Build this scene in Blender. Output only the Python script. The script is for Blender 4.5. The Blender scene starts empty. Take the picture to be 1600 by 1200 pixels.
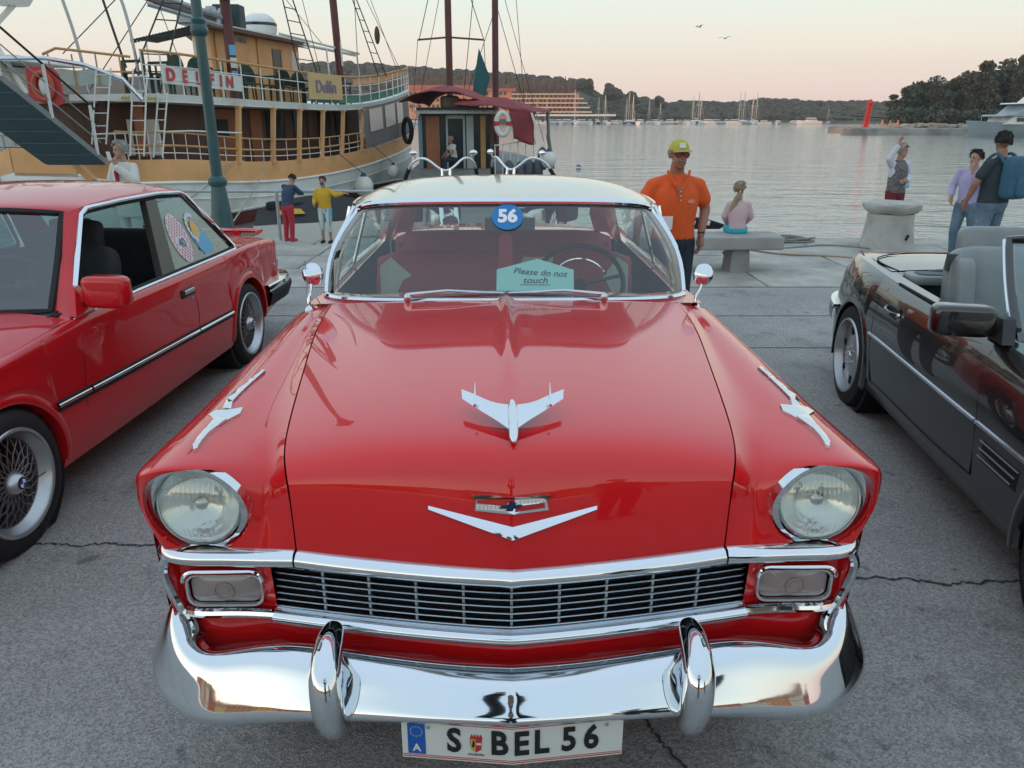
import bpy, math, random
import numpy as np
from mathutils import Vector, Matrix

# ------------------------------------------------------------------ camera, light, exposure
scene = bpy.context.scene
CAM_H, PITCH, FPX = 1.75, 19.0, 1201.0
cd = bpy.data.cameras.new("camera")
cam = bpy.data.objects.new("camera", cd)
scene.collection.objects.link(cam)
cam.location = (0, 0, CAM_H)
cam.rotation_euler = (math.radians(90 - PITCH), 0, 0)
cd.sensor_width = 36.0
cd.lens = 36.0 * FPX / 1600.0
cd.clip_start = 0.05
cd.clip_end = 6000
scene.camera = cam

SUN_EL, SUN_AZ = 1.0, 225.0     # degrees; azimuth the light comes FROM, clockwise from +Y
SUN_STRENGTH = 1.5
SKY_STRENGTH = 1.0
EXPOSURE = 0.22

w = bpy.data.worlds.new("World")
scene.world = w
w.use_nodes = True
nt = w.node_tree
nt.nodes.clear()
N = nt.nodes.new
out = N("ShaderNodeOutputWorld")
bg = N("ShaderNodeBackground")
bg.inputs[1].default_value = SKY_STRENGTH
sky = N("ShaderNodeTexSky")
sky.sky_type = 'NISHITA'
sky.sun_disc = False
sky.sun_elevation = math.radians(SUN_EL)
sky.sun_rotation = math.radians(SUN_AZ)
sky.dust_density = 1.5
tc = N("ShaderNodeTexCoord")
sep = N("ShaderNodeSeparateXYZ")
nt.links.new(tc.outputs['Generated'], sep.inputs[0])
ramp = N("ShaderNodeValToRGB")
cr = ramp.color_ramp
stops = [(0.0, (0.50, 0.46, 0.45)), (0.492, (0.50, 0.44, 0.44)), (0.505, (0.74, 0.57, 0.53)), (0.520, (0.79, 0.65, 0.57)),
         (0.540, (0.79, 0.74, 0.64)), (0.568, (0.71, 0.79, 0.73)), (0.64, (0.56, 0.70, 0.76)),
         (0.78, (0.54, 0.70, 0.84)), (1.0, (0.58, 0.72, 0.88))]
while len(cr.elements) < len(stops):
    cr.elements.new(0.5)
for e, (p_, c_) in zip(cr.elements, stops):
    e.position = p_
    e.color = (*c_, 1)
mp = N("ShaderNodeMath"); mp.operation = 'MULTIPLY_ADD'
mp.inputs[1].default_value = 0.5; mp.inputs[2].default_value = 0.5
nt.links.new(sep.outputs[2], mp.inputs[0])
nt.links.new(mp.outputs[0], ramp.inputs[0])
# the half of the sky where the sun has gone down is brighter: Nishita sky added to the twilight gradient
sc_ = N("ShaderNodeVectorMath"); sc_.operation = 'SCALE'; sc_.inputs[3].default_value = 0.03
nt.links.new(sky.outputs[0], sc_.inputs[0])
# glow towards the sunset
az = math.radians(SUN_AZ)
dot = N("ShaderNodeVectorMath"); dot.operation = 'DOT_PRODUCT'
dot.inputs[1].default_value = (math.sin(az), math.cos(az), 0.0)
nt.links.new(tc.outputs['Generated'], dot.inputs[0])
gl = N("ShaderNodeMapRange"); gl.inputs[1].default_value = -0.3; gl.inputs[2].default_value = 1.0
gl.inputs[3].default_value = 0.0; gl.inputs[4].default_value = 0.68
gl.interpolation_type = 'SMOOTHSTEP'
nt.links.new(dot.outputs['Value'], gl.inputs[0])
gs = N("ShaderNodeVectorMath"); gs.operation = 'SCALE'; gs.inputs[0].default_value = (1.0, 0.93, 0.82)
lowk = N("ShaderNodeMapRange"); lowk.inputs[1].default_value = 0.0; lowk.inputs[2].default_value = 0.42
lowk.inputs[3].default_value = 1.0; lowk.inputs[4].default_value = 0.0
nt.links.new(sep.outputs[2], lowk.inputs[0])
glk = N("ShaderNodeMath"); glk.operation = 'MULTIPLY'
nt.links.new(gl.outputs[0], glk.inputs[0]); nt.links.new(lowk.outputs[0], glk.inputs[1])
nt.links.new(glk.outputs[0], gs.inputs[3])
ad = N("ShaderNodeVectorMath"); ad.operation = 'ADD'
nt.links.new(ramp.outputs[0], ad.inputs[0]); nt.links.new(sc_.outputs[0], ad.inputs[1])
ad2 = N("ShaderNodeVectorMath"); ad2.operation = 'ADD'
nt.links.new(ad.outputs[0], ad2.inputs[0]); nt.links.new(gs.outputs[0], ad2.inputs[1])
nt.links.new(ad2.outputs[0], bg.inputs[0])
nt.links.new(bg.outputs[0], out.inputs[0])

sl = bpy.data.lights.new("sun", 'SUN')
sl.energy = SUN_STRENGTH
sl.angle = math.radians(0.53)
sl.color = (1.0, 0.42, 0.20)
sun = bpy.data.objects.new("sun", sl)
scene.collection.objects.link(sun)
dv = Vector((math.sin(az) * math.cos(math.radians(SUN_EL)), math.cos(az) * math.cos(math.radians(SUN_EL)), math.sin(math.radians(SUN_EL))))
sun.rotation_euler = dv.to_track_quat('Z', 'Y').to_euler()
sun.location = dv * 50

vs = scene.view_settings
vs.view_transform = 'Standard'
vs.look = 'None'
vs.exposure = EXPOSURE
vs.gamma = 1.0
vs.use_curve_mapping = False
scene.cycles.max_bounces = 10
scene.cycles.transparent_max_bounces = 16
scene.cycles.caustics_reflective = False
scene.cycles.caustics_refractive = False
scene.cycles.use_denoising = True

# ------------------------------------------------------------------ helpers
COL = scene.collection
R_ = math.radians
rng = random.Random(7)


def at(u, v, Y):
    """point at ground distance Y seen at photo pixel (u, v)"""
    a = (v - 600) / FPX
    S, C = math.sin(R_(PITCH)), math.cos(R_(PITCH))
    D = S + a * C
    F = C - a * S
    d = Y / F
    return Vector(((u - 800) / FPX * d, Y, CAM_H - d * D))


def cspl(pts, n=None, T=None, closed=False):
    """natural cubic spline through pts (chord parameter); returns n samples"""
    P = np.array(pts, float)
    if closed:
        m = len(P)
        P = np.vstack([P[-3:], P, P[:4]])
    d = np.linalg.norm(np.diff(P, axis=0), axis=1)
    t = np.concatenate([[0], np.cumsum(np.maximum(d, 1e-6) ** 0.75)])
    k = len(P)
    if k == 2:
        q = np.linspace(0, 1, n) if T is None else np.array(T)
        return P[0] + (P[1] - P[0]) * q[:, None]
    h = np.diff(t)
    A = np.zeros((k, k)); B = np.zeros((k, P.shape[1]))
    A[0, 0] = A[-1, -1] = 1
    for i in range(1, k - 1):
        A[i, i - 1] = h[i - 1]; A[i, i] = 2 * (h[i - 1] + h[i]); A[i, i + 1] = h[i]
        B[i] = 6 * ((P[i + 1] - P[i]) / h[i] - (P[i] - P[i - 1]) / h[i - 1])
    M = np.linalg.solve(A, B)
    if closed:
        q = np.linspace(t[3], t[3 + m], n + 1)[:-1]
    else:
        q = np.linspace(0, t[-1], n) if T is None else np.array(T) * t[-1]
    i = np.clip(np.searchsorted(t, q, side='right') - 1, 0, k - 2)
    a = (t[i + 1] - q)[:, None]; b = (q - t[i])[:, None]; hh = h[i][:, None]
    return (M[i] * a ** 3 + M[i + 1] * b ** 3) / (6 * hh) + (P[i] / hh - M[i] * hh / 6) * a + (P[i + 1] / hh - M[i + 1] * hh / 6) * b


def cidx(pts, q):
    """natural cubic spline with integer knots, sampled at q (index values)"""
    P = np.array(pts, float)
    k = len(P)
    if k == 2:
        q = np.array(q)
        return P[0] + (P[1] - P[0]) * q[:, None]
    A = np.zeros((k, k)); B = np.zeros((k, P.shape[1]))
    A[0, 0] = A[-1, -1] = 1
    for i in range(1, k - 1):
        A[i, i - 1] = 1; A[i, i] = 4; A[i, i + 1] = 1
        B[i] = 6 * (P[i + 1] - 2 * P[i] + P[i - 1])
    M = np.linalg.solve(A, B)
    q = np.array(q, float)
    i = np.clip(np.floor(q).astype(int), 0, k - 2)
    a = (i + 1 - q)[:, None]; b = (q - i)[:, None]
    return (M[i] * a ** 3 + M[i + 1] * b ** 3) / 6 + (P[i] - M[i] / 6) * a + (P[i + 1] - M[i + 1] / 6) * b


def surf(ctrl, nu, nv):
    """tensor spline surface through a control grid ctrl[row][col] -> samples [nu][nv]"""
    C = np.array(ctrl, float)
    r, c = C.shape[:2]
    q = np.linspace(0, c - 1, nv)
    rows = np.array([cidx(C[i], q) for i in range(r)])
    p = np.linspace(0, r - 1, nu)
    return np.array([cidx(rows[:, j], p) for j in range(nv)]).transpose(1, 0, 2)


TWIN = {}
ISLANDS = {'wheel_arch_lip', 'wheel_well', 'side_chrome_strip', 'lower_stanchion', 'seat_belt', 'vent_fin', 'window_slot', 'wiper', 'window_frame', 'ratlines_', 'star_', 'button', 'dark_dots', 'yard', 'drip_rail'}
WHOLE = {'eyes', 'eyebrows', 'glasses', 'lens', 'print_mark', 'lens_flutes', 'tyre', 'plate_screw', 'red_line'}


class MB:
    def __init__(s):
        s.v = []; s.f = []; s.mi = []

    def add(s, vs_, fs, mi=0):
        o = len(s.v)
        s.v += [tuple(map(float, p)) for p in vs_]
        s.f += [tuple(o + i for i in f) for f in fs]
        s.mi += [mi] * len(fs)
        return s

    def grid(s, P, cu=False, cv=False, flip=False, mi=0):
        P = np.array(P, float)
        m, n = P.shape[:2]
        fs = []
        for i in range(m if cu else m - 1):
            for j in range(n if cv else n - 1):
                a = i * n + j; b = i * n + (j + 1) % n; c = ((i + 1) % m) * n + (j + 1) % n; d = ((i + 1) % m) * n + j
                fs.append((a, d, c, b) if flip else (a, b, c, d))
        return s.add(P.reshape(-1, 3), fs, mi)

    def box(s, c, size, rz=0.0, rx=0.0, ry=0.0, taper=1.0, mi=0):
        hx, hy, hz = size[0] / 2, size[1] / 2, size[2] / 2
        vs_ = []
        M = Matrix.Rotation(rz, 3, 'Z') @ Matrix.Rotation(ry, 3, 'Y') @ Matrix.Rotation(rx, 3, 'X')
        for z in (-1, 1):
            k = taper if z > 0 else 1.0
            for x, y in ((-1, -1), (1, -1), (1, 1), (-1, 1)):
                vs_.append(Vector(c) + M @ Vector((x * hx * k, y * hy * k, z * hz)))
        return s.add(vs_, [(0, 3, 2, 1), (4, 5, 6, 7), (0, 1, 5, 4), (1, 2, 6, 5), (2, 3, 7, 6), (3, 0, 4, 7)], mi)

    def bar(s, a, b, wd, ht, up=(0, 0, 1), mi=0):
        a = Vector(a); b = Vector(b); d = (b - a)
        if d.length < 1e-6: return s
        d.normalize()
        x = d.cross(Vector(up))
        if x.length < 1e-4: x = d.cross(Vector((1, 0, 0)))
        x.normalize(); z = x.cross(d)
        vs_ = [p + x * i * wd / 2 + z * j * ht / 2 for p in (a, b) for i, j in ((-1, -1), (1, -1), (1, 1), (-1, 1))]
        return s.add(vs_, [(0, 1, 2, 3), (4, 7, 6, 5), (0, 4, 5, 1), (1, 5, 6, 2), (2, 6, 7, 3), (3, 7, 4, 0)], mi)

    def tube(s, pts, r, n=8, caps=True, closed=False, squash=None, mi=0):
        P = [Vector(p) for p in pts]
        m = len(P)
        rs = [r] * m if not hasattr(r, '__len__') else list(r)
        rings = []
        prev = None
        for i in range(m):
            if closed: t = P[(i + 1) % m] - P[i - 1]
            else: t = P[min(i + 1, m - 1)] - P[max(i - 1, 0)]
            if t.length < 1e-9: t = Vector((0, 0, 1))
            t.normalize()
            if prev is None:
                x = t.cross(Vector((0, 0, 1)))
                if x.length < 0.05: x = t.cross(Vector((0, 1, 0)))
            else:
                x = prev - t * prev.dot(t)
                if x.length < 1e-4: x = t.cross(Vector((0, 0, 1)))
            x.normalize(); prev = x
            y = t.cross(x)
            q = squash or (1, 1)
            rings.append([P[i] + (x * math.cos(k * 2 * math.pi / n) * q[0] + y * math.sin(k * 2 * math.pi / n) * q[1]) * rs[i] for k in range(n)])
        o = len(s.v)
        s.grid([[tuple(p) for p in rg] for rg in rings], cu=closed, cv=True, mi=mi)
        if caps and not closed:
            s.f += [tuple(o + k for k in range(n)), tuple(o + (m - 1) * n + k for k in reversed(range(n)))]
            s.mi += [mi, mi]
        return s

    def lathe(s, prof, c=(0, 0, 0), axis=(0, 0, 1), n=24, cap=False, squash=1.0, mi=0):
        ax = Vector(axis).normalized()
        q = Vector((0, 0, 1)).rotation_difference(ax)
        rings = []
        for r, z in prof:
            rings.append([tuple(Vector(c) + q @ Vector((r * math.cos(k * 2 * math.pi / n), squash * r * math.sin(k * 2 * math.pi / n), z))) for k in range(n)])
        o = len(s.v)
        s.grid(rings, cv=True, mi=mi)
        if cap:
            m = len(prof)
            s.f += [tuple(o + k for k in reversed(range(n))), tuple(o + (m - 1) * n + k for k in range(n))]
            s.mi += [mi, mi]
        return s

    def ball(s, c, r, n=12, m=8, rz=0.0, mi=0):
        r = (r, r, r) if not hasattr(r, '__len__') else r
        prof = [(math.sin(math.pi * i / m), -math.cos(math.pi * i / m)) for i in range(m + 1)]
        o = len(s.v)
        s.lathe(prof, n=n, mi=mi)
        cz, sz = math.cos(rz), math.sin(rz)
        for i in range(o, len(s.v)):
            x, y, z = s.v[i]
            x *= r[0]; y *= r[1]; z *= r[2]
            s.v[i] = (c[0] + x * cz - y * sz, c[1] + x * sz + y * cz, c[2] + z)
        return s

    def prism(s, poly, vec, mi=0):
        """poly: 3D points; extruded by vec"""
        n = len(poly)
        a = [Vector(p) for p in poly]
        b = [p + Vector(vec) for p in a]
        fs = [tuple(range(n)), tuple(range(2 * n - 1, n - 1, -1))]
        fs += [(i, i + n, (i + 1) % n + n, (i + 1) % n) for i in range(n)]
        return s.add(a + b, fs, mi)

    def mirror(s, axis=0):
        n = len(s.v)
        k = len(s.f)
        for p in list(s.v):
            q = list(p); q[axis] = -q[axis]; s.v.append(tuple(q))
        for f, m_ in list(zip(s.f[:k], s.mi[:k])):
            s.f.append(tuple(i + n for i in reversed(f))); s.mi.append(m_)
        return s

    def xf(s, M):
        s.v = [tuple(M @ Vector(p)) for p in s.v]
        return s

    def mesh(s, name, mats, smooth=40.0, weld=True):
        me = bpy.data.meshes.new(name)
        me.from_pydata(s.v, [], s.f)
        mats = mats if isinstance(mats, (list, tuple)) else [mats]
        for m_ in mats: me.materials.append(m_)
        if any(s.mi): me.polygons.foreach_set('material_index', s.mi)
        import bmesh
        b = bmesh.new(); b.from_mesh(me)
        if weld: bmesh.ops.remove_doubles(b, verts=b.verts, dist=1e-5)
        bmesh.ops.recalc_face_normals(b, faces=b.faces)
        b.to_mesh(me); b.free()
        if smooth:
            me.polygons.foreach_set('use_smooth', [True] * len(me.polygons))
            me.set_sharp_from_angle(angle=R_(smooth))
        me.update()
        return me

    def build(s, name, mats, parent=None, world=False, smooth=40.0, bevel=0.0, solid=0.0, weld=True, sub=0, label=None, kind=None):
        if world and parent is not None:
            Mi = parent.matrix_basis.inverted()
            s.xf(Mi)
        if name in ISLANDS and s.f:
            par = list(range(len(s.v)))
            def find(i):
                while par[i] != i: par[i] = par[par[i]]; i = par[i]
                return i
            for f in s.f:
                for i in f[1:]: par[find(i)] = find(f[0])
            grp = {}
            for f, mi_ in zip(s.f, s.mi): grp.setdefault(find(f[0]), []).append((f, mi_))
            if len(grp) > 1:
                outs = []
                for fs_ in grp.values():
                    h_ = MB(); keep = {}
                    for f, mi_ in fs_:
                        nf = []
                        for i in f:
                            if i not in keep: keep[i] = len(h_.v); h_.v.append(s.v[i])
                            nf.append(keep[i])
                        h_.f.append(tuple(nf)); h_.mi.append(mi_)
                    outs.append(h_.build(name, mats, parent, False, smooth, bevel, solid, weld, sub, label, kind))
                return outs[0]
        if not world and parent is not None and name not in WHOLE and s.f:
            X = [v[0] for v in s.v]
            sg = []
            for f in s.f:
                a_, b_ = min(X[i] for i in f), max(X[i] for i in f)
                sg.append(1 if a_ > .004 else -1 if b_ < -.004 else 0)
            if 0 not in sg and 1 in sg and -1 in sg:
                # left and right pieces of a mirrored trim become two parts
                halves = []
                for w_ in (1, -1):
                    h_ = MB(); keep = {}
                    for f, g_, mi_ in zip(s.f, sg, s.mi):
                        if g_ != w_: continue
                        nf = []
                        for i in f:
                            if i not in keep: keep[i] = len(h_.v); h_.v.append(s.v[i])
                            nf.append(keep[i])
                        h_.f.append(tuple(nf)); h_.mi.append(mi_)
                    halves.append(h_.build(name, mats, parent, False, smooth, bevel, solid, weld, sub, label, kind))
                TWIN[halves[0].name] = halves[1]
                return halves[0]
        me = s.mesh(name, mats, smooth, weld)
        o = bpy.data.objects.new(name, me)
        COL.objects.link(o)
        if parent is not None: o.parent = parent
        if solid:
            m_ = o.modifiers.new('solid', 'SOLIDIFY'); m_.thickness = solid; m_.offset = -1
        if bevel:
            m_ = o.modifiers.new('bevel', 'BEVEL'); m_.width = bevel; m_.segments = 2; m_.limit_method = 'ANGLE'; m_.angle_limit = R_(35)
        if sub:
            m_ = o.modifiers.new('sub', 'SUBSURF'); m_.levels = sub; m_.render_levels = sub
        if label: o['label'] = label
        if kind: o['kind'] = kind
        return o


def tag(o, label=None, cat=None, group=None, kind=None):
    if label: o['label'] = label
    if cat: o['category'] = cat
    if group: o['group'] = group
    if kind: o['kind'] = kind
    return o


def empty(name, loc=(0, 0, 0), rz=0.0, label=None, cat=None, group=None):
    o = bpy.data.objects.new(name, None)
    o.empty_display_size = 0.1
    o.location = loc
    o.rotation_euler = (0, 0, rz)
    o.matrix_basis = Matrix.Translation(Vector(loc)) @ Matrix.Rotation(rz, 4, 'Z')
    COL.objects.link(o)
    return tag(o, label, cat, group)


def dup(o, parent=None):
    c = o.copy(); COL.objects.link(c)
    if parent is not None: c.parent = parent
    for ch in list(o.children): dup(ch, c)
    return c


def inst(o, name=None, parent=None, M=None):
    """an extra object sharing o's mesh"""
    c = o.copy(); COL.objects.link(c)
    if parent is not None: c.parent = parent
    if M is not None: c.matrix_basis = M
    return c


def text(name, body, size, mat_, M, parent=None, extrude=0.001, align='CENTER', sx=1.0, world=False, bold=0.0, shear=0.0):
    cu = bpy.data.curves.new(name, 'FONT')
    cu.body = body; cu.size = size; cu.extrude = extrude; cu.align_x = align; cu.align_y = 'CENTER'; cu.offset = bold; cu.shear = shear
    cu.resolution_u = 3
    o = bpy.data.objects.new(name, cu)
    me = bpy.data.meshes.new_from_object(o)
    bpy.data.objects.remove(o)
    me.name = name
    me.transform(Matrix.Diagonal((sx, 1, 1, 1)))
    me.transform(M)
    if world and parent is not None: me.transform(parent.matrix_basis.inverted())
    me.materials.clear(); me.materials.append(mat_)
    o = bpy.data.objects.new(name, me)
    COL.objects.link(o)
    if parent is not None: o.parent = parent
    return o


def frame(origin, x, z):
    """matrix whose X runs along x and whose Z (text facing) along z"""
    x = Vector(x).normalized(); z = Vector(z); z = (z - x * z.dot(x)).normalized(); y = z.cross(x)
    M = Matrix((x, y, z)).transposed().to_4x4()
    M.translation = Vector(origin)
    return M


# ------------------------------------------------------------------ materials
MATS = {}


def mat(name, col, rough=0.5, metal=0.0, coat=0.0, spec=0.5, noise=None, bump=None, mix=None, trans=0.0, ior=1.45, emit=None, alpha=1.0, coatr=0.03, stretch=None, coatior=1.5):
    """noise=(scale, amount) value variation; mix=(colour2, scale, lo, hi) blotches; bump=(scale, strength, distance)"""
    if name in MATS: return MATS[name]
    m = bpy.data.materials.new(name)
    m.use_nodes = True
    t = m.node_tree
    b = t.nodes['Principled BSDF']
    b.inputs['Base Color'].default_value = (*col, 1)
    b.inputs['Roughness'].default_value = rough
    b.inputs['Metallic'].default_value = metal
    b.inputs['Coat Weight'].default_value = coat
    b.inputs['Coat Roughness'].default_value = coatr
    b.inputs['Coat IOR'].default_value = coatior
    b.inputs['Specular IOR Level'].default_value = spec
    b.inputs['IOR'].default_value = ior
    b.inputs['Transmission Weight'].default_value = trans
    b.inputs['Alpha'].default_value = alpha
    if emit:
        b.inputs['Emission Color'].default_value = (*emit[0], 1); b.inputs['Emission Strength'].default_value = emit[1]
    co = t.nodes.new('ShaderNodeTexCoord').outputs['Object']
    if stretch:
        mpn = t.nodes.new('ShaderNodeMapping'); mpn.inputs['Scale'].default_value = stretch
        t.links.new(co, mpn.inputs[0]); co = mpn.outputs[0]
    src = None
    if mix:
        n = t.nodes.new('ShaderNodeTexNoise'); n.inputs['Scale'].default_value = mix[1]; n.inputs['Detail'].default_value = 6
        t.links.new(co, n.inputs['Vector'])
        mr = t.nodes.new('ShaderNodeMapRange'); mr.inputs[1].default_value = mix[2]; mr.inputs[2].default_value = mix[3]
        t.links.new(n.outputs[0], mr.inputs[0])
        mx = t.nodes.new('ShaderNodeMix'); mx.data_type = 'RGBA'
        mx.inputs['A'].default_value = (*col, 1); mx.inputs['B'].default_value = (*mix[0], 1)
        t.links.new(mr.outputs[0], mx.inputs['Factor'])
        src = mx.outputs['Result']
    if noise:
        n = t.nodes.new('ShaderNodeTexNoise'); n.inputs['Scale'].default_value = noise[0]; n.inputs['Detail'].default_value = 5
        t.links.new(co, n.inputs['Vector'])
        mr = t.nodes.new('ShaderNodeMapRange'); mr.inputs[1].default_value = 0.3; mr.inputs[2].default_value = 0.7
        mr.inputs[3].default_value = 1 - noise[1]; mr.inputs[4].default_value = 1 + noise[1]
        t.links.new(n.outputs[0], mr.inputs[0])
        sc = t.nodes.new('ShaderNodeVectorMath'); sc.operation = 'SCALE'
        if src is not None: t.links.new(src, sc.inputs[0])
        else: sc.inputs[0].default_value = col
        t.links.new(mr.outputs[0], sc.inputs[3])
        src = sc.outputs[0]
    if src is not None: t.links.new(src, b.inputs['Base Color'])
    if bump:
        n = t.nodes.new('ShaderNodeTexNoise'); n.inputs['Scale'].default_value = bump[0]; n.inputs['Detail'].default_value = 4
        t.links.new(co, n.inputs['Vector'])
        bp = t.nodes.new('ShaderNodeBump'); bp.inputs['Strength'].default_value = bump[1]; bp.inputs['Distance'].default_value = bump[2]
        t.links.new(n.outputs[0], bp.inputs['Height'])
        t.links.new(bp.outputs[0], b.inputs['Normal'])
    MATS[name] = m
    return m


def glassmat(name, tint, dens=0.25):
    """thin window glass: mostly see-through, fresnel reflection, slight tint"""
    if name in MATS: return MATS[name]
    m = bpy.data.materials.new(name); m.use_nodes = True
    t = m.node_tree; t.nodes.clear()
    o = t.nodes.new('ShaderNodeOutputMaterial')
    tr = t.nodes.new('ShaderNodeBsdfTransparent'); tr.inputs[0].default_value = (*tint, 1)
    gl = t.nodes.new('ShaderNodeBsdfGlossy'); gl.inputs[0].default_value = (1, 1, 1, 1); gl.inputs['Roughness'].default_value = 0.01
    lw = t.nodes.new('ShaderNodeLayerWeight'); lw.inputs[0].default_value = 0.5
    fr = t.nodes.new('ShaderNodeMath'); fr.operation = 'POWER'; fr.inputs[1].default_value = 4.5
    t.links.new(lw.outputs['Facing'], fr.inputs[0])
    mr = t.nodes.new('ShaderNodeMapRange'); mr.inputs[3].default_value = dens * 0.3; mr.inputs[4].default_value = 0.9
    t.links.new(fr.outputs[0], mr.inputs[0])
    mx = t.nodes.new('ShaderNodeMixShader')
    t.links.new(mr.outputs[0], mx.inputs[0]); t.links.new(tr.outputs[0], mx.inputs[1]); t.links.new(gl.outputs[0], mx.inputs[2])
    t.links.new(mx.outputs[0], o.inputs[0])
    MATS[name] = m
    return m


chrome = mat('chrome', (0.76, 0.79, 0.82), 0.04, 1.0, noise=(3, 0.02), bump=(2.5, 0.02, 0.01))
chrome_dull = mat('brushed_metal', (0.62, 0.63, 0.64), 0.25, 1.0, noise=(20, 0.06))
steel = mat('galvanised_steel', (0.38, 0.40, 0.41), 0.45, 0.8, noise=(12, 0.12))
red_paint = mat('red_car_paint', (0.70, 0.008, 0.010), 0.25, 0.0, coat=1.0, coatr=0.015, spec=0.15, coatior=1.55, noise=(1.5, 0.04), bump=(1.2, 0.015, 0.02))
red_paint2 = mat('crimson_car_paint', (0.56, 0.010, 0.016), 0.30, 0.0, coat=0.9, coatr=0.03, spec=0.15, coatior=1.55, noise=(1.5, 0.05))
cream_paint = mat('cream_roof_paint', (0.70, 0.62, 0.47), 0.3, 0.0, coat=1.0, coatr=0.03, noise=(2, 0.03))
dark_paint = mat('dark_metallic_paint', (0.004, 0.005, 0.005), 0.25, 0.0, coat=1.0, coatr=0.02, coatior=1.6, noise=(2, 0.08))
grey_clad = mat('grey_lower_paint', (0.018, 0.023, 0.025), 0.30, 0.1, coat=0.5, coatr=0.1, noise=(2, 0.06))
rubber = mat('black_rubber', (0.014, 0.014, 0.015), 0.75, noise=(30, 0.25), bump=(80, 0.1, 0.002))
black_plastic = mat('black_plastic', (0.02, 0.021, 0.023), 0.45, noise=(10, 0.1))
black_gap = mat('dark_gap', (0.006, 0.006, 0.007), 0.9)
white_paint = mat('white_paint', (0.75, 0.76, 0.73), 0.45, noise=(3, 0.07), mix=((0.60, 0.60, 0.55), 1.7, 0.5, 0.75))
glass_clear = glassmat('clear_glass', (0.80, 0.92, 0.89), 0.3)
glass_tint = glassmat('green_tinted_glass', (0.46, 0.66, 0.66), 0.45)
# ------------------------------------------------------------------ ground and quay
WATER_Z = -0.9
QUAY_Y = 12.05


def asphalt_mat():
    m = bpy.data.materials.new('asphalt'); m.use_nodes = True
    t = m.node_tree; b = t.nodes['Principled BSDF']; L = t.links.new
    co = t.nodes.new('ShaderNodeTexCoord').outputs['Object']
    def noise(scale, det=4, rough=0.6):
        n = t.nodes.new('ShaderNodeTexNoise'); n.inputs['Scale'].default_value = scale; n.inputs['Detail'].default_value = det; n.inputs['Roughness'].default_value = rough
        L(co, n.inputs['Vector']); return n.outputs[0]
    def rng_(x, a, b_, c, d):
        r = t.nodes.new('ShaderNodeMapRange'); L(x, r.inputs[0])
        for i, v in enumerate((a, b_, c, d)): r.inputs[i + 1].default_value = v
        return r.outputs[0]
    def mul(x, y):
        k = t.nodes.new('ShaderNodeMath'); k.operation = 'MULTIPLY'; L(x, k.inputs[0]); L(y, k.inputs[1]); return k.outputs[0]
    vor = t.nodes.new('ShaderNodeTexVoronoi'); vor.inputs['Scale'].default_value = 150
    L(co, vor.inputs['Vector'])
    agg = t.nodes.new('ShaderNodeSeparateXYZ'); L(vor.outputs['Color'], agg.inputs[0])
    a = rng_(agg.outputs[0], 0.0, 1.0, 0.66, 1.38)
    fine = rng_(noise(260, 3), 0.3, 0.7, 0.86, 1.14)
    big = rng_(noise(1.1, 6), 0.3, 0.7, 0.80, 1.14)
    stain = rng_(noise(2.3, 5, 0.7), 0.55, 0.66, 1.0, 0.74)
    spots = rng_(noise(7.0, 3, 0.5), 0.655, 0.70, 1.0, 0.60)
    v = mul(mul(mul(mul(a, fine), big), stain), spots)
    cmb = t.nodes.new('ShaderNodeVectorMath'); cmb.operation = 'SCALE'; cmb.inputs[0].default_value = (0.30, 0.293, 0.275)
    L(v, cmb.inputs[3]); L(cmb.outputs[0], b.inputs['Base Color'])
    b.inputs['Roughness'].default_value = 0.75
    bp = t.nodes.new('ShaderNodeBump'); bp.inputs['Strength'].default_value = 0.5; bp.inputs['Distance'].default_value = 0.004
    L(vor.outputs['Distance'], bp.inputs['Height']); L(bp.outputs[0], b.inputs['Normal'])
    return m


asphalt = asphalt_mat()
stone = mat('pale_stone', (0.42, 0.40, 0.355), 0.7, noise=(6, 0.16), mix=((0.28, 0.27, 0.245), 1.6, 0.45, 0.7), bump=(35, 0.3, 0.006))
stone_edge = mat('quay_stone', (0.26, 0.25, 0.23), 0.8, noise=(4, 0.2), bump=(12, 0.4, 0.02))
SLAB_Y0 = 8.35
m = MB()
m.add([(-70, -70, 0), (70, -70, 0), (70, SLAB_Y0, 0), (-70, SLAB_Y0, 0)], [(0, 1, 2, 3)])
g = m.build('asphalt_ground', asphalt, smooth=0); g['kind'] = 'structure'
m = MB()
m.box((0, (SLAB_Y0 + QUAY_Y) / 2 + 0.02, -1.33), (140, QUAY_Y - SLAB_Y0 - 0.04, 2.5))
quay = m.build('quay', stone_edge, smooth=0); quay['kind'] = 'structure'
# stone slabs of the quay edge, each its own piece
slab_meshes = []
r0 = random.Random(3)
rows = [(SLAB_Y0, 9.45), (9.45, 10.45), (10.45, 11.35), (11.35, QUAY_Y + 0.03)]
for ri, (ya, yb) in enumerate(rows):
    x = -9.6 + r0.uniform(0, .6)
    while x < 9.6:
        wd = r0.uniform(1.1, 2.3) if ri < 3 else r0.uniform(1.4, 2.0)
        mb = MB()
        dz = r0.uniform(-0.006, 0.006)
        gp = 0.010
        sk = r0.uniform(-.02, .02)
        mb.box((0, 0, 0), (wd - 2 * gp, yb - ya - 2 * gp, 0.10))
        for k in (4, 5, 6, 7):
            vx, vy, vz = mb.v[k]; mb.v[k] = (vx, vy, vz + r0.uniform(-.004, .004))
        o = mb.build('slab', stone, quay, smooth=0, bevel=0.012)
        o.location = (x + wd / 2, (ya + yb) / 2, -0.045 + dz)
        o.rotation_euler = (0, 0, r0.uniform(-.004, .004))
        x += wd
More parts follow.
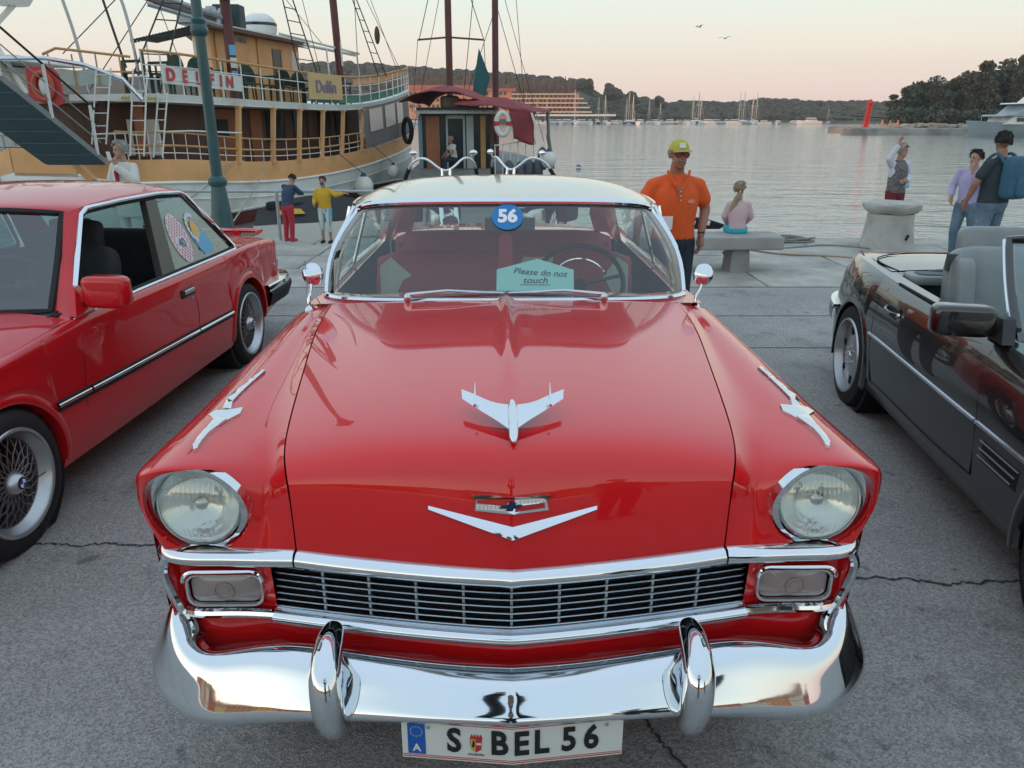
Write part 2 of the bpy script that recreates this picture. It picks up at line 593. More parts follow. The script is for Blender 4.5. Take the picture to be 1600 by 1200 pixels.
for sx in (-1, 1):
    m = MB(); m.box((sx * 40.3, (SLAB_Y0 + QUAY_Y) / 2, -0.05), (60.4 - 0.8, QUAY_Y - SLAB_Y0, 0.098))
    m.build('paving_strip', stone, quay, smooth=0)


def crack(name, pts, wd, seed, z=0.004, parent=None):
    r = random.Random(seed)
    P = cspl([(x, y, z) for x, y in pts], 90)
    L_, R2 = [], []
    off = 0
    for i, p in enumerate(P):
        off = off * 0.7 + r.uniform(-1, 1) * 0.012
        d = P[min(i + 1, 89)] - P[max(i - 1, 0)]; d = d / (np.linalg.norm(d) + 1e-9)
        n_ = np.array([-d[1], d[0], 0])
        w_ = wd * r.uniform(0.35, 1.0)
        L_.append(p + n_ * (off + w_)); R2.append(p + n_ * (off - w_))
    mb = MB(); mb.grid([L_, R2])
    o = mb.build(name, crack_m, smooth=0); o['kind'] = 'structure'
    return o


crack_m = mat('crack_shadow', (0.045, 0.044, 0.042), 0.95, noise=(60, 0.4))
crack('pavement_crack', [(-2.1, 2.94), (-1.75, 2.93), (-1.5, 2.92), (-1.2, 2.87), (-.9, 2.86)], 0.007, 1)
crack('pavement_crack', [(1.0, 2.70), (1.22, 2.68), (1.5, 2.66), (1.8, 2.65), (2.3, 2.63)], 0.008, 2)
crack('pavement_crack', [(.40, 1.95), (.42, 1.84), (.47, 1.74), (.475, 1.6), (.55, 1.4), (.5, 1.1)], 0.006, 3)
m = MB()
for y_, x0, x1 in ((5.98, 1.1, 6.5), (7.05, -9, 9), (SLAB_Y0 + .002, -20, 20)):
    m.box(((x0 + x1) / 2, y_, 0.0), (x1 - x0, 0.009, 0.008))
o = m.build('pavement_joint', mat('joint_filler', (.14, .138, .13), .95, noise=(30, .3)), smooth=0); o['kind'] = 'structure'

# ------------------------------------------------------------------ water


def water_mat():
    m = bpy.data.materials.new('sea_water'); m.use_nodes = True
    t = m.node_tree; b = t.nodes['Principled BSDF']; L = t.links.new
    b.inputs['Base Color'].default_value = (0.23, 0.27, 0.25, 1)
    b.inputs['Roughness'].default_value = 0.06
    b.inputs['IOR'].default_value = 1.40
    co = t.nodes.new('ShaderNodeTexCoord').outputs['Object']
    prev = None
    for sx, sy, sc, st, dist in ((0.55, 1.1, 0.5, 0.9, 0.13), (0.8, 2.2, 1.6, 0.8, 0.040), (1.2, 2.6, 6.0, 0.6, 0.011)):
        mp_ = t.nodes.new('ShaderNodeMapping'); mp_.inputs['Scale'].default_value = (sx, sy, 1); mp_.inputs['Rotation'].default_value = (0, 0, 0.15)
        L(co, mp_.inputs[0])
        n = t.nodes.new('ShaderNodeTexNoise'); n.inputs['Scale'].default_value = sc; n.inputs['Detail'].default_value = 3; n.inputs['Distortion'].default_value = 0.4
        L(mp_.outputs[0], n.inputs['Vector'])
        bp = t.nodes.new('ShaderNodeBump'); bp.inputs['Strength'].default_value = st; bp.inputs['Distance'].default_value = dist
        L(n.outputs[0], bp.inputs['Height'])
        if prev is not None: L(prev, bp.inputs['Normal'])
        prev = bp.outputs[0]
    L(prev, b.inputs['Normal'])
    return m


m = MB(); m.add([(-1400, QUAY_Y - .3, WATER_Z), (1400, QUAY_Y - .3, WATER_Z), (1400, 1150, WATER_Z), (-1400, 1150, WATER_Z)], [(0, 1, 2, 3)])
o = m.build('sea', water_mat(), smooth=0); o['kind'] = 'structure'

# ------------------------------------------------------------------ far shore
leaf_dark = mat('pine_foliage', (0.040, 0.055, 0.034), 0.8, noise=(0.25, 0.45), mix=((0.075, 0.070, 0.040), 0.08, 0.45, 0.7), bump=(1.2, 1.0, 1.5))
leaf_near = mat('holm_oak_foliage', (0.036, 0.058, 0.046), 0.8, noise=(0.5, 0.5), mix=((0.058, 0.080, 0.056), 0.2, 0.4, 0.7))
bark = mat('pine_bark', (0.16, 0.085, 0.055), 0.9, noise=(2, 0.3))
soil = mat('shore_soil', (0.06, 0.055, 0.040), 0.95, noise=(0.05, 0.3))
rock = mat('shore_rock', (0.30, 0.26, 0.21), 0.9, noise=(0.6, 0.3), bump=(1.0, 0.6, 0.4))

TOP = [(-400, 120), (300, 112), (470, 101), (520, 97), (600, 101), (640, 104), (720, 110), (790, 114), (850, 120), (900, 124), (920, 130), (930, 146), (945, 150), (958, 140), (970, 146), (985, 149), (1010, 152), (1035, 161),
       (1060, 158), (1100, 158), (1130, 161), (1165, 158), (1200, 153), (1250, 156), (1300, 158), (1390, 159), (1500, 160), (1750, 150), (2100, 140)]


def topv(u):
    for (a, va), (b, vb) in zip(TOP, TOP[1:]):
        if a <= u <= b: return va + (vb - va) * (u - a) / (b - a)
    return TOP[0][1] if u < TOP[0][0] else TOP[-1][1]


FAR = 520.0
m = MB()
us = list(range(-300, 2101, 25))
P = []
for k in range(7):
    row = []
    for u in us:
        q = k / 6
        vtop = topv(u) + 7
        v = 193.2 + (vtop - 193.2) * q
        row.append(tuple(at(u, v, FAR + 150 * q)) if k else tuple(at(u, 193.4, FAR - 1)))
    P.append(row)
P.append([(p[0], p[1] + 250, p[2] - 10) for p in P[-1]])
m.grid(P)
o = m.build('hills', soil, smooth=60); o['kind'] = 'structure'


def blob(rr, seedr, n=1):
    import bmesh
    b = bmesh.new(); bmesh.ops.create_icosphere(b, subdivisions=n, radius=1.0)
    vv = [v.co * seedr.uniform(0.72, 1.25) for v in b.verts]
    ff = [tuple(x.index for x in f.verts) for f in b.faces]
    b.free()
    return vv, ff


protos = [blob(1, random.Random(k), 2) for k in range(9)]
r1 = random.Random(11)
m = MB(); mt = MB()
for i in range(2600):
    u = r1.uniform(300, 1500)
    q = r1.random() ** 0.8
    if i < 420: q = 1.0 - r1.random() * 0.06; u = 300 + 1200 * i / 420 + r1.uniform(-2, 2)
    vt = topv(u)
    Y = FAR + 4 + 146 * q
    v = 190 + (vt + 4 - 190) * q
    if 640 < u < 925 and v > 128 + (u - 640) * .045: continue      # the hotel stands here
    p = at(u, v, Y)
    s = r1.uniform(2.4, 5.0) * (1.0 if u < 930 else .85)
    if p.z < 2: continue
    vv, ff = protos[i % 9]
    a = r1.uniform(0, 6.28)
    M = Matrix.Rotation(a, 3, 'Z')
    m.add([p + M @ Vector((x.x * s, x.y * s, x.z * s * 0.72)) for x in vv], ff)
    if q < 0.95 and u < 1020 and i % 2:
        h = r1.uniform(4, 9); x0 = p + Vector((r1.uniform(-2, 2), -s - 1, 0))
        mt.box((x0.x, x0.y, x0.z - h / 2), (0.55, 0.5, h), ry=r1.uniform(-.06, .06))
for (u, v, s) in ((958, 143, 6), (950, 148, 4), (966, 149, 4), (985, 152, 5), (912, 130, 6), (1030, 160, 5)):
    p = at(u, v, FAR + 60)
    for k in range(7):
        vv, ff = protos[k]
        c = p + Vector((r1.uniform(-1, 1) * s * .7, r1.uniform(-1, 1) * s * .6, r1.uniform(-.5, .4) * s))
        m.add([c + x * s * .5 for x in vv], ff)
o = m.build('pine_wood', leaf_dark, smooth=0, weld=False); tag(o, 'dark pine wood covering the far shore behind the marina and hotel', 'woods', kind='stuff')
for k in range(230):
    u = r1.uniform(640, 900); v = 118 + (u - 640) * .05 + r1.uniform(-2, 14)
    p = at(u, v + 5, FAR + 25 + r1.random() * 20); h = r1.uniform(6, 12)
    mt.box((p.x, p.y, p.z), (0.5, 0.5, h), ry=r1.uniform(-.08, .08))
o = mt.build('pine_trunks', bark, smooth=0, weld=False); tag(o, 'thin reddish pine trunks catching the last sun above the hotel', 'tree trunks', kind='stuff')

# ---- right headland: individual trees


def tree_parts(seed, H=11.0, W=4.2, trunk=0.35):
    r = random.Random(seed)
    tm = MB(); tm.tube([(0, 0, 0), (.15, 0, H * .25), (-.1, .1, H * .5), (.1, 0, H * .8)], [trunk, trunk * .8, trunk * .55, trunk * .2], 8)
    cm = MB()
    cl = []
    for k in range(16):
        a = r.uniform(0, 6.28); q = r.random(); rad = W * .62 * math.sqrt(r.random()) * (1.0 - .45 * abs(q - .35))
        cl.append((Vector((rad * math.cos(a), rad * math.sin(a), H * (.30 + .62 * q))), r.uniform(.28, .5) * W))
    for c, s in cl:
        tm.tube([(0, 0, H * .35), (c.x * .5, c.y * .5, (c.z + H * .35) / 2), tuple(c)], [trunk * .3, trunk * .2, .04], 5)
        for j in range(330):
            d = Vector((r.gauss(0, 1), r.gauss(0, 1), r.gauss(0, 1)))
            d = d / max(d.length, .01) * s * (r.random() ** .4)
            d.z *= .7
            p = c + d
            e = r.uniform(.16, .34)
            n_ = Vector((r.gauss(0, 1), r.gauss(0, 1), r.gauss(0, 1) + .6)).normalized()
            x = n_.orthogonal().normalized() * e; y = n_.cross(x) * r.uniform(.6, 1)
            cm.add([p - x - y, p + x - y * .6, p + x * .7 + y, p - x * .8 + y * .8], [(0, 1, 2, 3)])
    return tm, cm


tree_protos = []
for k, (h_, w_) in enumerate(((11, 4.6), (13, 4.4), (10, 5.0))):
    tm, cm = tree_parts(20 + k, h_, w_)
    root = empty('oak_tree', (0, 0, 0), 0, 'x', 'tree', 'trees on the headland across the water')
    tm.build('trunk', bark, root); cm.build('crown', leaf_near, root, smooth=0, weld=False)
    tree_protos.append(root)
HT = [(1400, 150), (1418, 130), (1440, 124), (1462, 133), (1478, 119), (1502, 117), (1524, 99), (1548, 106), (1572, 97), (1598, 88), (1630, 84), (1668, 90), (1700, 84), (1745, 92)]
looks = ['smallest low tree at the left end of the headland', 'rounded tree second from the left end of the headland', 'tree with a bumpy crown left of the dip in the headland trees',
         'low tree filling the dip left of the mid headland', 'tree right of the dip in the headland tree line', 'broad tree below the tallest narrow crown', 'narrow tall tree standing up from the headland tree line',
         'tree with sky gaps right of the tall narrow one', 'tall dense tree above the left end of the yacht', 'tall dark tree rising behind the yacht deck', 'dark tree at the right edge behind the yacht',
         'tree past the right edge behind the yacht mast', 'tree farther right past the yacht', 'last tree on the right of the headland']
used = set()
for i, (u, v) in enumerate(HT):
    Y = 215 + (i % 3) * 9
    base = at(u, 197, Y); base.z = 0.4
    topz = at(u, v, Y).z
    k = i % 3
    o = tree_protos[k] if k not in used else dup(tree_protos[k])
    used.add(k)
    hk = topz / (11, 13, 10)[k]
    o.matrix_basis = Matrix.Translation(base) @ Matrix.Rotation(i * 1.3, 4, 'Z') @ Matrix.Diagonal((max(hk, .9) * .95, max(hk, .9) * .95, hk, 1))
    o['label'] = 'dark green ' + looks[i]
m = MB()
P = []
for k in range(2):
    P.append([tuple(at(u, 196, 185 + 80 * k + (0 if u > 1430 else 20))) for u in range(1385, 2200, 40)])
for row in (0, 1):
    P[row] = [(x, y, 0.2 + 1.4 * row) for x, y, z in P[row]]
P.insert(0, [(x, y, -1.2) for x, y, z in P[0]])
P.append([(x, y + 60, 3) for x, y, z in P[-1]])
m.grid(P); o = m.build('headland', soil, smooth=0); o['kind'] = 'structure'
# undergrowth under the headland trees
m = MB()
for i in range(300):
    u = r1.uniform(1396, 1760); p = at(u, 190, 198 + r1.random() * 22); s = r1.uniform(1.2, 2.6); p.z = .6 + r1.random() * 2.2
    for j in range(90):
        d = Vector((r1.gauss(0, 1), r1.gauss(0, 1), r1.gauss(0, .8))); d = d / max(d.length, .01) * s * r1.random() ** .35; c = p + d
        n_ = Vector((r1.gauss(0, 1), r1.gauss(0, 1), r1.gauss(0, 1) + .6)).normalized(); e = r1.uniform(.2, .42); x = n_.orthogonal().normalized() * e; y = n_.cross(x)
        m.add([c - x - y, c + x - y * .6, c + x * .7 + y, c - x * .8 + y * .8], [(0, 1, 2, 3)])
o = m.build('undergrowth', leaf_near, smooth=0, weld=False); tag(o, 'dark bushes filling the ground under the headland trees', 'bushes', kind='stuff')
m = MB()
for i in range(170):
    u = r1.uniform(1390, 1560); p = at(u, 197, 183 + r1.random() * 4); s = r1.uniform(.4, 1.1); p.z = r1.uniform(-.7, .5)
    vv, ff = protos[i % 9]
    m.add([p + Vector((x.x * s * 1.5, x.y * s, x.z * s * .6)) for x in vv], ff)
o = m.build('shore_rocks', rock, smooth=0, weld=False); tag(o, 'pale rocks along the waterline below the headland trees', 'rocks', kind='stuff')

# pier with red light tower
pier_m = mat('pier_concrete', (0.36, 0.33, 0.30), 0.85, noise=(.8, 0.2), mix=((.24, .22, .20), .3, .45, .6), bump=(1, .5, .1))
m = MB(); a = at(1318, 205, 149); b_ = at(1720, 205, 141)
m.bar((a.x, a.y, -.55), (b_.x, b_.y, -.55), 5, 1.6)
o = m.build('stone_pier', pier_m, smooth=0, bevel=.08); tag(o, 'long low stone pier running out from the headland', 'pier')
m = MB(); a = at(1296, 198, 176); b_ = at(1425, 198, 172)
m.bar((a.x, a.y, -.4), (b_.x, b_.y, -.4), 4, 1.5)
o = m.build('outer_breakwater', pier_m, smooth=0, bevel=.08); tag(o, 'short outer breakwater glowing orange behind the stone pier', 'breakwater')
red_tower = mat('red_signal_paint', (0.62, 0.03, 0.02), 0.5, noise=(2, 0.1))
tb = at(1352, 197, 158)
root = empty('light_tower', (tb.x, tb.y, 0.2), 0, 'slim red lattice light tower leaning at the end of the pier', 'light tower')
m = MB()
for dx, dy in ((-.45, -.4), (.45, -.4), (.45, .4), (-.45, .4)):
    m.tube([(dx, dy, 0), (dx * .5 + .35, dy * .5, 4.6)], .09, 6)
for k in range(7):
    z0 = k * .65; q = z0 / 4.6
    x0 = .35 * q; s0 = .40 * (1 - .4 * q)
    m.bar((x0 - s0, -.38, z0), (x0 + s0 + .12, -.38, z0 + .6), .09, .09)
    m.bar((x0 + s0, -.38, z0), (x0 - s0 + .12, -.38, z0 + .6), .09, .09)
m.build('lattice_mast', red_tower, root)
m = MB(); m.box((.18, 0, 2.4), (.32, .3, 4.6), ry=.076); m.build('core_panel', red_tower, root)
m = MB(); m.lathe([(0, 4.55), (.75, 4.55), (.75, 4.7), (.22, 4.75), (.22, 5.2), (0, 5.25)], (.38, 0, 0), n=12); m.build('lantern_platform', red_tower, root)
orange_p = mat('orange_cabin', (0.5, 0.22, 0.12), 0.6, noise=(2, .1))
for i, (u, wd) in enumerate(((1378, .8), (1390, .5), (1402, .6))):
    p = at(u, 197, 172); m = MB(); m.lathe([(0, 0), (wd * .4, 0), (wd * .45, .3), (wd * .3, .9), (wd * .2, 1.2), (0, 1.3)], (p.x, p.y, .35), n=10)
    o = m.build('mooring_bollard', orange_p); tag(o, ['orange lit bollard nearest the red tower', 'thin orange lit bollard in the middle of the three', 'orange lit bollard farthest from the red tower'][i], 'bollard', 'bollards on the outer breakwater')

# ------------------------------------------------------------------ hotel
hotel_wall = mat('hotel_terracotta_render', (0.55, 0.26, 0.13), 0.8, noise=(.3, .1))
hotel_pale = mat('hotel_balcony_concrete', (0.62, 0.48, 0.36), 0.8, noise=(.3, .1))
hotel_dark = mat('hotel_window_glass', (0.05, 0.05, 0.055), 0.2)
hotel_roof = mat('hotel_red_roof', (0.42, 0.12, 0.08), 0.8, noise=(.4, .1))
HY = 500.0
hb = at(780, 190, HY)
root = empty('hotel_building', (hb.x, HY, 0), 0, 'long terraced hotel glowing orange below the pine wood', 'hotel')


def hbox(u0, v0, u1, v1, dy, dep, mb):
    a = at(u0, v1, HY + dy); b = at(u1, v0, HY + dy)
    mb.box(((a.x + b.x) / 2, HY + dy + dep / 2, (a.z + b.z) / 2), (b.x - a.x, dep, b.z - a.z))


m = MB(); hbox(636, 140, 800, 186, 0, 12, m); m.build('upper_wall', hotel_wall, root, True, 0)
m = MB(); hbox(632, 133, 760, 140, -1.5, 16, m); hbox(760, 138, 806, 143, -1.5, 16, m); m.build('roof', hotel_roof, root, True, 0)
m = MB(); hbox(798, 146, 905, 186, 1, 10, m); m.build('terrace_wall', hotel_wall, root, True, 0)
fl = [(146, 800, 900), (153, 798, 912), (160, 790, 918), (167, 785, 922), (174, 782, 925)]
for k, (v, u0, u1) in enumerate(fl):
    m = MB(); hbox(u0, v, u1, v + 2.0, -2.2 - k * 1.2, 4 + k * 1.2, m)
    m.build('balcony_slab', hotel_pale, root, True, 0)
    wm = None
    n_ = int((u1 - u0) / 7)
    for j in range(n_):
        u = u0 + 3 + j * 7
        a = at(u, v + 6.2, HY + .85); b = at(u + 4.2, v + 2.6, HY + .85)
        if wm is None:
            m = MB(); m.box((0, 0, 0), (b.x - a.x, .3, b.z - a.z)); wm = m.build('window', hotel_dark, root, smooth=0); o = wm
        else: o = inst(wm)
        o.location = Vector(((a.x + b.x) / 2, HY + .9, (a.z + b.z) / 2)) - root.location
wm = None
for j in range(22):
    for v in (146, 156, 166):
        u = 642 + j * 7
        if (j * 3 + v) % 5 == 0: continue
        if wm is None:
            m = MB(); m.box((0, 0, 0), (1.6, .3, 1.9)); wm = m.build('window', hotel_dark, root, smooth=0); o = wm
        else: o = inst(wm)
        o.location = at(u, v, HY - .05) - root.location
bl = at(890, 182, 492)
root = empty('marina_building', (bl.x, 492, 0), 0, 'low marina building with a long white flat roof beside the hotel', 'building')
m = MB(); a = at(820, 181.5, 490); b_ = at(962, 178.5, 490); m.box(((a.x + b_.x) / 2, 494, (a.z + b_.z) / 2), (b_.x - a.x, 10, b_.z - a.z)); m.build('roof', white_paint, root, True, 0)
m = MB(); m.box(((a.x + b_.x) / 2, 495, a.z / 2), (b_.x - a.x - 4, 8, a.z)); m.build('wall', hotel_dark, root, True, 0)

# ------------------------------------------------------------------ marina boats
hull_w = mat('boat_gelcoat', (0.72, 0.72, 0.70), 0.35, noise=(1, .05))
hull_b = mat('navy_hull', (0.03, 0.06, 0.14), 0.35)
cover_b = mat('blue_canvas', (0.08, 0.16, 0.30), 0.8, noise=(1, .1))
mast_m = mat('mast_aluminium', (0.55, 0.54, 0.50), 0.4, 0.5)


def boat_hull_mb(L=10.0, B=3.0, Hh=1.3):
    rows = []
    for q, wv in ((0, .75), (.15, .95), (.4, 1.0), (.65, .85), (.85, .5), (1.0, .02)):
        x = -L / 2 + L * q
        zt = Hh * (1 + .35 * q * q)
        rows.append([(x, -B / 2 * wv, zt), (x, -B / 2 * wv * .92, Hh * .4), (x, -B / 2 * wv * .5, -.25), (x, B / 2 * wv * .5, -.25), (x, B / 2 * wv * .92, Hh * .4), (x, B / 2 * wv, zt)])
    mb = MB(); mb.grid(rows, cv=True)
    n = len(rows[0]); mb.f.append(tuple(range(n))); mb.mi.append(0)
    return mb


def sailboat(hull_material, cover):
    root = empty('sailing_yacht', (0, 0, 0), 0, 'x', 'sailboat', 'sailing boats moored in the marina across the bay')
    boat_hull_mb(11, 3.2, 1.2).build('hull', hull_material, root, smooth=40)
    m = MB(); m.box((.5, 0, 1.75), (4.5, 2.0, .6), taper=.8); m.build('cabin', hull_w, root, smooth=0)
    m = MB(); m.tube([(1.2, 0, 1.2), (1.2, 0, 15.5)], .13, 6); m.bar((1.2, -1.1, 9), (1.2, 1.1, 9), .08, .08)
    m.build('mast', mast_m, root)
    m = MB(); m.tube([(1.0, 0, 2.6), (-3.8, 0, 2.7)], .22, 6); m.build('furled_sail', cover, root)
    m = MB()
    for p in ((5.3, 0, 1.7), (-5.2, 0, 1.3), (1.2, 1.4, 1.3), (1.2, -1.4, 1.3)): m.tube([p, (1.2, 0, 15.3)], .035, 4)
    m.build('rigging', mast_m, root)
    return root


def motorboat():
    root = empty('motor_cruiser', (0, 0, 0), 0, 'x', 'motorboat', 'motor boats moored in the marina across the bay')
    boat_hull_mb(9, 3.2, 1.3).build('hull', hull_w, root)
    m = MB(); m.box((-.5, 0, 2.1), (4.6, 2.5, 1.2), taper=.75); m.build('cabin', hull_w, root, smooth=0)
    m = MB(); m.box((-.5, 0, 2.15), (4.3, 2.55, .45), taper=.9); m.build('cabin_window', hotel_dark, root, smooth=0)
    return root


sp = [sailboat(hull_w, cover_b), sailboat(hull_b, hull_w)]
mpo = motorboat()
sail_at = [(648, 1), (700, .8), (838, 1.0), (855, .9), (898, 1.25), (934, 1.0), (946, 1.05), (978, 1.0), (984, 1.2), (989, 1.05), (1013, .9), (1032, .8), (1082, 1.1), (1089, 1.2), (1095, 1.0), (1154, 1.2), (1163, 1.2), (1175, 1.05), (1180, 1.15), (1294, .6)]
for i, (u, k) in enumerate(sail_at):
    o = sp[i % 2] if i < 2 else dup(sp[i % 2])
    p = at(u, 190, 455 + (i % 3) * 9)
    o.matrix_basis = Matrix.Translation((p.x, p.y, WATER_Z)) @ Matrix.Rotation(R_(90 + (i * 37) % 60 - 30), 4, 'Z') @ Matrix.Diagonal((k * .95, k * .95, k * .95, 1))
    where = 'at the left below the hotel' if u < 720 else 'in front of the terraced hotel' if u < 910 else 'left of the gap in the marina' if u < 1000 else 'in the middle of the marina' if u < 1110 else 'in the right group of masts' if u < 1250 else 'alone near the red tower'
    rank = sum(1 for j in range(i) if (('L' if sail_at[j][0] < 720 else 'H' if sail_at[j][0] < 910 else 'G' if sail_at[j][0] < 1000 else 'M' if sail_at[j][0] < 1110 else 'R' if sail_at[j][0] < 1250 else 'T') == ('L' if u < 720 else 'H' if u < 910 else 'G' if u < 1000 else 'M' if u < 1110 else 'R' if u < 1250 else 'T')))
    hull = 'white' if i % 2 == 0 else 'navy'
    o['label'] = f"{['first', 'second', 'third', 'fourth', 'fifth', 'sixth'][rank]} mast from the left, {hull} hulled sailboat {where}"
mot = [842, 862, 872, 884, 910, 922, 958, 968, 1001, 1022, 1045, 1062, 1072, 1105, 1120, 1135, 1146, 1195, 1216, 1240, 1265]
for i, u in enumerate(mot):
    o = mpo if i == 0 else dup(mpo)
    p = at(u, 190, 440 + (i % 4) * 7)
    k = r1.uniform(.8, 1.15) * (1.7 if u == 1265 else 1)
    o.matrix_basis = Matrix.Translation((p.x, p.y, WATER_Z)) @ Matrix.Rotation(R_((i * 53) % 180), 4, 'Z') @ Matrix.Diagonal((k, k, k * .9, 1))
    near = min(sail_at, key=lambda s_: abs(s_[0] - u))[0]
    side = 'left' if u < near else 'right'
    o['label'] = f"white motor cruiser, {['first','second','third','fourth','fifth','sixth','seventh','eighth','ninth','tenth','eleventh','twelfth','thirteenth','fourteenth','fifteenth','sixteenth','seventeenth','eighteenth','nineteenth','twentieth','last'][i]} from the left in the marina"
m = MB()
for i in range(12):
    p = at(835 + i * 40, 191, 452); m.box((p.x, p.y, -.55), (16, 2.2, .6))
o = m.build('floating_jetty', pier_m, smooth=0); tag(o, 'low floating jetty running along the marina berths', 'jetty')

for i, (u, v) in enumerate(((1093, 42), (1133, 60))):
    p = at(u, v, 70); g = empty('seagull', p, R_(20 + 30 * i), ['seagull gliding in the sky, the larger and higher of two', 'seagull gliding in the sky, the lower and fainter of two'][i], 'bird')
    m = MB(); m.ball((0, 0, 0), (.20, .07, .06), 10, 8); m.ball((-.20, 0, .03), (.06, .045, .045), 8, 6); m.build('body', mat('gull_white', (.6, .6, .58), .8), g)
    for s_ in (-1, 1): m = MB(); m.grid([[(-.06, s_ * .05, .03), (.08, s_ * .05, .03)], [(-.08, s_ * .35, .14), (.05, s_ * .35, .13)], [(.04, s_ * .68, .06), (.07, s_ * .68, .06)]]); m.build('wing', mat('gull_grey', (.35, .36, .37), .8), g, solid=.01)
# buoy
p = at(904, 263, 45); root = empty('mooring_buoy', (p.x, p.y, WATER_Z), 0, 'small dark blue mooring buoy floating behind the red classic car', 'buoy')
m = MB(); m.lathe([(0, -.15), (.12, -.1), (.15, .05), (.12, .2), (0, .26)], n=12); m.build('float', mat('blue_float', (.05, .08, .2), .4), root)
m = MB(); m.lathe([(.153, .04), (.14, .14), (.153, .14)], n=12); m.build('white_band', white_paint, root)

# ------------------------------------------------------------------ big yacht at the right
yt = at(1600, 205, 128)
root = empty('motor_yacht', (yt.x, yt.y, WATER_Z), 0, 'large grey and white motor yacht at the right edge beyond the pier', 'yacht')
yhull = mat('yacht_grey_paint', (0.30, 0.36, 0.38), 0.3, noise=(.6, .06))
m = MB()
rows = []
for q in np.linspace(0, 1, 9):
    x = -9.5 + 30 * q; wv = min(1, (q * 3.2) ** .6) * 3.4; zt = 2.6 - 1.1 * min(1, q * 2.5) + .0
    zt = 2.5 - .9 * min(1, q * 2)
    rows.append([(x, -wv, zt), (x + .6 * (1 - q), -wv * .85, .9), (x + 1.2 * (1 - q), -wv * .6, -.3), (x + 1.2 * (1 - q), wv * .6, -.3), (x + .6 * (1 - q), wv * .85, .9), (x, wv, zt)])
m.grid(rows, cv=True); m.build('hull', yhull, root)


def ytier(x0, x1, z0, z1, w_, rake0, rake1, name, mt_):
    mb = MB()
    mb.prism([(x0, -w_, z0), (x1, -w_, z0), (x1 + rake1, -w_, z1), (x0 + rake0, -w_, z1)], (0, 2 * w_, 0))
    return mb.build(name, mt_, root, smooth=0, bevel=.06)


ytier(-5.0, 18, 1.9, 3.1, 2.9, 1.2, 0, 'main_deckhouse', white_paint)
ytier(-5.4, 18, 3.1, 3.35, 3.3, .2, 0, 'deck_edge', yhull)
ytier(-3.4, 16, 3.36, 4.9, 2.7, 1.8, 0, 'upper_deckhouse', yhull)
ytier(-3.0, 16, 4.9, 5.1, 3.0, .3, 0, 'roof_edge', white_paint)
ytier(-.8, 10, 5.1, 6.0, 2.2, 1.0, -1, 'flybridge', white_paint)
for k in range(7):
    m = MB(); m.box((-1.2 + k * 1.6, -2.75, 4.15), (1.25, .12, .6)); m.build('window', hotel_dark, root, smooth=0)
for k in range(6):
    m = MB(); m.box((-2.6 + k * 2.1, -2.95, 2.6), (1.4, .12, .55)); m.build('window', hotel_dark, root, smooth=0)
m = MB()
for k in range(12): m.tube([(-8.6 + k * 1.1, -2.6 + .0 * k, 2.35), (-8.6 + k * 1.1, -2.6, 3.1)], .03, 4)
m.tube([(-8.6, -2.6, 3.1), (3.5, -2.6, 3.1)], .03, 4); m.build('deck_railing', mast_m, root)
m = MB(); m.tube([(2.5, 0, 6), (2.9, 0, 8.2)], .12, 6); m.lathe([(0, 0), (.5, .1), (.45, .5), (0, .75)], (2.4, 0, 7.2), n=10); m.build('radar_mast', white_paint, root)

# ------------------------------------------------------------------ town front behind the camera (seen in the chrome and paint)
cols = [(.66, .36, .10), (.52, .17, .09), (.58, .50, .38), (.62, .28, .12), (.62, .55, .42), (.50, .13, .08), (.64, .44, .14), (.50, .22, .12)]
names = ['ochre', 'brick red', 'pale sand', 'brown orange', 'cream', 'deep red', 'mustard', 'grey']
roof_t = mat('clay_roof_tiles', (.30, .12, .07), .85, noise=(2, .2))
shut_m = mat('green_shutters', (.05, .12, .08), .6)
win_m = mat('town_window_glass', (.04, .045, .05), .15)
x = -200.0
i = 0
wmesh = None
while x < 130:
    wd = r1.uniform(12, 19); h = r1.uniform(9.5, 13.5); c = cols[i % 8]
    yb = -112 - r1.uniform(0, 2.5)
    root = empty('town_house', (x + wd / 2, yb, 0), 0, f'{names[i % 8]} rendered waterfront house number {i + 1} along from the west end', 'house', 'houses along the waterfront behind the photographer')
    root['label'] = f'{names[i % 8]} town house, {["first", "second", "third", "fourth"][i // 8]} of its colour from the left, behind the photographer'
    m = MB(); m.box((0, -5, h / 2), (wd - .02, 10, h)); m.build('wall', mat('render_' + names[i % 8].replace(' ', '_'), c, .85, noise=(.6, .12)), root, smooth=0)
    m = MB(); m.prism([(-wd / 2 - .0, .6, h), (-wd / 2, -10.6, h), (-wd / 2, -5, h + 2.2)], (wd - .03, 0, 0)); m.build('roof', roof_t, root, smooth=0)
    nw = int(wd / 2.6)
    for fl_ in range(3 if h < 12.6 else 4):
        for k in range(nw):
            if wmesh is None:
                m = MB(); m.box((0, 0, 0), (1.0, .1, 1.6)); wmesh = m.build('window', win_m, root, smooth=0); o = wmesh
            else: o = inst(wmesh); o.parent = root
            o.location = (-wd / 2 + wd * (k + .5) / nw, 0.02, 2.4 + fl_ * 3.4)
    x += wd; i += 1
def town_tree(x, y, lab):
    tm, cm = tree_parts(int(x) + 99, 6.5, 2.6, .16)
    root = empty('street_tree', (x, y, 0), 0, lab, 'tree', 'trees in front of the town houses')
    tm.build('trunk', bark, root); cm.build('crown', leaf_near, root, smooth=0, weld=False)
town_tree(-24, -96, 'round street tree left of the photographer along the waterfront')
town_tree(31, -94, 'round street tree right of the photographer along the waterfront')
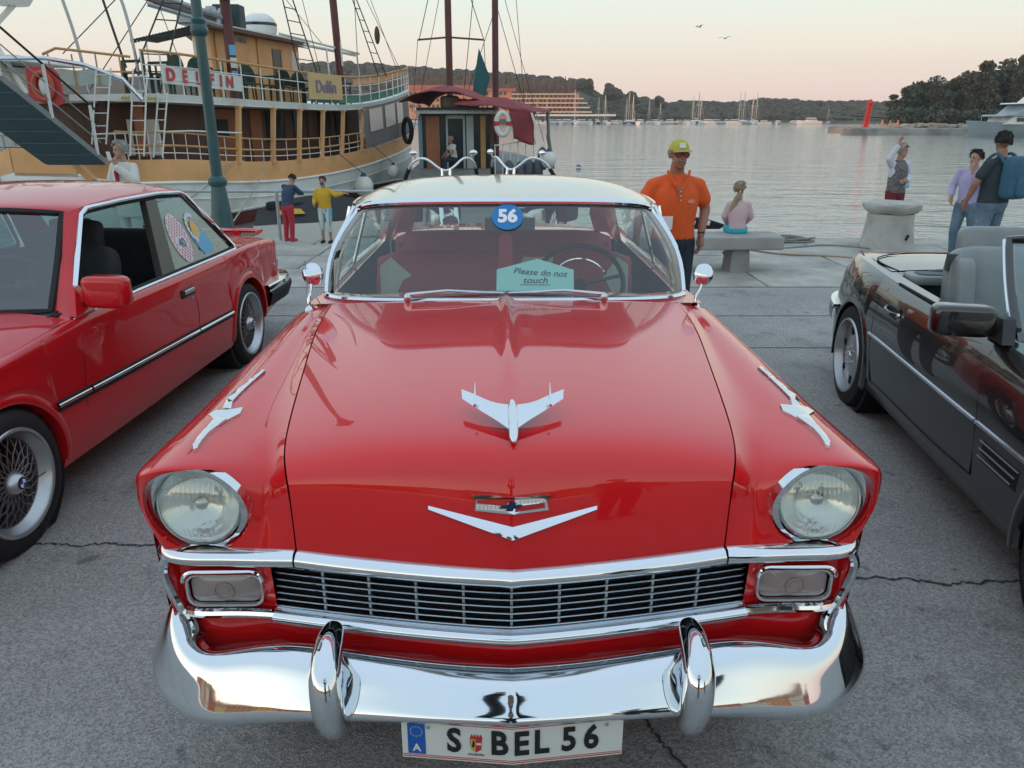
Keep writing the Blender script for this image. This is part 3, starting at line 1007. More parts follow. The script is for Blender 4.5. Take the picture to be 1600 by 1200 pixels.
# ------------------------------------------------------------------ red classic hardtop in the middle
def cam_ray(u, v):
    a = (v - 600) / FPX
    S, C = math.sin(R_(PITCH)), math.cos(R_(PITCH))
    return Vector((0, 0, CAM_H)), Vector(((u - 800) / FPX, C - a * S, -(S + a * C))).normalized()


def on_surface(u, v, objs, root):
    """where the line of sight through (u, v) meets one of the panels, in the frame of root"""
    o, d = cam_ray(u, v)
    Mi = root.matrix_basis.inverted()
    ol = Mi @ o; dl = Mi.to_3x3() @ d
    best = None
    for ob in objs:
        hit, p, n, _ = ob.ray_cast(ol, dl)
        if hit and (best is None or (p - ol).length < (best[0] - ol).length):
            best = (p.copy(), (n if n.dot(dl) < 0 else -n).copy())
    if best is None: raise RuntimeError(f'no surface at {u},{v}')
    return best


def above(u, v, h, objs, root):
    """point on the sight line (u, v) that floats h above the panel"""
    o, d = cam_ray(u, v); dl = (root.matrix_basis.inverted().to_3x3() @ d)
    p, n = on_surface(u, v, objs, root)
    return p - dl * (h / abs(dl.dot(n)))


def plaque(mb, uvs, objs, root, h=0.004, lift=0.001, mi=0, peak=0.0):
    """a flat trim piece following the panel: outline in sight lines, raised by h"""
    pts = [on_surface(u, v, objs, root) for u, v in uvs]
    n_ = sum((p[1] for p in pts), Vector()).normalized()
    base = [p[0] + n_ * (lift - 0.004) for p in pts]
    hs_ = h if hasattr(h, '__len__') else [h] * len(pts)
    top = [p[0] + n_ * (lift + q) for p, q in zip(pts, hs_)]
    k = len(pts)
    cap_ = [tuple(range(k, 2 * k))]
    if peak:
        top.append(sum(top, Vector()) / k + n_ * peak); cap_ = [(k + i, k + (i + 1) % k, 2 * k) for i in range(k)]
    mb.add(base + top, cap_ + [(i, (i + 1) % k, (i + 1) % k + k, i + k) for i in range(k)], mi)
    return pts, n_


CX, CY, CROT = 0.001, 1.469, R_(0.9)
classic = empty('classic_car', (CX, CY, 0), CROT, 'red fifties hardtop with cream roof and chrome bumper facing the camera', 'car')

body_b = []
# --- hood
hc = [(.080, .755), (.083, .84), (.100, .93), (.130, 1.0), (.205, 1.036), (.45, 1.054), (.92, 1.066), (1.32, 1.066), (1.62, 1.052)]
hs = [(.518, .166, .755), (.521, .170, .84), (.526, .180, .915), (.536, .205, .96), (.557, .29, .985), (.59, .50, 1.0), (.65, .92, 1.010), (.70, 1.32, 1.020), (.71, 1.62, 1.035)]
ctrl = []
for (yc, zc), (xs, ys, zs) in zip(hc, hs):
    ctrl.append([(xs * t, yc + (ys - yc) * (t ** 1.15), zc - (zc - zs) * (t ** 2.1)) for t in (0, .25, .5, .75, 1.0)])
G = surf(ctrl, 110, 64)
for i in range(G.shape[0]):
    for j in range(G.shape[1]):
        x, y, z = G[i, j]
        k = min(1, max(0, (y - .42) / .5)); k = k * k * (3 - 2 * k)
        G[i, j, 2] = z + (.021 * math.exp(-(x / .024) ** 2)) * k * (1 - .15 * k)
edge = G[:, -1].copy(); e2 = edge.copy(); e2[:, 2] -= .03; e2[:, 1] += .012; e2[:, 0] -= .003
Gh = np.concatenate([G, e2[:, None]], axis=1)
m = MB(); m.grid(Gh); m.mirror(0)
hood = m.build('hood', red_paint, classic, smooth=50)

# --- front fenders
fc = [
    [(.523, .168, .755), (.600, .172, .756), (.660, .178, .755), (.76, .185, .750), (.83, .190, .748), (.85, .197, .748)],
    [(.525, .172, .84), (.592, .195, .84), (.640, .185, .84), (.76, .185, .84), (.850, .180, .84), (.878, .190, .83)],
    [(.531, .182, .915), (.594, .212, .905), (.645, .178, .915), (.765, .150, .93), (.852, .160, .92), (.890, .190, .88)],
    [(.541, .207, .960), (.603, .238, .940), (.668, .178, .962), (.765, .128, .990), (.848, .140, .972), (.897, .200, .925)],
    [(.561, .290, .983), (.620, .310, .962), (.680, .235, .982), (.770, .180, 1.006), (.856, .205, .984), (.903, .255, .940)],
    [(.595, .500, .998), (.645, .500, .982), (.700, .500, .986), (.778, .50, 1.004), (.858, .50, .980), (.904, .50, .938)],
    [(.655, .920, 1.008), (.688, .920, .995), (.725, .920, .992), (.790, .92, 1.0), (.862, .92, .979), (.904, .92, .936)],
    [(.705, 1.32, 1.018), (.726, 1.32, 1.008), (.750, 1.32, 1.003), (.80, 1.32, 1.005), (.864, 1.32, .981), (.904, 1.32, .934)],
    [(.715, 1.66, 1.033), (.740, 1.66, 1.022), (.765, 1.66, 1.015), (.805, 1.66, 1.008), (.866, 1.66, .983), (.904, 1.66, .932)],
]
HLX, HLY, HLZ = .751, .200, .872
F = surf(fc, 120, 84)
for i in range(F.shape[0]):
    for j in range(F.shape[1]):
        x, y, z = F[i, j]
        r = math.hypot(x - HLX, z - HLZ)
        if r < .122 and y < .30: F[i, j, 1] = y + .10 * min(1, (.122 - r) / .012)
e = F[:, 0].copy(); e[:, 2] -= .03; e[:, 1] += .012
Fg = np.concatenate([e[:, None], F], axis=1)
m = MB(); m.grid(Fg)
# body side from the shoulder down, front fender to tail
i0 = None
sh = [tuple(p) for p in F[:, -1]]
ys_side = [p for p in sh if p[2] > .92 or p[1] > .24]
front_edge = sh
def arch(y):
    zb = .30
    for cy in (.86, 3.78):
        d = abs(y - cy)
        if d < .37: zb = max(zb, .32 + math.sqrt(.37 ** 2 - d * d))
    return zb
ystat = list(np.concatenate([np.linspace(.30, 1.66, 60), np.linspace(1.70, 5.0, 120)]))
rows = []
for y in ystat:
    zt = .937 - .003 * (y - .3) if y < 3.0 else .93 - .0 * y + .05 * max(0, (y - 3.4)) / 1.6
    zb = arch(y)
    tail = max(0, y - 4.3) / .7
    xo = 1 - .06 * tail ** 2
    rows.append([(.904 * xo, y, zt), (.918 * xo, y, zt - .07 if zt - .07 > zb + .03 else zb + (zt - zb) * .6), (.925 * xo, y, zb + (zt - zb) * .5 if zb > .5 else .72),
                 (.915 * xo, y, zb + (zt - zb) * .25 if zb > .5 else .50), (.90 * xo, y, zb), (.84 * xo, y, zb)])
m.grid([[tuple(p) for p in r_] for r_ in rows])
# strip between the nose corner and the first side station
nose = [p for p in F[:, -1] if p[1] <= .302]
a_ = []
for p in nose: a_.append([tuple(p), tuple(np.array(p) + np.array([.004, .10, -.004]))])
m.grid(a_)
m.grid([[tuple(F[0, -1] + np.array([0, .0, 0])), (.862, .215, .66), (.87, .24, .52), (.86, .26, .42)], [(.904, .30, .93), (.918, .30, .80), (.918, .30, .60), (.90, .30, .42)]])
m.mirror(0)
fenders = m.build('front_fender_and_side', red_paint, classic, smooth=50); fenders.name = 'body_side'
fender_l = TWIN.get('body_side') or [t for k, t in TWIN.items() if 'fender' in k][0]
fender_l.name = 'body_side'
fenders_all = [fenders, fender_l]

# rear deck, tail and cowl
m = MB()
rows = []
for y, z, xw in ((4.02, .985, .86), (4.3, .99, .86), (4.7, .975, .85), (4.95, .93, .82), (5.03, .80, .80), (5.05, .55, .80), (5.0, .35, .78)):
    rows.append([(xw * t, y - (abs(t) ** 3) * .08, z + (.0 if z < .9 else -.02 * abs(t) ** 2 - .03 * abs(t) ** 8)) for t in np.linspace(-1, 1, 21)])
m.grid(rows); m.build('trunk_deck', red_paint, classic, smooth=50)
m = MB()
for sx in (-1, 1):
    m.grid([[(sx * .80, y, .975), (sx * .86, y, .972), (sx * .905, y, .932)] for y in (1.60, 2.2, 3.0, 3.6, 4.1, 4.9)])
m.build('belt_panel', red_paint, classic, smooth=60)
m = MB(); m.grid([[(x, 1.615 + .05 * (abs(x) / .8) ** 3, 1.046 - .02 * (x / .8) ** 2), (x, 1.66 + .18 * (abs(x) / .8) ** 3, 1.042 - .02 * (x / .8) ** 2), (x, 1.80 + .15 * (abs(x) / .8) ** 3, 1.02)] for x in np.linspace(-.82, .82, 25)])
m.build('cowl', red_paint, classic, smooth=50)
# black boxes added under hood and floor to block light, so gaps read dark
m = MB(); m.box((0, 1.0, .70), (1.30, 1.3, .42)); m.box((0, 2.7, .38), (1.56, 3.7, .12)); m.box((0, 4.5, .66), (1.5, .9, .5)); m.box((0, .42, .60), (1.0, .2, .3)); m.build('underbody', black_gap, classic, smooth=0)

# --- roof
rc = []
for y0, zc, y1, ze, xe in ((1.985, 1.420, 2.15, 1.378, .672), (2.2, 1.455, 2.34, 1.368, .725), (2.6, 1.480, 2.66, 1.368, .742), (3.1, 1.445, 3.12, 1.352, .735), (3.6, 1.395, 3.55, 1.32, .70), (3.8, 1.355, 3.72, 1.28, .68)):
    rc.append([(xe * t, y0 + (y1 - y0) * t ** 2, zc - (zc - ze) * (.35 * t ** 2 + .65 * t ** 5)) for t in (0, .3, .55, .75, .9, 1.0)])
Rf = surf(rc, 60, 50)
m = MB(); m.grid(Rf)
rim = Rf[:, -1].copy(); rim2 = rim.copy(); rim2[:, 2] -= .03; rim2[:, 0] -= .012
m.grid([rim, rim2]); fr = Rf[0].copy(); fr2 = fr.copy(); fr2[:, 2] -= .02; fr2[:, 1] += .01; m.grid([fr, fr2])
# rear pillars run down into the deck
m.grid([[tuple(Rf[-12, -1]), (.735, 3.62, 1.16), (.80, 3.75, .965)], [tuple(Rf[-1, -1]), (.70, 3.95, 1.13), (.78, 4.12, .975)]])
m.grid([[tuple(Rf[-1, -1]), (.70, 3.95, 1.13), (.78, 4.12, .975)], [(.60, 3.78, 1.31), (.60, 3.98, 1.13), (.66, 4.14, .985)]])
m.mirror(0); m.build('roof', cream_paint, classic, smooth=50)
m = MB(); I = Rf.copy(); I[:, :, 2] -= .028; I[:, :, 0] *= .97; m.grid(I); m.mirror(0)
m.build('headliner', mat('headliner_fabric', (.30, .30, .27), .9), classic, smooth=50)
m = MB()
for sx in (1, -1): m.tube([(sx * p[0] * 1.004, p[1], p[2] - .008) for p in Rf[::3, -1]] , .011, 6)
m.tube([(p[0], p[1] - .006, p[2] - .006) for p in np.concatenate([(Rf[0, ::-1] * np.array([-1, 1, 1]))[:-1], Rf[0]])[::4]], .014, 8)
m.build('drip_rail', chrome, classic)

# --- windshield
wc = [[(0, 1.64, 1.052), (.38, 1.655, 1.050), (.66, 1.715, 1.043), (.778, 1.85, 1.032)],
      [(0, 1.80, 1.23), (.36, 1.81, 1.228), (.65, 1.87, 1.218), (.772, 2.02, 1.19)],
      [(0, 1.965, 1.405), (.33, 1.98, 1.402), (.575, 2.03, 1.388), (.672, 2.15, 1.355)]]
W = surf(wc, 26, 40)
Wf = np.concatenate([(W[:, ::-1] * np.array([-1, 1, 1]))[:, :-1], W], axis=1)
m = MB(); m.grid(Wf); ws = m.build('windshield', glass_clear, classic, smooth=60)
m = MB()
m.tube([tuple(p + np.array([0, -.012, -.004])) for p in Wf[0, ::3]], .016, 8, squash=(1, .8))
side = [tuple(p) for p in W[::3, -1]]
for sx in (1, -1):
    m.tube([(sx * (p[0] + .006), p[1] + .004, p[2]) for p in side] + [(sx * .672, 2.15, 1.37)], .011, 8)
m.tube([tuple(p + np.array([0, -.004, .006])) for p in Wf[-1, ::3]], .012, 8)
m.build('windshield_trim', chrome, classic)
m = MB()
m.tube([tuple(p + np.array([0, .010, -.006])) for p in Wf[-1, ::3]], .016, 6)
for sx in (1, -1): m.tube([(sx * (p[0] - .014), p[1] + .02, p[2]) for p in side], .014, 6)
m.build('windshield_seal', rubber, classic)
# wipers
m = MB()
for sx in (-1, 1):
    px = sx * .42
    m.lathe([(0, 0), (.018, .0), (.016, .02), (.008, .03), (0, .032)], (sx * .40, 1.61, 1.056), (0, -.5, .8), 12)
    m.tube([(sx * .40, 1.60, 1.078), (sx * .24, 1.628, 1.088), (sx * .10, 1.648, 1.078)], [.008, .006, .004], 8)
    m.tube([(sx * .28, 1.640, 1.082), (sx * .14, 1.645, 1.080), (-sx * .01 + sx * .02, 1.648, 1.075)], .004, 6)
m.build('wiper', chrome_dull, classic)

# --- side and rear glass, pillars
m = MB()
for sx in (1, -1):
    m.grid([[(sx * .83, 1.93, .975), (sx * .705, 2.22, 1.345)], [(sx * .84, 2.8, .975), (sx * .735, 2.8, 1.35)], [(sx * .82, 3.68, .975), (sx * .72, 3.52, 1.325)]])
m.build('side_glass', glass_clear, classic, smooth=0)
m = MB()
bw = surf([[(0, 3.80, 1.350), (.35, 3.795, 1.345), (.60, 3.76, 1.31)], [(0, 4.02, 1.16), (.35, 4.01, 1.16), (.63, 3.95, 1.14)], [(0, 4.17, 1.0), (.35, 4.16, 1.0), (.66, 4.10, .99)]], 10, 14)
m.grid(bw); m.mirror(0); m.build('rear_glass', glass_clear, classic, smooth=60)
m = MB()
for sx in (1, -1):
    m.tube([(sx * .80, 1.90, .97), (sx * .775, 2.04, 1.2), (sx * .70, 2.20, 1.36)], .016, 6)
    m.tube([(sx * .835, 2.30, .975), (sx * .75, 2.34, 1.352)], .010, 6)
    m.tube([(sx * .84, 1.86, .985), (sx * .85, 2.8, .985), (sx * .83, 3.72, .985)], .012, 6)
    m.tube([(sx * .735, 2.83, 1.35), (sx * .843, 2.83, .98)], .010, 6)
m.build('window_frame', chrome, classic)

# --- interior
red_vinyl = mat('dark_red_vinyl', (.36, .018, .026), .5, noise=(8, .1))
beige_vinyl = mat('grey_beige_vinyl', (.50, .50, .42), .55, noise=(8, .1))
m = MB()
m.box((0, 1.80, .80), (1.56, .06, .40)); m.box((0, 3.95, .70), (1.56, .05, .5)); m.box((0, 2.9, .46), (1.56, 2.1, .06))
for sx in (-1, 1): m.box((sx * .815, 2.85, .73), (.04, 2.2, .46))
m.build('cabin_shell', mat('dark_carpet', (.035, .03, .03), .95), classic, smooth=0)
m = MB(); m.grid([[(x, y, z - .03 * (x / .78) ** 2) for x in np.linspace(-.78, .78, 13)] for y, z in ((1.70, 1.035), (1.85, 1.04), (1.95, 1.025), (2.0, .97), (2.0, .82))])
m.build('dashboard', mat('red_dash_paint', (.34, .01, .016), .35, coat=.6), classic, smooth=50)


def bench(y, ztop, z0, w_, name, mt_):
    rows = []
    for q in np.linspace(0, 1, 8):
        z = z0 + (ztop - z0) * q
        f_ = y + .10 * q - .02 * math.sin(q * math.pi)
        rows.append([(x, f_ + .03 * (abs(x) / w_) ** 6, z - (.05 * (abs(x) / w_) ** 8 if q > .8 else 0)) for x in np.linspace(-w_, w_, 19)])
    top = [(p[0], p[1] + .04, p[2] + .02) for p in rows[-1]]; top2 = [(p[0], p[1] + .12, p[2] + .01) for p in rows[-1]]; bk = [(p[0], p[1] + .15, z0) for p in rows[-1]]
    mb = MB(); mb.grid(rows + [top, top2, bk])
    ob = mb.build(name, mt_, classic, smooth=60)
    return rows
sr = bench(2.50, 1.075, .62, .68, 'front_seat_back', red_vinyl)
bench(3.42, 1.055, .60, .70, 'rear_seat_back', red_vinyl)
m = MB(); m.box((0, 2.25, .58), (1.36, .56, .18)); m.box((0, 3.2, .58), (1.36, .5, .18)); m.build('seat_cushion', red_vinyl, classic, bevel=.04)
m = MB()
def tri(pts):
    P = []
    for x, q in pts:
        z = .62 + (1.075 - .62) * q; P.append((x, 2.50 + .10 * q - .02 * math.sin(q * math.pi) - .006, z))
    m.prism(P, (0, .012, 0))
tri([(-.655, .05), (-.655, .88), (-.60, .97), (-.10, .05)])
tri([(-.16, .05), (.02, .60), (.10, .97), (.26, .97), (.16, .05)])
tri([(.655, .05), (.655, .88), (.60, .97), (.28, .05)])
m.build('seat_insert', beige_vinyl, classic, smooth=0)
m = MB(); m.box((0, 3.80, .985), (1.36, .55, .03)); m.build('parcel_shelf', red_vinyl, classic, smooth=0)
root_sw = None
m = MB()
swc = Vector((.36, 2.16, 1.02)); ax_ = Vector((0, -.50, .50)).normalized(); ux = Vector((1, 0, 0)); uy = ax_.cross(ux).normalized()
m.tube([tuple(swc + ux * math.cos(t) * .205 + uy * math.sin(t) * .205) for t in np.linspace(0, 2 * math.pi, 41)[:-1]], .012, 8, closed=True)
for t in (0.15, math.pi - .15, -math.pi / 2): m.tube([tuple(swc - ax_ * .03), tuple(swc + ux * math.cos(t) * .2 + uy * math.sin(t) * .2)], .009, 6)
m.tube([tuple(swc - ax_ * .25 + Vector((0, -.05, 0))), tuple(swc - ax_ * .02)], .03, 10)
sw = m.build('steering_wheel', mat('black_bakelite', (.015, .015, .017), .25), classic)
m = MB(); m.tube([tuple(swc + ux * math.cos(t) * .13 + uy * math.sin(t) * .13) for t in np.linspace(.3, math.pi - .3, 16)], .005, 6); m.build('horn_ring', chrome, sw)
m = MB(); m.box((.02, 1.95, 1.315), (.22, .02, .055)); m.tube([(.02, 1.96, 1.34), (.02, 1.97, 1.39)], .006, 6)
m.build('rear_view_mirror', mat('mirror_back', (.08, .14, .13), .2, .6), classic, bevel=.01)

# items behind the windshield, each a thing of its own
Mw = classic.matrix_basis


def glass_pt(u, v): return on_surface(u, v, [ws], classic)


p, n_ = glass_pt(793, 340)
blue = mat('blue_sticker', (.02, .20, .50), .5)
white_print = mat('white_print', (.82, .83, .84), .5)
pw = Mw @ (p + n_ * .004)
st = empty('number_sticker', pw, 0, 'round blue sticker with white 56 at the top of the windshield', 'sticker')
nw_ = (Mw.to_3x3() @ n_).normalized()
m = MB(); Mf = frame((0, 0, 0), (1, 0, 0), nw_)
m.lathe([(0, 0), (.067, 0), (.068, .001), (.067, .002), (0, .002)], n=40); m.xf(Mf); m.build('disc', blue, st)
text('number', '56', .092, white_print, Mf @ Matrix.Translation((0, 0.001, .003)), st, .0005, sx=.92, bold=.004)

# card with the handwritten notice
paper = mat('pale_turquoise_card', (.36, .66, .62), .8, noise=(3, .03))
cp = Mw @ Vector((.125, 1.755, 1.058))
card = empty('notice_card', cp, 0, 'turquoise card handwritten please do not touch behind the windshield', 'card')
Mc = frame((0, 0, 0), (1, -.02, 0), (0, -.80, .60))
m = MB(); m.prism([(-.165, 0, 0), (.165, 0, 0), (.165, .10, 0), (.01, .152, 0), (-.165, .10, 0)], (0, 0, .002)); m.xf(Mc); m.build('card_sheet', paper, card, smooth=0)
ink = mat('dark_ink', (.03, .02, .04), .7)
text('handwriting', 'Please do not', .040, ink, Mc @ Matrix.Translation((.02, .085, .004)) @ Matrix.Rotation(R_(-4), 4, 'Z'), card, .0003, sx=1.05, shear=.25)
text('handwriting', 'touch', .042, ink, Mc @ Matrix.Translation((.0, .048, .004)), card, .0003, sx=1.1, shear=.25)
m = MB(); m.box((0, .028, .004), (.13, .002, .0006)); m.xf(Mc); m.build('underline', ink, card, smooth=0)
pk = Mw @ Vector((.0, 1.92, 1.285))
pen = empty('hanging_pennant', pk, 0, 'dark red tag with white edging hanging from the inside mirror', 'tag')
m = MB(); m.prism([(-.026, 0, -.02), (-.034, 0, -.16), (.004, 0, -.16), (.004, 0, -.25), (.034, 0, -.25), (.030, 0, -.02), (0, 0, .0)], (0, .006, 0)); m.build('tag_body', mat('tag_red', (.30, .02, .03), .6), pen, smooth=0)
m = MB(); m.box((-.018, -.002, -.215), (.022, .004, .11)); m.build('white_slip', white_print, pen, smooth=0)
m = MB(); m.tube([(0, 0, 0), (0, 0, .03)], .002, 5); m.build('cord', black_plastic, pen)

# --- chrome nose bars


def sweep(path, prof, name, mt_=chrome, par=classic, mirror=True, smooth=45):
    """path: list of (x,y,z,scale); prof: list of (outward, up) offsets; outward is the path normal in plan"""
    P = [Vector(p[:3]) for p in path]
    rows = []
    for i, p in enumerate(P):
        t = P[min(i + 1, len(P) - 1)] - P[max(i - 1, 0)]; t.z = 0; t.normalize()
        if i == 0 and mirror and abs(P[0].x) < 1e-6: t = Vector((1, 0, 0))
        o_ = Vector((t.y, -t.x, 0))
        k = path[i][3] if len(path[i]) > 3 else 1
        rows.append([tuple(p + o_ * a * k + Vector((0, 0, b * k))) for a, b in prof])
    mb = MB(); mb.grid(rows, cv=False)
    n = len(prof)
    for r_ in (0, len(rows) - 1): mb.f.append(tuple(r_ * n + q for q in range(n))); mb.mi.append(0)
    if mirror: mb.mirror(0)
    return mb.build(name, mt_, par, smooth=smooth)


bar_prof = [(-.03, .022), (.0, .024), (.020, .018), (.031, .004), (.030, -.010), (.018, -.021), (-.005, -.024), (-.03, -.022)]
path = [tuple(p) + (1.0,) for p in cspl([(0, .088, .738), (.13, .103, .738), (.28, .126, .739), (.42, .152, .741), (.515, .172, .743)], 22)]
path[0] = (0, .086, .738, 1.0)
sweep(path, bar_prof, 'grille_header_bar')
path = [tuple(p) + (k,) for p, k in zip(cspl([(.525, .174, .743), (.62, .178, .742), (.72, .182, .742), (.79, .186, .741), (.835, .205, .738), (.862, .25, .73), (.868, .34, .725)], 30), np.linspace(1, .85, 30))]
sweep(path, bar_prof, 'fender_nose_bar')
# outer edge of the parking light opening
m = MB(); m.tube(cspl([(.845, .19, .735), (.862, .195, .70), (.862, .205, .65), (.850, .215, .585), (.838, .215, .555)], 14), [.012] * 14, 8)
m.tube(cspl([(.60, .20, .560), (.70, .205, .562), (.80, .21, .560), (.842, .225, .558)], 12), [.013] * 12, 8); m.mirror(0); m.build('parking_light_trim', chrome, classic)
# grille
gx = np.linspace(0, .60, 16)
def gy(x): return .125 + .085 * (x / .56) ** 1.25
m = MB(); rows = [[(x, gy(x) + .035, .70) for x in gx], [(x, gy(x) + .04, .54) for x in gx]]
m.grid(rows); m.mirror(0); m.build('grille_backing', black_gap, classic)
for k in range(7):
    z = .688 - k * .0195
    path = [(x, gy(x), z + .006 * (x / .6) ** 2, 1) for x in gx]
    sweep(path, [(-.010, .0010), (.004, .0024), (.008, 0), (.004, -.0022), (-.010, -.0010)], 'grille_bar')
for k in range(9):
    x = (k - 4) * .118; y = gy(abs(x)) + .003
    m = MB(); m.box((x, y + .010, .625), (.006, .012, .135)); m.build('grille_upright', steel, classic, smooth=0)
path = [(x, gy(x) - .012, .548 + .008 * (x / .6) ** 2, 1) for x in np.linspace(0, .60, 20)]
sweep(path, [(-.02, .018), (.006, .016), (.018, .008), (.022, 0), (.020, -.010), (.012, -.016), (-.02, -.016)], 'grille_lower_bar')
# parking lights
lens_m = mat('parking_lens', (.30, .24, .23), .12, spec=.6, coat=1, bump=(120, .3, .002))
for sx in (-1, 1):
    root = MB()
    m = MB(); c_ = Vector((sx * .725, .225, .622))
    def rr(w_, h_, r, n=5, y=0, top=0):
        P = []
        for cx_, cz_, a0 in ((w_ - r, h_ - r, 0), (-w_ + r, h_ - r, 90), (-w_ + r, -h_ + r, 180), (w_ - r, -h_ + r, 270)):
            for q in range(n + 1):
                a = R_(a0 + 90 * q / n); P.append((c_.x + cx_ + r * math.cos(a), c_.y + y, c_.z + cz_ + r * math.sin(a)))
        return P
    m.grid([rr(.100, .048, .030, y=-.002), rr(.097, .046, .028, y=-.014), rr(.091, .041, .025, y=-.013), rr(.088, .039, .022, y=.005)], cv=True)
    hz = m.build('parking_light', chrome, classic)
    m = MB(); m.grid([rr(.086, .038, .022, y=-.002), rr(.06, .024, .018, y=-.010), rr(.03, .012, .008, y=-.012), rr(.004, .003, .001, y=-.012)], cv=True); m.build('lens', lens_m, hz)
    m = MB(); m.lathe([(0, .0), (.012, .001), (.014, -.004), (.022, -.003), (.024, .002)], tuple(c_ + Vector((0, -.013, 0))), (0, -1, 0), 20); m.build('lens_boss', lens_m, hz)
    m = MB(); m.tube([tuple(Vector(p) + Vector((0, -.020, .012))) for p in rr(.100, .048, .03)[:12]], .005, 6); m.build('bezel_hood', chrome, hz)
# red panel behind the parking lights and below the grille
m = MB()
rows = []
for x in np.linspace(0, .875, 30):
    if x < .60: a, b = gy(x) + .0, .537
    else: a, b = .225, .556
    bend = max(0, x - .80) / .075
    rows.append([(x, a + .015 + .12 * bend ** 2, b), (x, a - .004 + .10 * bend ** 2, b - .022), (x, a - .004 + .10 * bend ** 2, .45), (x, a + .03 + .1 * bend ** 2, .34), (x, a + .2 + .1 * bend ** 2, .28)])
m.grid(rows); m.mirror(0)
for sx in (-1, 1):
    m.grid([[(sx * .60, .20, .72), (sx * .60, .222, .55)], [(sx * .66, .235, .72), (sx * .66, .235, .55)], [(sx * .84, .235, .72), (sx * .84, .235, .55)], [(sx * .865, .20, .72), (sx * .855, .20, .55)]])
m.build('apron', red_paint, classic, smooth=45)

# --- headlights
hl_glass = glassmat('headlight_glass', (.95, .97, .95), .35)
reflector = mat('headlight_reflector', (.93, .94, .93), .10, .6, stretch=(1, 1, .1), bump=(90, .35, .004))
tell = mat('lens_ribs', (.74, .78, .74), .08, 0.55, coat=1.0, spec=.8, stretch=(6, 6, .25), bump=(22, .8, .006))
for sx in (-1, 1):
    c_ = Vector((sx * HLX, HLY, HLZ))
    m = MB()
    # chrome bezel: wider at the outer top corner
    rings = []
    for ro, y in ((.124, .004), (.116, -.018), (.108, -.020), (.101, -.006), (.100, .03)):
        rg = []
        for k in range(56):
            a = 2 * math.pi * k / 56
            q = max(0, math.cos(a - R_(50))) ** 6 * .17 if ro > .11 else 0
            q2 = .06 * max(0, math.cos(a - R_(180))) ** 8 if ro > .11 else 0
            r = ro * (1 + q * .65 + q2)
            px_ = c_.x + sx * r * math.cos(a); pz_ = c_.z + r * math.sin(a)
            px_ = max(min(abs(px_), .872), .61) * sx; pz_ = min(pz_, .985)
            rg.append((px_, c_.y + y + .010 * (px_ * sx - HLX) / .1 - .018 * (pz_ - HLZ) / .1, pz_))
        rings.append(rg)
    m.grid(rings, cv=True); hb_ = m.build('headlight', chrome, classic, smooth=50)
    m = MB(); m.lathe([(.101, -.012), (.103, .004), (.098, .010), (.096, .004)], tuple(c_), (0, -1, .12), 48); m.build('retaining_ring', chrome_dull, hb_)
    m = MB(); m.lathe([(.0, -.055), (.03, -.052), (.06, -.036), (.085, -.012), (.097, .0)], tuple(c_), (0, -1, .12), 40); m.build('reflector', reflector, hb_)
    m = MB(); m.lathe([(.0, -.02), (.016, -.02), (.018, -.008), (.010, .0), (0, .002)], tuple(c_), (0, -1, .12), 20); m.build('bulb_shield', chrome_dull, hb_)
    m = MB(); m.lathe([(.097, .002), (.085, .014), (.06, .024), (.03, .029), (0, .031)], tuple(c_), (0, -1, .12), 48)
    m.lathe([(.097, -.002), (.085, .010), (.06, .020), (.03, .025), (0, .027)], tuple(c_), (0, -1, .12), 48); lz = m.build('lens', hl_glass, hb_)
    m = MB()
    for k in range(-7, 8):       # moulded vertical flutes of the lens
        x = k * .0115; h = math.sqrt(max(.0001, .083 ** 2 - x * x))
        for (za, zb_) in ((.015, h),) if abs(k) > 3 else ((.025, h), (-h, -.052)):
            if zb_ - za < .01: continue
            pts_ = []
            for q in np.linspace(za, zb_, 6):
                rr2 = x * x + q * q
                pts_.append((c_.x + x, c_.y - .030 + .029 * rr2 / .0094 - .004 - .12 * q * 0, c_.z + q))
            m.tube(pts_, .0022, 5)
    m.xf(Matrix.Translation(c_) @ Matrix.Rotation(-.12, 4, 'X') @ Matrix.Translation(-c_))
    m.build('lens_flutes', hl_glass, hb_, kind='stuff')

# --- bumper
bc = []
for (x, y, zt, zb, ox) in ((0, 0, .530, .412, 0), (.14, .010, .532, .410, 0), (.28, .028, .537, .400, 0), (.42, .048, .545, .385, 0), (.56, .062, .553, .365, .05), (.68, .075, .535, .345, .1), (.76, .092, .520, .338, .25),
                           (.83, .135, .535, .342, .6), (.878, .205, .580, .36, .9), (.899, .33, .585, .385, 1), (.906, .55, .57, .40, 1)):
    h = zt - zb
    fo = lambda d: (x + ox * d, y - (1 - ox * .7) * d)
    col = []
    for d, z in ((-.075, zt - .030), (-.042, zt - .016), (-.016, zt - .020), (.006, zt - .24 * h), (.028, zt - .46 * h), (.048, zt - .67 * h), (.055, zt - .81 * h), (.042, zb + .06 * h), (.014, zb), (-.04, zb + .006)):
        a, b = fo(d); col.append((a, b, z))
    bc.append(col)
B = surf(bc, 90, 40)
m = MB(); m.grid(B); m.mirror(0); bumper = m.build('front_bumper', chrome, classic, smooth=60)
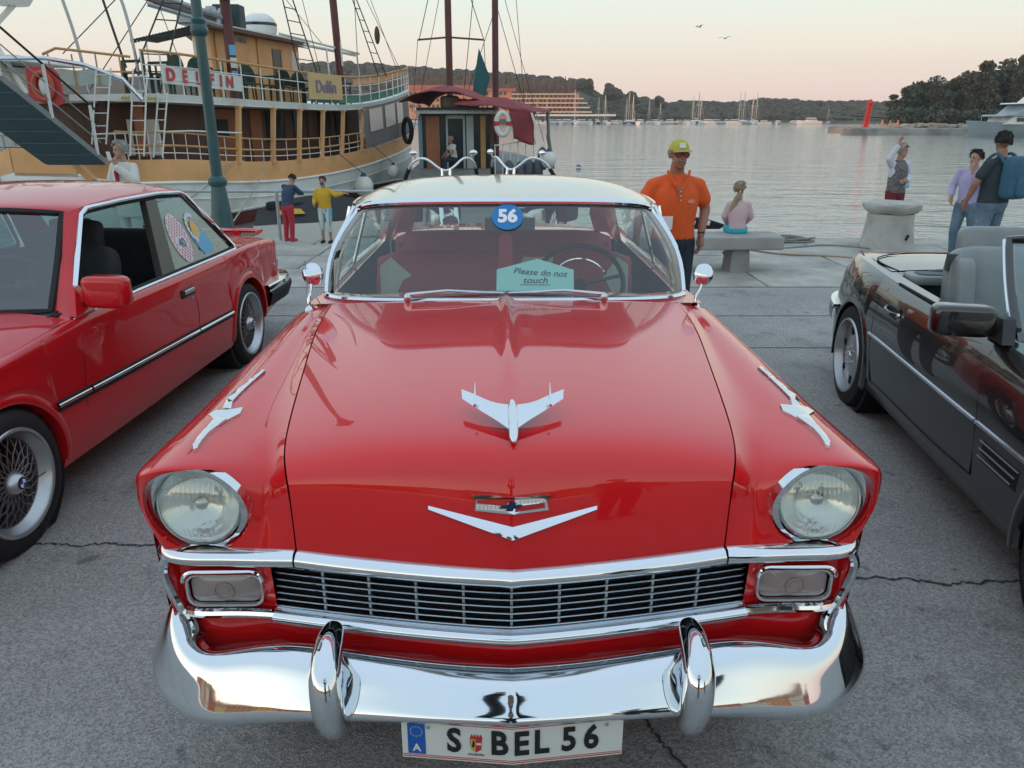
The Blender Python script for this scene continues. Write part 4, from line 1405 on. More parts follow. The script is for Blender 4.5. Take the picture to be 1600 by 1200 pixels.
for sx in (-1, 1):
    pth = cspl([(.43, .12, .578), (.43, .075, .586), (.43, .02, .574), (.428, -.022, .545), (.425, -.038, .50), (.423, -.034, .45), (.42, -.020, .412), (.42, .004, .386), (.42, .03, .382)], 34)
    rad = np.interp(np.linspace(0, 1, 34), [0, .06, .2, .4, .6, .8, .92, 1.0], [.014, .025, .033, .038, .038, .035, .029, .012])
    m = MB(); m.tube([(sx * p[0], p[1], p[2]) for p in pth], list(rad), 24); m.build('bumper_guard', chrome, classic, smooth=60)
    m = MB(); m.lathe([(0, .006), (.008, .004), (.011, 0)], (sx * .925, .26, .43), (sx, 0, 0), 12); m.build('bumper_bolt', chrome, bumper)
m = MB(); m.tube([(0, -.028, .435), (0, -.034, .425), (0, -.03, .41)], .010, 10); m.build('plate_clip', chrome_dull, bumper)

# --- licence plate, folded slightly along the middle
plate_w = mat('plate_white', (.66, .67, .62), .45, noise=(4, .03))
plate_black = mat('plate_black', (.012, .012, .014), .4)
plate_blue = mat('plate_blue', (.01, .10, .42), .45)
plate_red = mat('plate_red', (.50, .03, .03), .5)
PZ, PH = .366, .116


def pl(x, z, lift=0.0):
    return (x, -.045 + .16 * abs(x) * .7 - lift * 1.0, z + .0)


m = MB()
for s0 in (-1, 1):
    m.prism([pl(0, PZ - PH / 2), pl(s0 * .262, PZ - PH / 2), pl(s0 * .262, PZ + PH / 2), pl(0, PZ + PH / 2)], (0, .004, 0))
plate = m.build('licence_plate', plate_w, classic, smooth=0)
m = MB()
for s0 in (-1, 1):
    for z, hh in ((PZ + .0525, .0022), (PZ + .0475, .0016), (PZ - .0525, .0022), (PZ - .0475, .0016)):
        m.prism([pl(0, z - hh / 2, .001), pl(s0 * .260, z - hh / 2, .001), pl(s0 * .260, z + hh / 2, .001), pl(0, z + hh / 2, .001)], (0, .0006, 0))
m.build('red_line', plate_red, plate, smooth=0)
m = MB(); m.prism([pl(-.248, PZ - .044, .0012), pl(-.206, PZ - .044, .0012), pl(-.206, PZ + .044, .0012), pl(-.248, PZ + .044, .0012)], (0, .0006, 0)); m.build('blue_band', plate_blue, plate, smooth=0)
Ml = frame(pl(0, PZ, 0), (-1, .112, 0), (0, -1, 0)); Ml = Matrix.Identity(4)


def plate_text(s_, x, size, mt_, z=PZ, sx=1.0, bold=.0):
    d = (1, .112, 0) if x > 0 else (1, -.112, 0)
    M = frame(pl(x, z, .0022), d, (0, -1, 0))
    return text('character', s_, size, mt_, M, plate, .0006, sx=sx, bold=bold)


plate_text('A', -.227, .028, plate_w, PZ - .026, bold=.001)
m = MB()
for k in range(12):
    a = 2 * math.pi * k / 12; x, z = -.227 + .014 * math.cos(a), PZ + .022 + .014 * math.sin(a); q = pl(x, z, .0018)
    m.box(q, (.003, .0006, .003), ry=.7)
m.build('star_ring', mat('plate_gold', (.45, .42, .2), .5), plate, smooth=0)
for ch, x in (('S', -.138), ('B', -.032), ('E', .020), ('L', .067), ('5', .133), ('6', .186)):
    plate_text(ch, x, .094, plate_black, PZ + .001, sx=.80, bold=.0028)
# provincial crest between S and B: shield with crown
xc = -.086
m = MB(); m.prism([pl(xc - .014, PZ - .004, .002), pl(xc - .012, PZ - .018, .002), pl(xc, PZ - .027, .002), pl(xc + .012, PZ - .018, .002), pl(xc + .014, PZ + .014, .002), pl(xc - .014, PZ + .014, .002)], (0, .0012, 0))
m.build('crest_shield', plate_red, plate, smooth=0)
m = MB(); m.prism([pl(xc - .0125, PZ - .016, .0026), pl(xc - .001, PZ - .024, .0026), pl(xc - .001, PZ + .012, .0026), pl(xc - .0125, PZ + .012, .0026)], (0, .0006, 0)); m.build('crest_field', mat('crest_gold', (.55, .38, .06), .5), plate, smooth=0)
m = MB(); m.prism([pl(xc - .010, PZ - .010, .003), pl(xc - .004, PZ - .014, .003), pl(xc - .003, PZ + .006, .003), pl(xc - .007, PZ + .010, .003)], (0, .0004, 0)); m.build('crest_lion', plate_black, plate, smooth=0)
m = MB(); m.prism([pl(xc + .001, PZ - .004, .003), pl(xc + .0125, PZ - .004, .003), pl(xc + .0125, PZ + .002, .003), pl(xc + .001, PZ + .002, .003)], (0, .0004, 0)); m.build('crest_stripe', plate_w, plate, smooth=0)
m = MB()
for dx in (-.010, -.003, .004, .011): m.prism([pl(xc + dx - .004, PZ + .015, .002), pl(xc + dx + .004, PZ + .015, .002), pl(xc + dx, PZ + .026, .002)], (0, .001, 0))
m.build('crest_crown', plate_red, plate, smooth=0)
text('character', 'SALZBURG', .008, plate_black, frame(pl(xc, PZ - .034, .002), (1, -.112, 0), (0, -1, 0)), plate, .0003)
m = MB()
for x in (-.198, .222): m.lathe([(0, .003), (.004, .002), (.005, 0)], pl(x, PZ + .036, .001), (0, -1, 0), 12)
m.build('plate_screw', chrome_dull, plate)

# --- hood emblems
m = MB()
for s0 in (-1, 1):
    rows = []
    for a in np.linspace(0, 1, 12):
        u = 801 + s0 * 132 * a; tp = 823 - 33 * a; bt = 848 - 51 * a
        rows.append([tuple(above(u, tp + (bt - tp) * q, h * (1 - .5 * a), [hood], classic)) for q, h in ((0, -.001), (.03, .004), (.45, .012), (.86, .0165), (1.0, .008), (1.01, -.001))])
    m.grid(rows)
m.build('vee_emblem', chrome, classic, smooth=30)
cre = MB()
plaque(cre, [(736, 773), (776, 773), (786, 776), (822, 776), (830, 773), (861, 773), (854, 780), (857, 796), (803, 803), (742, 797), (744, 780)], [hood], classic, .006)
cr_ = cre.build('crest_emblem', chrome, classic, smooth=0)
q = MB(); plaque(q, [(746, 779), (800, 779), (790, 790), (745, 785)], [hood], classic, .0075); plaque(q, [(805, 791), (850, 784), (851, 792), (804, 799)], [hood], classic, .0075)
q.build('crest_red_field', mat('enamel_red', (.45, .02, .02), .25), cr_, smooth=0)
q = MB(); plaque(q, [(804, 780), (850, 778), (850, 782), (804, 788)], [hood], classic, .0073); plaque(q, [(745, 787), (789, 791), (798, 798), (746, 794)], [hood], classic, .0073)
q.build('crest_white_field', mat('enamel_white', (.70, .68, .60), .3), cr_, smooth=0)
q = MB()
for k in range(7): u = 812 + k * 6; plaque(q, [(u, 779.5), (u + 1, 779.5), (u + 1, 785), (u, 785)], [hood], classic, .0082); u = 750 + k * 6; plaque(q, [(u, 788.5), (u + 1, 788.5), (u + 1, 794), (u, 794)], [hood], classic, .0082)
q.build('crest_lines', chrome_dull, cr_, smooth=0)
q = MB(); plaque(q, [(784, 788), (794, 788), (796, 784), (807, 784), (805, 788), (816, 788), (811, 793), (803, 793), (801, 797), (790, 797), (792, 793), (780, 793)], [hood], classic, .010)
q.build('crest_bowtie', mat('enamel_navy', (.01, .02, .07), .25), cr_, smooth=0)

# jet-bird hood ornament
pb, nb = on_surface(803, 688, [hood], classic); pt_, nt_ = on_surface(802, 622, [hood], classic)
m = MB()
P0 = above(803, 690, .012, [hood], classic); P1 = above(800, 624, .040, [hood], classic)
ctr = [P0 - (P1 - P0) * .02, P0 + (P1 - P0) * .08, P0 + (P1 - P0) * .3, P0 + (P1 - P0) * .6, P0 + (P1 - P0) * .9, P1]
m.tube([tuple(p) for p in ctr], [.004, .010, .013, .014, .010, .003], 14)
m.tube([tuple(p - Vector((0, 0, .016))) for p in ctr[2:]], [.008, .009, .008, .005], 8)
bird = m.build('hood_ornament', chrome, classic, smooth=60)
L_ = (P1 - P0)
for s0 in (-1, 1):
    m = MB()
    f_uv = lambda u: 801 + s0 * (u - 801)
    A = [above(f_uv(u), v, h, [hood], classic) for u, v, h in ((806, 671, .018), (826, 657, .024), (847, 644, .030), (880, 623, .040))]
    Bk = [above(f_uv(u), v, h, [hood], classic) for u, v, h in ((808, 632, .034), (832, 628, .036), (856, 618, .042), (881, 608, .046))]
    A = cspl([tuple(p) for p in A], 10); Bk = cspl([tuple(p) for p in Bk], 10)
    rows = []
    for f_, r_ in zip(A, Bk):
        f_ = Vector(f_); r_ = Vector(r_); up = Vector((0, 0, 1)); mid = f_.lerp(r_, .30) + up * .005
        rows.append([tuple(f_), tuple(mid), tuple(r_), tuple(f_.lerp(r_, .5) - up * .010)])
    m.grid(rows, cv=True); k = len(m.v); m.f.append((k - 4, k - 3, k - 2, k - 1)); m.mi.append(0)
    m.build('wing', chrome, bird, smooth=50)
    f0 = above(f_uv(860), 629, .045, [hood], classic)
    m = MB(); m.tube([tuple(f0 + Vector((0, -.01, -.004))), tuple(f0 + Vector((0, .01, .006))), tuple(f0 + Vector((0, .03, .042)))], [.005, .0055, .001], 8, squash=(.7, 1.2)); m.build('wing_fin', chrome, bird)

# fender spears, following the crest of each fender
for s0 in (1, -1):
    f_ = (lambda u: 797 + (u - 797) * 1) if s0 > 0 else (lambda u: 797 - (u - 797) + 4)
    dv_ = 0 if s0 > 0 else 5
    m = MB()
    segs = [((1183, 577), (1189, 576)), ((1200, 592), (1206, 590)), ((1218, 609), (1225, 606)), ((1234, 626), (1243, 621))]
    for a, b in zip(segs[:-1], segs[1:]): plaque(m, [(f_(u), v + dv_) for u, v in (a[0], a[1], b[1], b[0])], fenders_all, classic, .008, peak=.004)
    plaque(m, [(f_(u), v + dv_) for u, v in ((1218, 635), (1222, 644), (1243, 655), (1263, 652), (1272, 646), (1262, 640), (1246, 636), (1236, 637))], fenders_all, classic, .007, peak=.006)
    plaque(m, [(f_(u), v + dv_) for u, v in ((1234, 626), (1243, 621), (1250, 636), (1236, 638))], fenders_all, classic, .008, peak=.004)
    plaque(m, [(f_(u), v + dv_) for u, v in ((1243, 654), (1262, 651), (1276, 668), (1268, 672))], fenders_all, classic, .009, peak=.004)
    plaque(m, [(f_(u), v + dv_) for u, v in ((1268, 671), (1276, 667), (1290, 683), (1297, 694), (1296, 701), (1289, 698), (1282, 687))], fenders_all, classic, .008, peak=.004)
    m.build('fender_spear', chrome, classic, smooth=0, bevel=.002, label=None)
# fender mirrors
for s0, base, hd in ((-1, (-.815, 1.66, 1.0), (-.80, 1.69, 1.145)), (1, (.80, 1.70, 1.0), (.835, 1.73, 1.13))):
    m = MB(); b0 = Vector(base); h0 = Vector(hd)
    m.lathe([(.022, 0), (.018, .01), (.008, .02)], tuple(b0), (0, 0, 1), 14)
    m.tube([tuple(b0), tuple(b0 + Vector((0, 0, .05))), tuple(b0.lerp(h0, .6)), tuple(h0)], [.008, .007, .006, .006], 8)
    if s0 < 0: m.tube([tuple(h0 + Vector((-.018, -.02, .06))), tuple(h0 + Vector((-.018, -.03, -.10)))], .004, 6)
    mr_ = m.build('wing_mirror', chrome, classic)
    m = MB(); m.lathe([(0, .050), (.012, .044), (.030, .026), (.044, .004), (.047, -.006), (.046, -.012)], tuple(h0), (s0 * .25, -1, .0), 28); m.build('mirror_shell', chrome, mr_)
    m = MB(); m.lathe([(0, 0), (.045, 0)], tuple(h0 + Vector((-s0 * .003, .012, 0))), (s0 * .25, -1, 0), 28); m.build('mirror_glass', chrome_dull, mr_)

# wheels
def wheel(parent, x, y, r, w_, face, hub_mat, name='wheel', z=None, rotz=0):
    """a plain wheel with tyre, rim and hubcap; face = +1/-1 direction of the outer side"""
    z = r if z is None else z
    m = MB()
    pr = [(r * .64, -w_ / 2), (r * .80, -w_ / 2 - .004), (r * .95, -w_ / 2 + .01), (r, -w_ / 2 + .035), (r, w_ / 2 - .035), (r * .95, w_ / 2 - .01), (r * .80, w_ / 2 + .004), (r * .64, w_ / 2)]
    m.lathe(pr, (0, 0, 0), (1, 0, 0), 40)
    o = empty(name, (x, y, z), rotz); o.parent = parent
    o.matrix_basis = Matrix.Translation((x, y, z)) @ Matrix.Rotation(rotz, 4, 'Z')
    m.build('tyre', rubber, o)
    m = MB(); m.lathe([(0, .055), (r * .2, .05), (r * .28, .03), (r * .45, .02), (r * .6, .035), (r * .66, .02), (r * .64, -.06)], (face * (w_ / 2 - .05), 0, 0), (face, 0, 0), 36)
    m.build('rim', hub_mat, o)
    return o


for y in (.86, 3.78):
    for s0 in (-1, 1): wheel(classic, s0 * .76, y, .34, .17, s0, chrome)
# ------------------------------------------------------------------ crimson two-door saloon at the left
def interp(tab, y):
    xs = [t[0] for t in tab]; ys = [t[1] for t in tab]
    return float(np.interp(y, xs, ys))


def sinterp(tab, y):
    """smooth interpolation of a (y, value) table"""
    xs = np.array([t[0] for t in tab]); v = np.array([t[1] for t in tab], float)
    d = np.gradient(v, xs)
    i = int(np.clip(np.searchsorted(xs, y) - 1, 0, len(xs) - 2))
    h = xs[i + 1] - xs[i]; t = min(1, max(0, (y - xs[i]) / h))
    return (2 * t ** 3 - 3 * t ** 2 + 1) * v[i] + (t ** 3 - 2 * t ** 2 + t) * h * d[i] + (-2 * t ** 3 + 3 * t ** 2) * v[i + 1] + (t ** 3 - t ** 2) * h * d[i + 1]


def rbox(mb, c, size, r=.03, rz=0, rx=0, mi=0):
    """rounded cushion block"""
    n = 7
    hx, hy, hz = [s_ / 2 for s_ in size]
    M = Matrix.Rotation(rz, 3, 'Z') @ Matrix.Rotation(rx, 3, 'X')
    rows = []
    for i in range(13):
        a = -math.pi / 2 + math.pi * i / 12
        cz = math.copysign(abs(math.sin(a)) ** .35, math.sin(a)); k = abs(math.cos(a)) ** .35
        row = []
        for j in range(24):
            b = 2 * math.pi * j / 24
            cx_ = math.copysign(abs(math.cos(b)) ** .45, math.cos(b)); cy_ = math.copysign(abs(math.sin(b)) ** .45, math.sin(b))
            row.append(tuple(Vector(c) + M @ Vector((hx * k * cx_, hy * k * cy_, hz * cz))))
        rows.append(row)
    mb.grid(rows, cv=True, mi=mi)
    return mb


bmw = empty('coupe_car', (-2.904, 2.945, 0), R_(-2.12), 'crimson eighties two-door saloon with mesh wheels at the left of the classic car', 'car')
WB = 2.73
ztab = [(-.78, .60), (-.70, .67), (-.4, .745), (0, .800), (.4, .843), (.62, .858), (1.2, .858), (1.8, .855), (2.4, .858), (2.8, .862), (3.2, .845), (3.5, .81), (3.62, .775), (3.68, .70)]
xtab = [(-.78, .70), (-.5, .78), (0, .825), (.6, .84), (1.8, .845), (2.8, .84), (3.3, .815), (3.6, .775), (3.68, .72)]


def arch2(y, base, cys, r, zc):
    z = base
    for c in cys:
        d = abs(y - c)
        if d < r: z = max(z, zc + math.sqrt(r * r - d * d) * .98)
    return z


def side_shell(ys, zt_, xw_, bottom, arcs, r, zc, frac=(0, .05, .32, .62, .85, 1), off=(-.045, -.006, -.004, .004, -.004, -.03), inset_top=True):
    rows = []
    for y in ys:
        zt = zt_(y); xw = xw_(y); zb = arch2(y, bottom(y), arcs, r, zc)
        a = max(0, (zb - bottom(y)) / .4)
        rows.append([(xw + o, y, zt + (zb - zt) * f) for f, o in zip(frac, off)] + [(xw - .09, y, zb)])
    return rows


def arch_ys(y0, y1, n, arcs, r):
    ys = list(np.linspace(y0, y1, n))
    for c in arcs: ys += [c + r * math.cos(t) for t in np.linspace(.0, math.pi, 28)]
    return sorted(set(round(v, 4) for v in ys))


zf = lambda y: sinterp(ztab, y)
xf_ = lambda y: sinterp(xtab, y)
bot = lambda y: .215 if y < 2.9 else .215 + (y - 2.9) * .12
m = MB()
ys = arch_ys(-.76, 3.66, 120, (0, WB), .345)
rows = side_shell(ys, zf, xf_, bot, (0, WB), .345, .30)
rs = surf([r_[:6] for r_ in rows][::1], len(ys), 22) if False else None
R2 = []
for r_ in rows:
    a = cidx([r_[k] for k in range(6)], np.linspace(0, 5, 20)); R2.append([tuple(p) for p in a] + [r_[6]])
m.grid(R2); m.mirror(0)
# hood and scuttle
hood_rows = []
for q in np.linspace(0, 1, 16):
    y = -.76 + q * 1.36
    zc_ = zf(y) + .035 + .02 * math.sin(q * 2.2)
    xe = xf_(y) - .045
    hood_rows.append([(xe * t, y - .04 * (1 - t * t) * (1 - q) - (.06 * (1 - t * t)) * q, zc_ - (zc_ - zf(y)) * (.25 * t ** 2 + .75 * t ** 6)) for t in np.linspace(0, 1, 16)])
m.grid(hood_rows)
# deck and tail
deck = []
for y, dz in ((2.86, .045), (3.1, .045), (3.4, .04), (3.6, .03), (3.665, 0.0)):
    xe = xf_(y) - .045; deck.append([(xe * t, y, zf(y) + dz * (1 - t ** 4)) for t in np.linspace(0, 1, 12)])
deck.append([(.70 * t, 3.70, .60) for t in np.linspace(0, 1, 12)]); deck.append([(.70 * t, 3.68, .28) for t in np.linspace(0, 1, 12)])
m.grid(deck)
m.grid([[(.70, 3.70, .60), (.70, 3.68, .28)], [(.765, 3.65, .62), (.75, 3.64, .28)]])
m.grid([[(.62 * t, -.80, .60), ] + [(.62 * t, -.80, .25)] for t in np.linspace(0, 1, 5)]); m.grid([[(.62, -.80, .60), (.62, -.80, .25)], [(.70, -.77, .60), (.70, -.76, .25)]])
m.mirror(0)
body2 = m.build('body_side', red_paint2, bmw, smooth=45)
m = MB(); gz = lambda z: .795 - (z - .857) * .375
# A pillar, roof and C pillar
rc = []
for y0, zc_, y1, ze, xe in ((1.00, 1.322, 1.085, 1.298, .592), (1.08, 1.350, 1.20, 1.325, .625), (1.45, 1.392, 1.5, 1.338, .630), (1.85, 1.400, 1.85, 1.335, .626), (2.2, 1.375, 2.2, 1.318, .618), (2.42, 1.335, 2.36, 1.288, .61)):
    rc.append([(xe * t, y0 + (y1 - y0) * t ** 2, zc_ - (zc_ - ze) * (.4 * t ** 2 + .6 * t ** 5)) for t in (0, .3, .55, .75, .9, 1.0)])
Rb = surf(rc, 40, 40); m.grid(Rb)
m.grid([[tuple(p) for p in Rb[:, -1]], [(p[0] + .01, p[1], p[2] - .018) for p in Rb[:, -1]]])
m.grid([[(.565, 1.055, 1.300), (.645, 1.125, 1.300)], [(.63, .88, 1.10), (.715, .91, 1.09)], [(.695, .66, .885), (.80, .625, .862)], [(.70, .60, .86), (.80, .58, .855)]])
m.grid([[(.60, 2.38, 1.30), (.635, 2.31, 1.292)], [(.66, 2.60, 1.10), (.70, 2.50, 1.10)], [(.70, 2.86, .885), (.79, 2.72, .862)], [(.70, 2.95, .87), (.79, 2.95, .862)]])
m.grid([[(.60, 2.38, 1.30), (.545, 2.42, 1.315)], [(.66, 2.60, 1.10), (.60, 2.66, 1.12)], [(.70, 2.86, .885), (.66, 2.92, .895)]])
m.mirror(0); m.build('roof', red_paint2, bmw, smooth=45)
# glass
m = MB(); wsb = surf([[(0, .50, .905), (.40, .54, .90), (.695, .65, .885)], [(0, .76, 1.12), (.37, .79, 1.115), (.635, .87, 1.09)], [(0, 1.0, 1.318), (.33, 1.02, 1.314), (.572, 1.075, 1.295)]], 12, 16)
Wb = np.concatenate([(wsb[:, ::-1] * np.array([-1, 1, 1]))[:, :-1], wsb], axis=1); m.grid(Wb); m.build('windscreen', glass_tint, bmw, smooth=60)
m = MB(); loop = [tuple(p) for p in Wb[0]] + [tuple(p) for p in Wb[1:-1, -1]] + [tuple(p) for p in Wb[-1, ::-1]] + [tuple(p) for p in Wb[-2:0:-1, 0]]
m.tube([(p[0] * .99, p[1] - .003, p[2]) for p in loop], .017, 6, closed=True); m.build('windscreen_rubber', rubber, bmw)
m = MB(); m.grid([[(0, 2.44, 1.325), (.30, 2.44, 1.32), (.55, 2.42, 1.30)], [(0, 2.90, .905), (.35, 2.90, .905), (.67, 2.88, .89)]]); m.mirror(0); m.build('rear_window', glass_tint, bmw, smooth=0)
m = MB()
for sx in (1, -1): m.prism([(sx * gz(.875), 1.73, .875), (sx * gz(1.265), 1.93, 1.265), (sx * gz(1.27), 2.26, 1.27), (sx * gz(.875), 2.63, .875)], (-sx * .004, 0, 0))
qg = m.build('quarter_glass', glass_tint, bmw, smooth=0)
m = MB()
for sx in (1, -1):
    m.prism([(sx * (gz(.865) + .004), 1.56, .865), (sx * (gz(1.285) + .004), 1.80, 1.285), (sx * (gz(1.285) + .004), 1.93, 1.285), (sx * (gz(.865) + .004), 1.73, .865)], (-sx * .04, 0, 0))
m.build('b_pillar', mat('dark_bronze_trim', (.045, .045, .038), .35), bmw, smooth=0)
m = MB(); trim = [(.62, .862), (.88, 1.09), (1.10, 1.285), (1.17, 1.310), (1.5, 1.318), (1.95, 1.316), (2.23, 1.300), (2.31, 1.275), (2.50, 1.08), (2.66, .895), (2.655, .865), (2.3, .862), (1.4, .862)]
for sx in (1, -1):
    P = [(sx * (gz(z) + .012), y, z) for y, z in trim]
    m.tube(P, .013, 8, closed=True)
m.build('window_chrome_trim', chrome, bmw)
m = MB()
for sx in (1, -1):
    P = [(sx * (gz(z) + .000), y + (.018 if y < 1.1 else -.018 if y > 2.3 else 0), z + (.012 if z < .9 else -.02)) for y, z in trim]
    m.tube(P, .012, 6, closed=True)
m.build('window_rubber', rubber, bmw)
# shut lines, as narrow dark grooves set into the panels
def body_x(y, z):
    zt = zf(y); f = (zt - z) / (zt - bot(y)); o = np.interp(f, (0, .05, .32, .62, .85, 1), (-.045, -.006, -.004, .004, -.004, -.03))
    return xf_(y) + float(o)
def groove(pts, name, par, fx, w_=.005, sx=1, mt_=black_gap):
    mb = MB(); P = cspl([(0, y, z) for y, z in pts], 24)
    mb.tube([(sx * (fx(p[1], p[2]) - .0006), p[1], p[2]) for p in P], w_ / 2, 5)
    return mb.build(name, mt_, par)
groove([(.60, .85), (.605, .80), (.60, .66), (.56, .50), (.545, .235)], 'door_gap', bmw, body_x)
groove([(1.72, .845), (1.80, .78), (1.86, .66), (1.84, .50), (1.75, .30), (1.70, .235)], 'door_gap', bmw, body_x)
groove([(-.6, .262), (.5, .262), (1.7, .262), (2.35, .262)], 'sill_line', bmw, body_x, .004)
groove([(.52, .852), (.0, .79), (-.5, .70)], 'hood_gap', bmw, lambda y, z: xf_(y) - .04, .006)
# side moulding
for a, b in ((.33, .585), (.60, 1.80), (1.815, 2.36)):
    m = MB()
    P = [(body_x(y, .50) + .008, y, .52 - (y - .33) * .028) for y in np.linspace(a, b, 8)]
    m.grid([[(p[0] - .012, p[1], p[2] + .024), (p[0] + .004, p[1], p[2] + .022), (p[0] + .009, p[1], p[2]), (p[0] + .004, p[1], p[2] - .022), (p[0] - .012, p[1], p[2] - .024)] for p in P])
    o = m.build('side_moulding', rubber, bmw, smooth=60)
    m = MB(); m.grid([[(p[0] + .007, p[1], p[2] + .015), (p[0] + .013, p[1], p[2] + .008), (p[0] + .0115, p[1], p[2] + .000)] for p in P]); m.build('chrome_insert', chrome, o, smooth=60)
# wheel arch lips
m = MB()
for sx in (1, -1):
    for c in (0, WB):
        rows = []
        for t in np.linspace(-.12, math.pi + .12, 40):
            cy_, cz_ = math.cos(t), math.sin(t)
            P = []
            for rr_, dx in ((.345, -.05), (.345, .012), (.358, .016), (.375, .012), (.405, -.004)):
                y = c + rr_ * cy_; z = .30 + rr_ * cz_ * .98
                P.append((sx * (body_x(min(max(y, -.7), 3.6), max(z, .25)) + dx), y, z))
            rows.append(P)
        m.grid(rows)
m.build('wheel_arch_lip', red_paint2, bmw, smooth=60)
m = MB()
for sx in (1, -1):
    for c in (0, WB): m.lathe([(.34, 0), (.37, .0), (.37, -.28), (0, -.28)], (sx * .80, c, .30), (sx, 0, 0), 30)
m.build('wheel_well', black_gap, bmw)
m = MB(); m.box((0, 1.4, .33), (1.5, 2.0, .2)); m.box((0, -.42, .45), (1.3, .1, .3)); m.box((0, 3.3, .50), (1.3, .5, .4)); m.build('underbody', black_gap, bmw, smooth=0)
m = MB(); m.box((0, 1.75, .50), (1.5, 2.4, .05)); m.box((0, .64, .70), (1.48, .08, .36)); m.box((0, 2.76, .70), (1.44, .05, .36))
for sx in (-1, 1): m.box((sx * .76, 1.75, .68), (.03, 2.2, .33))
cab = mat('dark_cabin_cloth', (.022, .024, .028), .8, noise=(15, .2))
m.build('cabin_shell', cab, bmw, smooth=0)
m = MB(); m.grid([[(x, y, z) for x in np.linspace(-.72, .72, 9)] for y, z in ((.56, .875), (.72, .895), (.88, .895), (.93, .86), (.93, .7))]); m.build('dashboard', black_plastic, bmw)
for sx in (-1, 1):
    m = MB(); rbox(m, (sx * .35, 1.42, .82), (.50, .16, .52), rx=R_(-14)); o = m.build('front_seat', cab, bmw, smooth=60)
    m = MB(); rbox(m, (sx * .35, 1.54, 1.12), (.27, .10, .17), rx=R_(-10)); m.build('headrest', cab, o, smooth=60)
    m = MB(); rbox(m, (sx * .35, 1.12, .56), (.50, .5, .16)); m.build('seat_cushion', cab, o, smooth=60)
m = MB(); rbox(m, (0, 2.48, .78), (1.24, .16, .50), rx=R_(-16)); m.build('rear_seat', cab, bmw, smooth=60)
for sx in (-.35, .35):
    m = MB(); rbox(m, (sx, 2.62, 1.02), (.30, .09, .13)); m.build('rear_headrest', cab, bmw, smooth=60)
m = MB(); c_ = Vector((.35, 1.0, .93)); ax_ = Vector((0, -.35, .6)).normalized() ; ax_ = Vector((0, .9, .42)).normalized(); ux = Vector((1, 0, 0)); uy = ax_.cross(ux)
m.tube([tuple(c_ + ux * math.cos(t) * .185 + uy * math.sin(t) * .185) for t in np.linspace(0, 2 * math.pi, 31)[:-1]], .014, 8, closed=True)
for t in (0, math.pi, math.pi * 1.5): m.tube([tuple(c_), tuple(c_ + ux * math.cos(t) * .18 + uy * math.sin(t) * .18)], .012, 6)
m.ball(tuple(c_), .05); m.build('steering_wheel', black_plastic, bmw)
# mirror
for sx in (1, -1):
    m = MB(); rbox(m, (sx * .925, .74, .965), (.225, .10, .155), rz=R_(-4 * sx))
    mo = m.build('door_mirror', red_paint2, bmw, smooth=60)
    m = MB(); m.prism([(sx * .79, .62, .868), (sx * .79, .80, .868), (sx * .745, .76, .99), (sx * .745, .72, .99)], (sx * .035, 0, 0)); m.bar((sx * .80, .74, .94), (sx * .85, .74, .95), .06, .05); m.build('mirror_foot', red_paint2, mo, smooth=30)
    m = MB(); m.box((sx * .93, .792, .965), (.18, .004, .11)); m.build('mirror_glass', chrome, mo, smooth=0)
# handle
m = MB()
hx = body_x(1.75, .745)
m.box((hx + .004, 1.745, .745), (.02, .17, .052)); dh = m.build('door_handle', black_plastic, bmw, smooth=0, bevel=.006)
m = MB(); m.box((hx + .017, 1.745, .752), (.01, .13, .026)); m.build('handle_flap', chrome_dull, dh, smooth=0, bevel=.004)
m = MB(); m.lathe([(0, .006), (.011, .004), (.012, 0)], (hx, 1.80, .70), (1, 0, 0), 14); m.build('door_lock', chrome_dull, bmw)
# rear bumper and spoiler, fuel details
m = MB()
pth = cspl([(.835, 3.12, .44), (.84, 3.40, .44), (.82, 3.66, .44), (.72, 3.80, .44), (.4, 3.84, .44), (0, 3.85, .44)], 40)
def strip(pth, prof, sx=1):
    rows = []
    for i, p in enumerate(pth):
        t = np.array(pth[min(i + 1, len(pth) - 1)]) - np.array(pth[max(i - 1, 0)]); n_ = np.array([t[1], -t[0], 0]); n_ = n_ / np.linalg.norm(n_)
        rows.append([(sx * (p[0] + n_[0] * a), p[1] + n_[1] * a, p[2] + b) for a, b in prof])
    return rows
m.grid(strip(pth, [(-.05, .065), (.018, .062), (.028, .045), (.028, .005)])); m.mirror(0); rb = m.build('rear_bumper', chrome, bmw)
m = MB(); m.grid(strip(pth, [(.0, .006), (.040, .004), (.044, -.015), (.036, -.045), (.01, -.11), (-.06, -.12)])); m.mirror(0); m.build('bumper_rubber', rubber, rb)
m = MB()
pth = [(.66, 3.50), (.66, 3.62), (.40, 3.66), (0, 3.67)]
P = cspl([(x, y, .868) for x, y in pth], 24)
m.grid([[(p[0], p[1] - .05, p[2] - .004), (p[0], p[1] - .01, p[2] + .012), (p[0], p[1] + .03, p[2] + .006), (p[0], p[1] + .03, p[2] - .014), (p[0], p[1] - .04, p[2] - .022)] for p in P], cv=True); m.mirror(0)
for x in (-.45, 0, .45): m.box((x, 3.62, .845), (.05, .06, .05))
m.build('boot_spoiler', red_paint2, bmw, smooth=50)
m = MB(); m.lathe([(0, .008), (.007, .006), (.009, 0)], (body_x(3.42, .62), 3.42, .62), (1, 0, 0), 12); m.build('side_badge', chrome_dull, bmw)
m = MB(); m.tube([(.45, 3.70, .27), (.45, 3.86, .27)], .022, 12); m.build('exhaust_pipe', chrome_dull, bmw)
m = MB(); m.box((0, 3.71, .66), (1.3, .02, .13)); m.build('tail_light', mat('tail_lens', (.30, .01, .01), .2), bmw, smooth=0)

